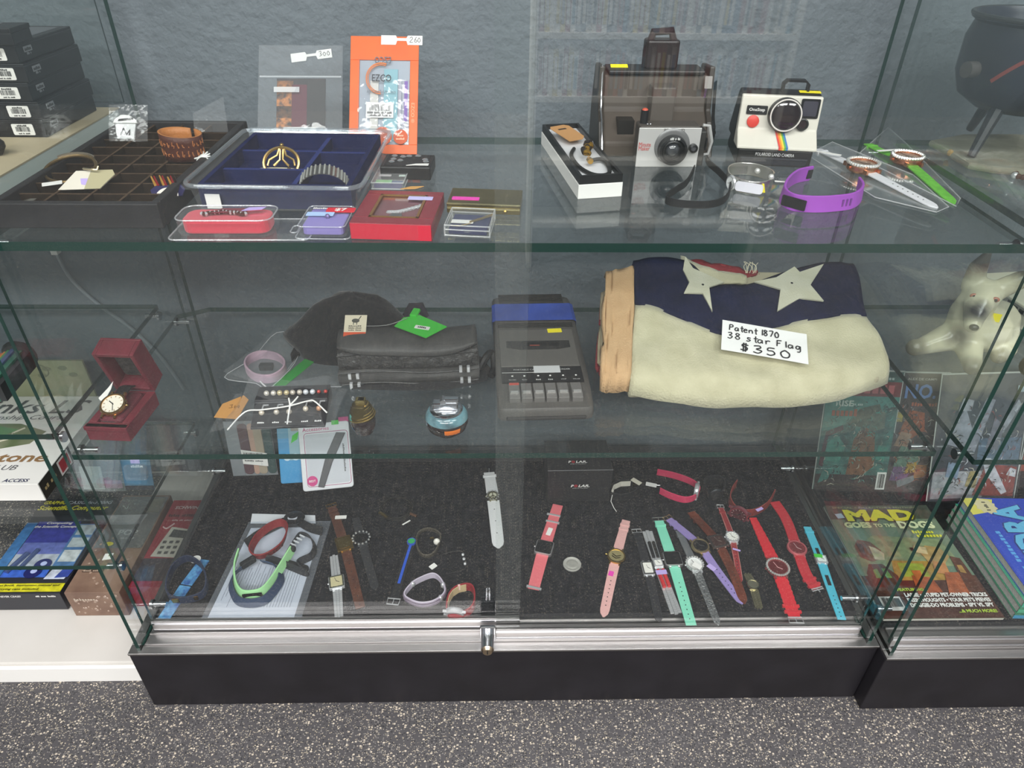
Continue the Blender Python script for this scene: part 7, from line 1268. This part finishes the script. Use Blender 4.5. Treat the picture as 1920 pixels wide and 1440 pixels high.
blob([(.070, .060, .030, .030), (.078, .030, .018, .020), (.070, .010, .013, .014)])                                                # hind leg
DG = bpy.data.materials.new('glazed_dog'); DG.use_nodes = True; nt = DG.node_tree; bs = nt.nodes['Principled BSDF']; bs.inputs['Roughness'].default_value = .22; tc = nt.nodes.new('ShaderNodeTexCoord'); last = None
for k, (c, r, col) in enumerate((((.002, -.036, .104), .025, '#232428'), ((-.006, .016, .172), .042, '#2f2c2c'), ((HX+.048, .018, .160), .030, '#3c3836'), ((-.060, -.022, .012), .028, '#37332f'), ((.026, -.050, .010), .026, '#4a4642'), ((-.004, -.018, .046), .026, '#4c4744'), ((.07, .008, .01), .022, '#5a5550'))):
    d = nt.nodes.new('ShaderNodeVectorMath'); d.operation = 'DISTANCE'; d.inputs[1].default_value = c; nt.links.new(tc.outputs['Object'], d.inputs[0]); mr = nt.nodes.new('ShaderNodeMapRange'); mr.inputs[1].default_value = r*.35; mr.inputs[2].default_value = r; mr.inputs[3].default_value = .95; mr.inputs[4].default_value = 0; nt.links.new(d.outputs['Value'], mr.inputs[0])
    x = nt.nodes.new('ShaderNodeMix'); x.data_type = 'RGBA'; x.inputs[6].default_value = lin('#cfc9ae')+(1,); x.inputs[7].default_value = lin(col)+(1,); nt.links.new(mr.outputs[0], x.inputs[0])
    if last: nt.links.new(last, x.inputs[6])
    last = x.outputs[2]
nt.links.new(last, bs.inputs['Base Color']); dg = obj('body', b, DG, t, smooth=False); rm = dg.modifiers.new('remesh', 'REMESH'); rm.mode = 'VOXEL'; rm.voxel_size = .003; rm.use_smooth_shade = True; sm = dg.modifiers.new('smooth', 'SMOOTH'); sm.iterations = 8; sm.factor = .6
for sx in (-1, 1):
    e_ = obj('eye', B().sph((0, 0, 0), .0045, 10, sc=(1.3, .6, 1)), mat('#a8604a', .25), t, smooth=True, M=T(HX-.001+sx*.0150, -.0155, .120)); obj('pupil', B().sph((0, -.002, 0), .0026, 8), mat('#2a1c14', .1), e_, smooth=True)
obj('nose', B().sph((.001, -.059, .088), .0065, 10, sc=(1.1, .8, .8)), mat('#15151a', .15), t, smooth=True); obj('price_sticker', B().box(-.006, .006, -.001, 0, -.007, .007), STICK['yellow'], t, M=T(.042, .008, .080))
# board game box, dark reel and kettle
p = G(1884, 600, Z1+.006); t = thing('game_case', 'cream game box with black lettered side at the right frame edge', 'box', (p.x+.004, p.y, Z1+.006), rz=.12); obj('carton', B().box(0, .2, -.07, .11, 0, .040), mat('#cfcdb8', .5), t, bevel=.002); Ms = T(-.0004, 0, 0) @ Rz(-PI/2) @ Rx(PI/2); obj('lid_band', B().box(-.11, .07, .024, .036, 0, .0006), mat('#8a8a84', .5), t, M=Ms); txt(t, '~GAME BOY', BLK, .12, .009, Ms @ T(-.03, .030, .0008), bold=.03); obj('printed_panel', B().box(-.10, .02, .004, .020, 0, .0006), mat('#a8a8a4', .5, noise=(40, '#6a6a70', .8)), t, M=Ms)
p = G(1922, 700, Z1+.006); t = thing('film_reel', 'dark brown round reel end at the right frame edge', 'reel', p); obj('disc', B().lathe([(.005, 0), (.020, .002), (.022, .008), (.02, .014), (.006, .016)], 20), mat('#2c2622', .5), t, smooth=True, M=T(0, 0, .022) @ Rx(PI/2)); obj('hub', B().tube([(0, -.02, .022), (0, .004, .022)], .006, 10), mat('#4a423c', .5), t, smooth=True)
o = G(1800, 300, Z2); t = thing('stone_slab', 'rough pale stone slab on the right upper shelf, under the kettle', 'slab', o); sl = polyrel([(1738, 274), (1778, 296), (1812, 318), (1860, 326), (1930, 334), (2010, 330), (2000, 270), (1900, 262), (1800, 262)], Z2, o); obj('slab', B().prism(sl, 0, .010), mat('#9a9684', .85, noise=(18, '#7c7868', .9), bump=(60, 1.2)), t, bevel=.004); obj('chip', B().sph((sl[1][0], sl[1][1], .008), .005, 6), mat('#b08a4a', .6), t)
p = G(1885, 283, Z2+.010); t = thing('kettle_pot', 'dark navy cast pot with a red arc, standing on splayed legs', 'pot', (p.x, p.y+.02, Z2+.0102)); R_ = .095; NVK = mat('#1c2438', .35, 0, .5, noise=(10, '#2a2c34', .9))
obj('bowl', B().lathe([(.02, .055), (.055, .058), (.082, .075), (.094, .105), (.096, .150), (.090, .172), (.096, .176), (.097, .182), (.092, .183), (.088, .176), (.088, .11), (.07, .08), (.02, .064)], 40), NVK, t, smooth=True); obj('rim', B().tube([(.095*math.cos(a*PI/20), .095*math.sin(a*PI/20), .181) for a in range(40)], .0035, 8, True), mat('#4c4e50', .4, .6), t, smooth=True)
for a in (-2.5, -.6, 1.5): obj('leg', B().tube([(.06*math.cos(a), .06*math.sin(a), .066), (.092*math.cos(a), .092*math.sin(a), 0.002)], [.010, .006], 8), mat('#23262c', .4), t, smooth=True)
b = B(); b.ribbon([(.0968*math.cos(a), .0968*math.sin(a), .105+.045*math.sin((a+2.6)/1.4*PI)) for a in [-2.6+1.4*k/16 for k in range(17)]], Vector((0, 0, 1)), .005, .0015); obj('red_arc', b, mat('#8a3a34', .5), t); obj('dark_label', B().box(-.014, .014, -.001, 0, -.003, .003), BLK, t, M=T(-.02, -.0945, .098)); obj('side_knob', B().tube([(-.092, -.02, .115), (-.108, -.024, .115)], .011, 12), mat('#55504e', .4), t, smooth=True)
p = G(1868, 300, Z2+.14); t = thing('skewer', 'thin white rod with an orange price ticket, leaning out of the pot', 'rod', (t.location.x, t.location.y, Z2+.10)); obj('rod', B().tube([(-.055, -.02, 0), (-.02, -.045, .17)], .0018, 6), mat('#c9ccd0', .3), t); obj('orange_ticket', B().prism(rrect(.03, .016, .001), 0, .0006), STICK['orange'], t, M=T(-.004, -.052, .132) @ Rz(-.4) @ Rx(1.2))
o = G(1912, 334, Z2); t = thing('bead_bracelet', 'brown beaded bracelet in front of the slab at the right edge', 'bracelet', o); b = B()
for k in range(16): b.sph((.02*math.cos(k*PI/8)+.012, .012*math.sin(k*PI/8), .004), .0042, 7)
obj('beads', b, mat('#5a3c30', .2), t, smooth=True); obj('clasp', B().sph((-.009, 0, .004), .005, 8), SLV, t, smooth=True)
# ================================================================ rack across the aisle, seen mirrored in the door glass
RY = -1.70; RX0, RX1 = .115, .93; rk = thing('media_rack', 'white shelf rack of game cases across the aisle, seen mirrored in the right door', 'rack', (0, 0, 0)); RW = mat('#e6e3da', .5)
LV = (.18, .41, .62, .812, 1.01, 1.22); 
for z in LV: obj('shelf_board', B().box(RX0, RX1, RY-.16, RY, z-.018, z), RW, rk)
for x in (RX0-.018, RX1): obj('upright', B().box(x, x+.018, RY-.17, RY, 0, 1.45), RW, rk)
obj('back_panel', B().box(RX0-.018, RX1+.018, RY-.18, RY-.17, 0, 1.45), mat('#6a6c70', .7), rk)
rr = random.Random(17); PAL = ('#e6e4de', '#d8d6d0', '#8a8c92', '#c9c5ba', '#4a6a8c', '#8c3a3c', '#e0dcd0', '#2a3a4a', '#f0eee8', '#6a9ab0', '#d0b84a', '#303036', '#a85a5a', '#e8e4d8')
CASES = {}
for z in LV[2:5]:
    x = RX0+.004
    while x < RX1-.02:
        c = rr.choice(PAL); w_ = .0165; h = rr.choice((.150, .150, .158, .142)); key = (c, h)
        if key not in CASES:
            b0 = B().box(0, w_-.001, -.125, 0, 0, h); b1 = B().box(.003, w_-.004, 0, .0006, h*.15, h*.85); CASES[key] = (b0, b1)
        t = thing('game_case', 'upright plastic game case on the rack across the aisle', 'game case', (x, RY-.012-rr.random()*.006, z), group='game cases on the mirrored rack'); obj('case', CASES[key][0], mat(c, .4), t); obj('spine_label', CASES[key][1], mat(rr.choice(PAL), .5), t); x += w_+(rr.random() < .05)*.02
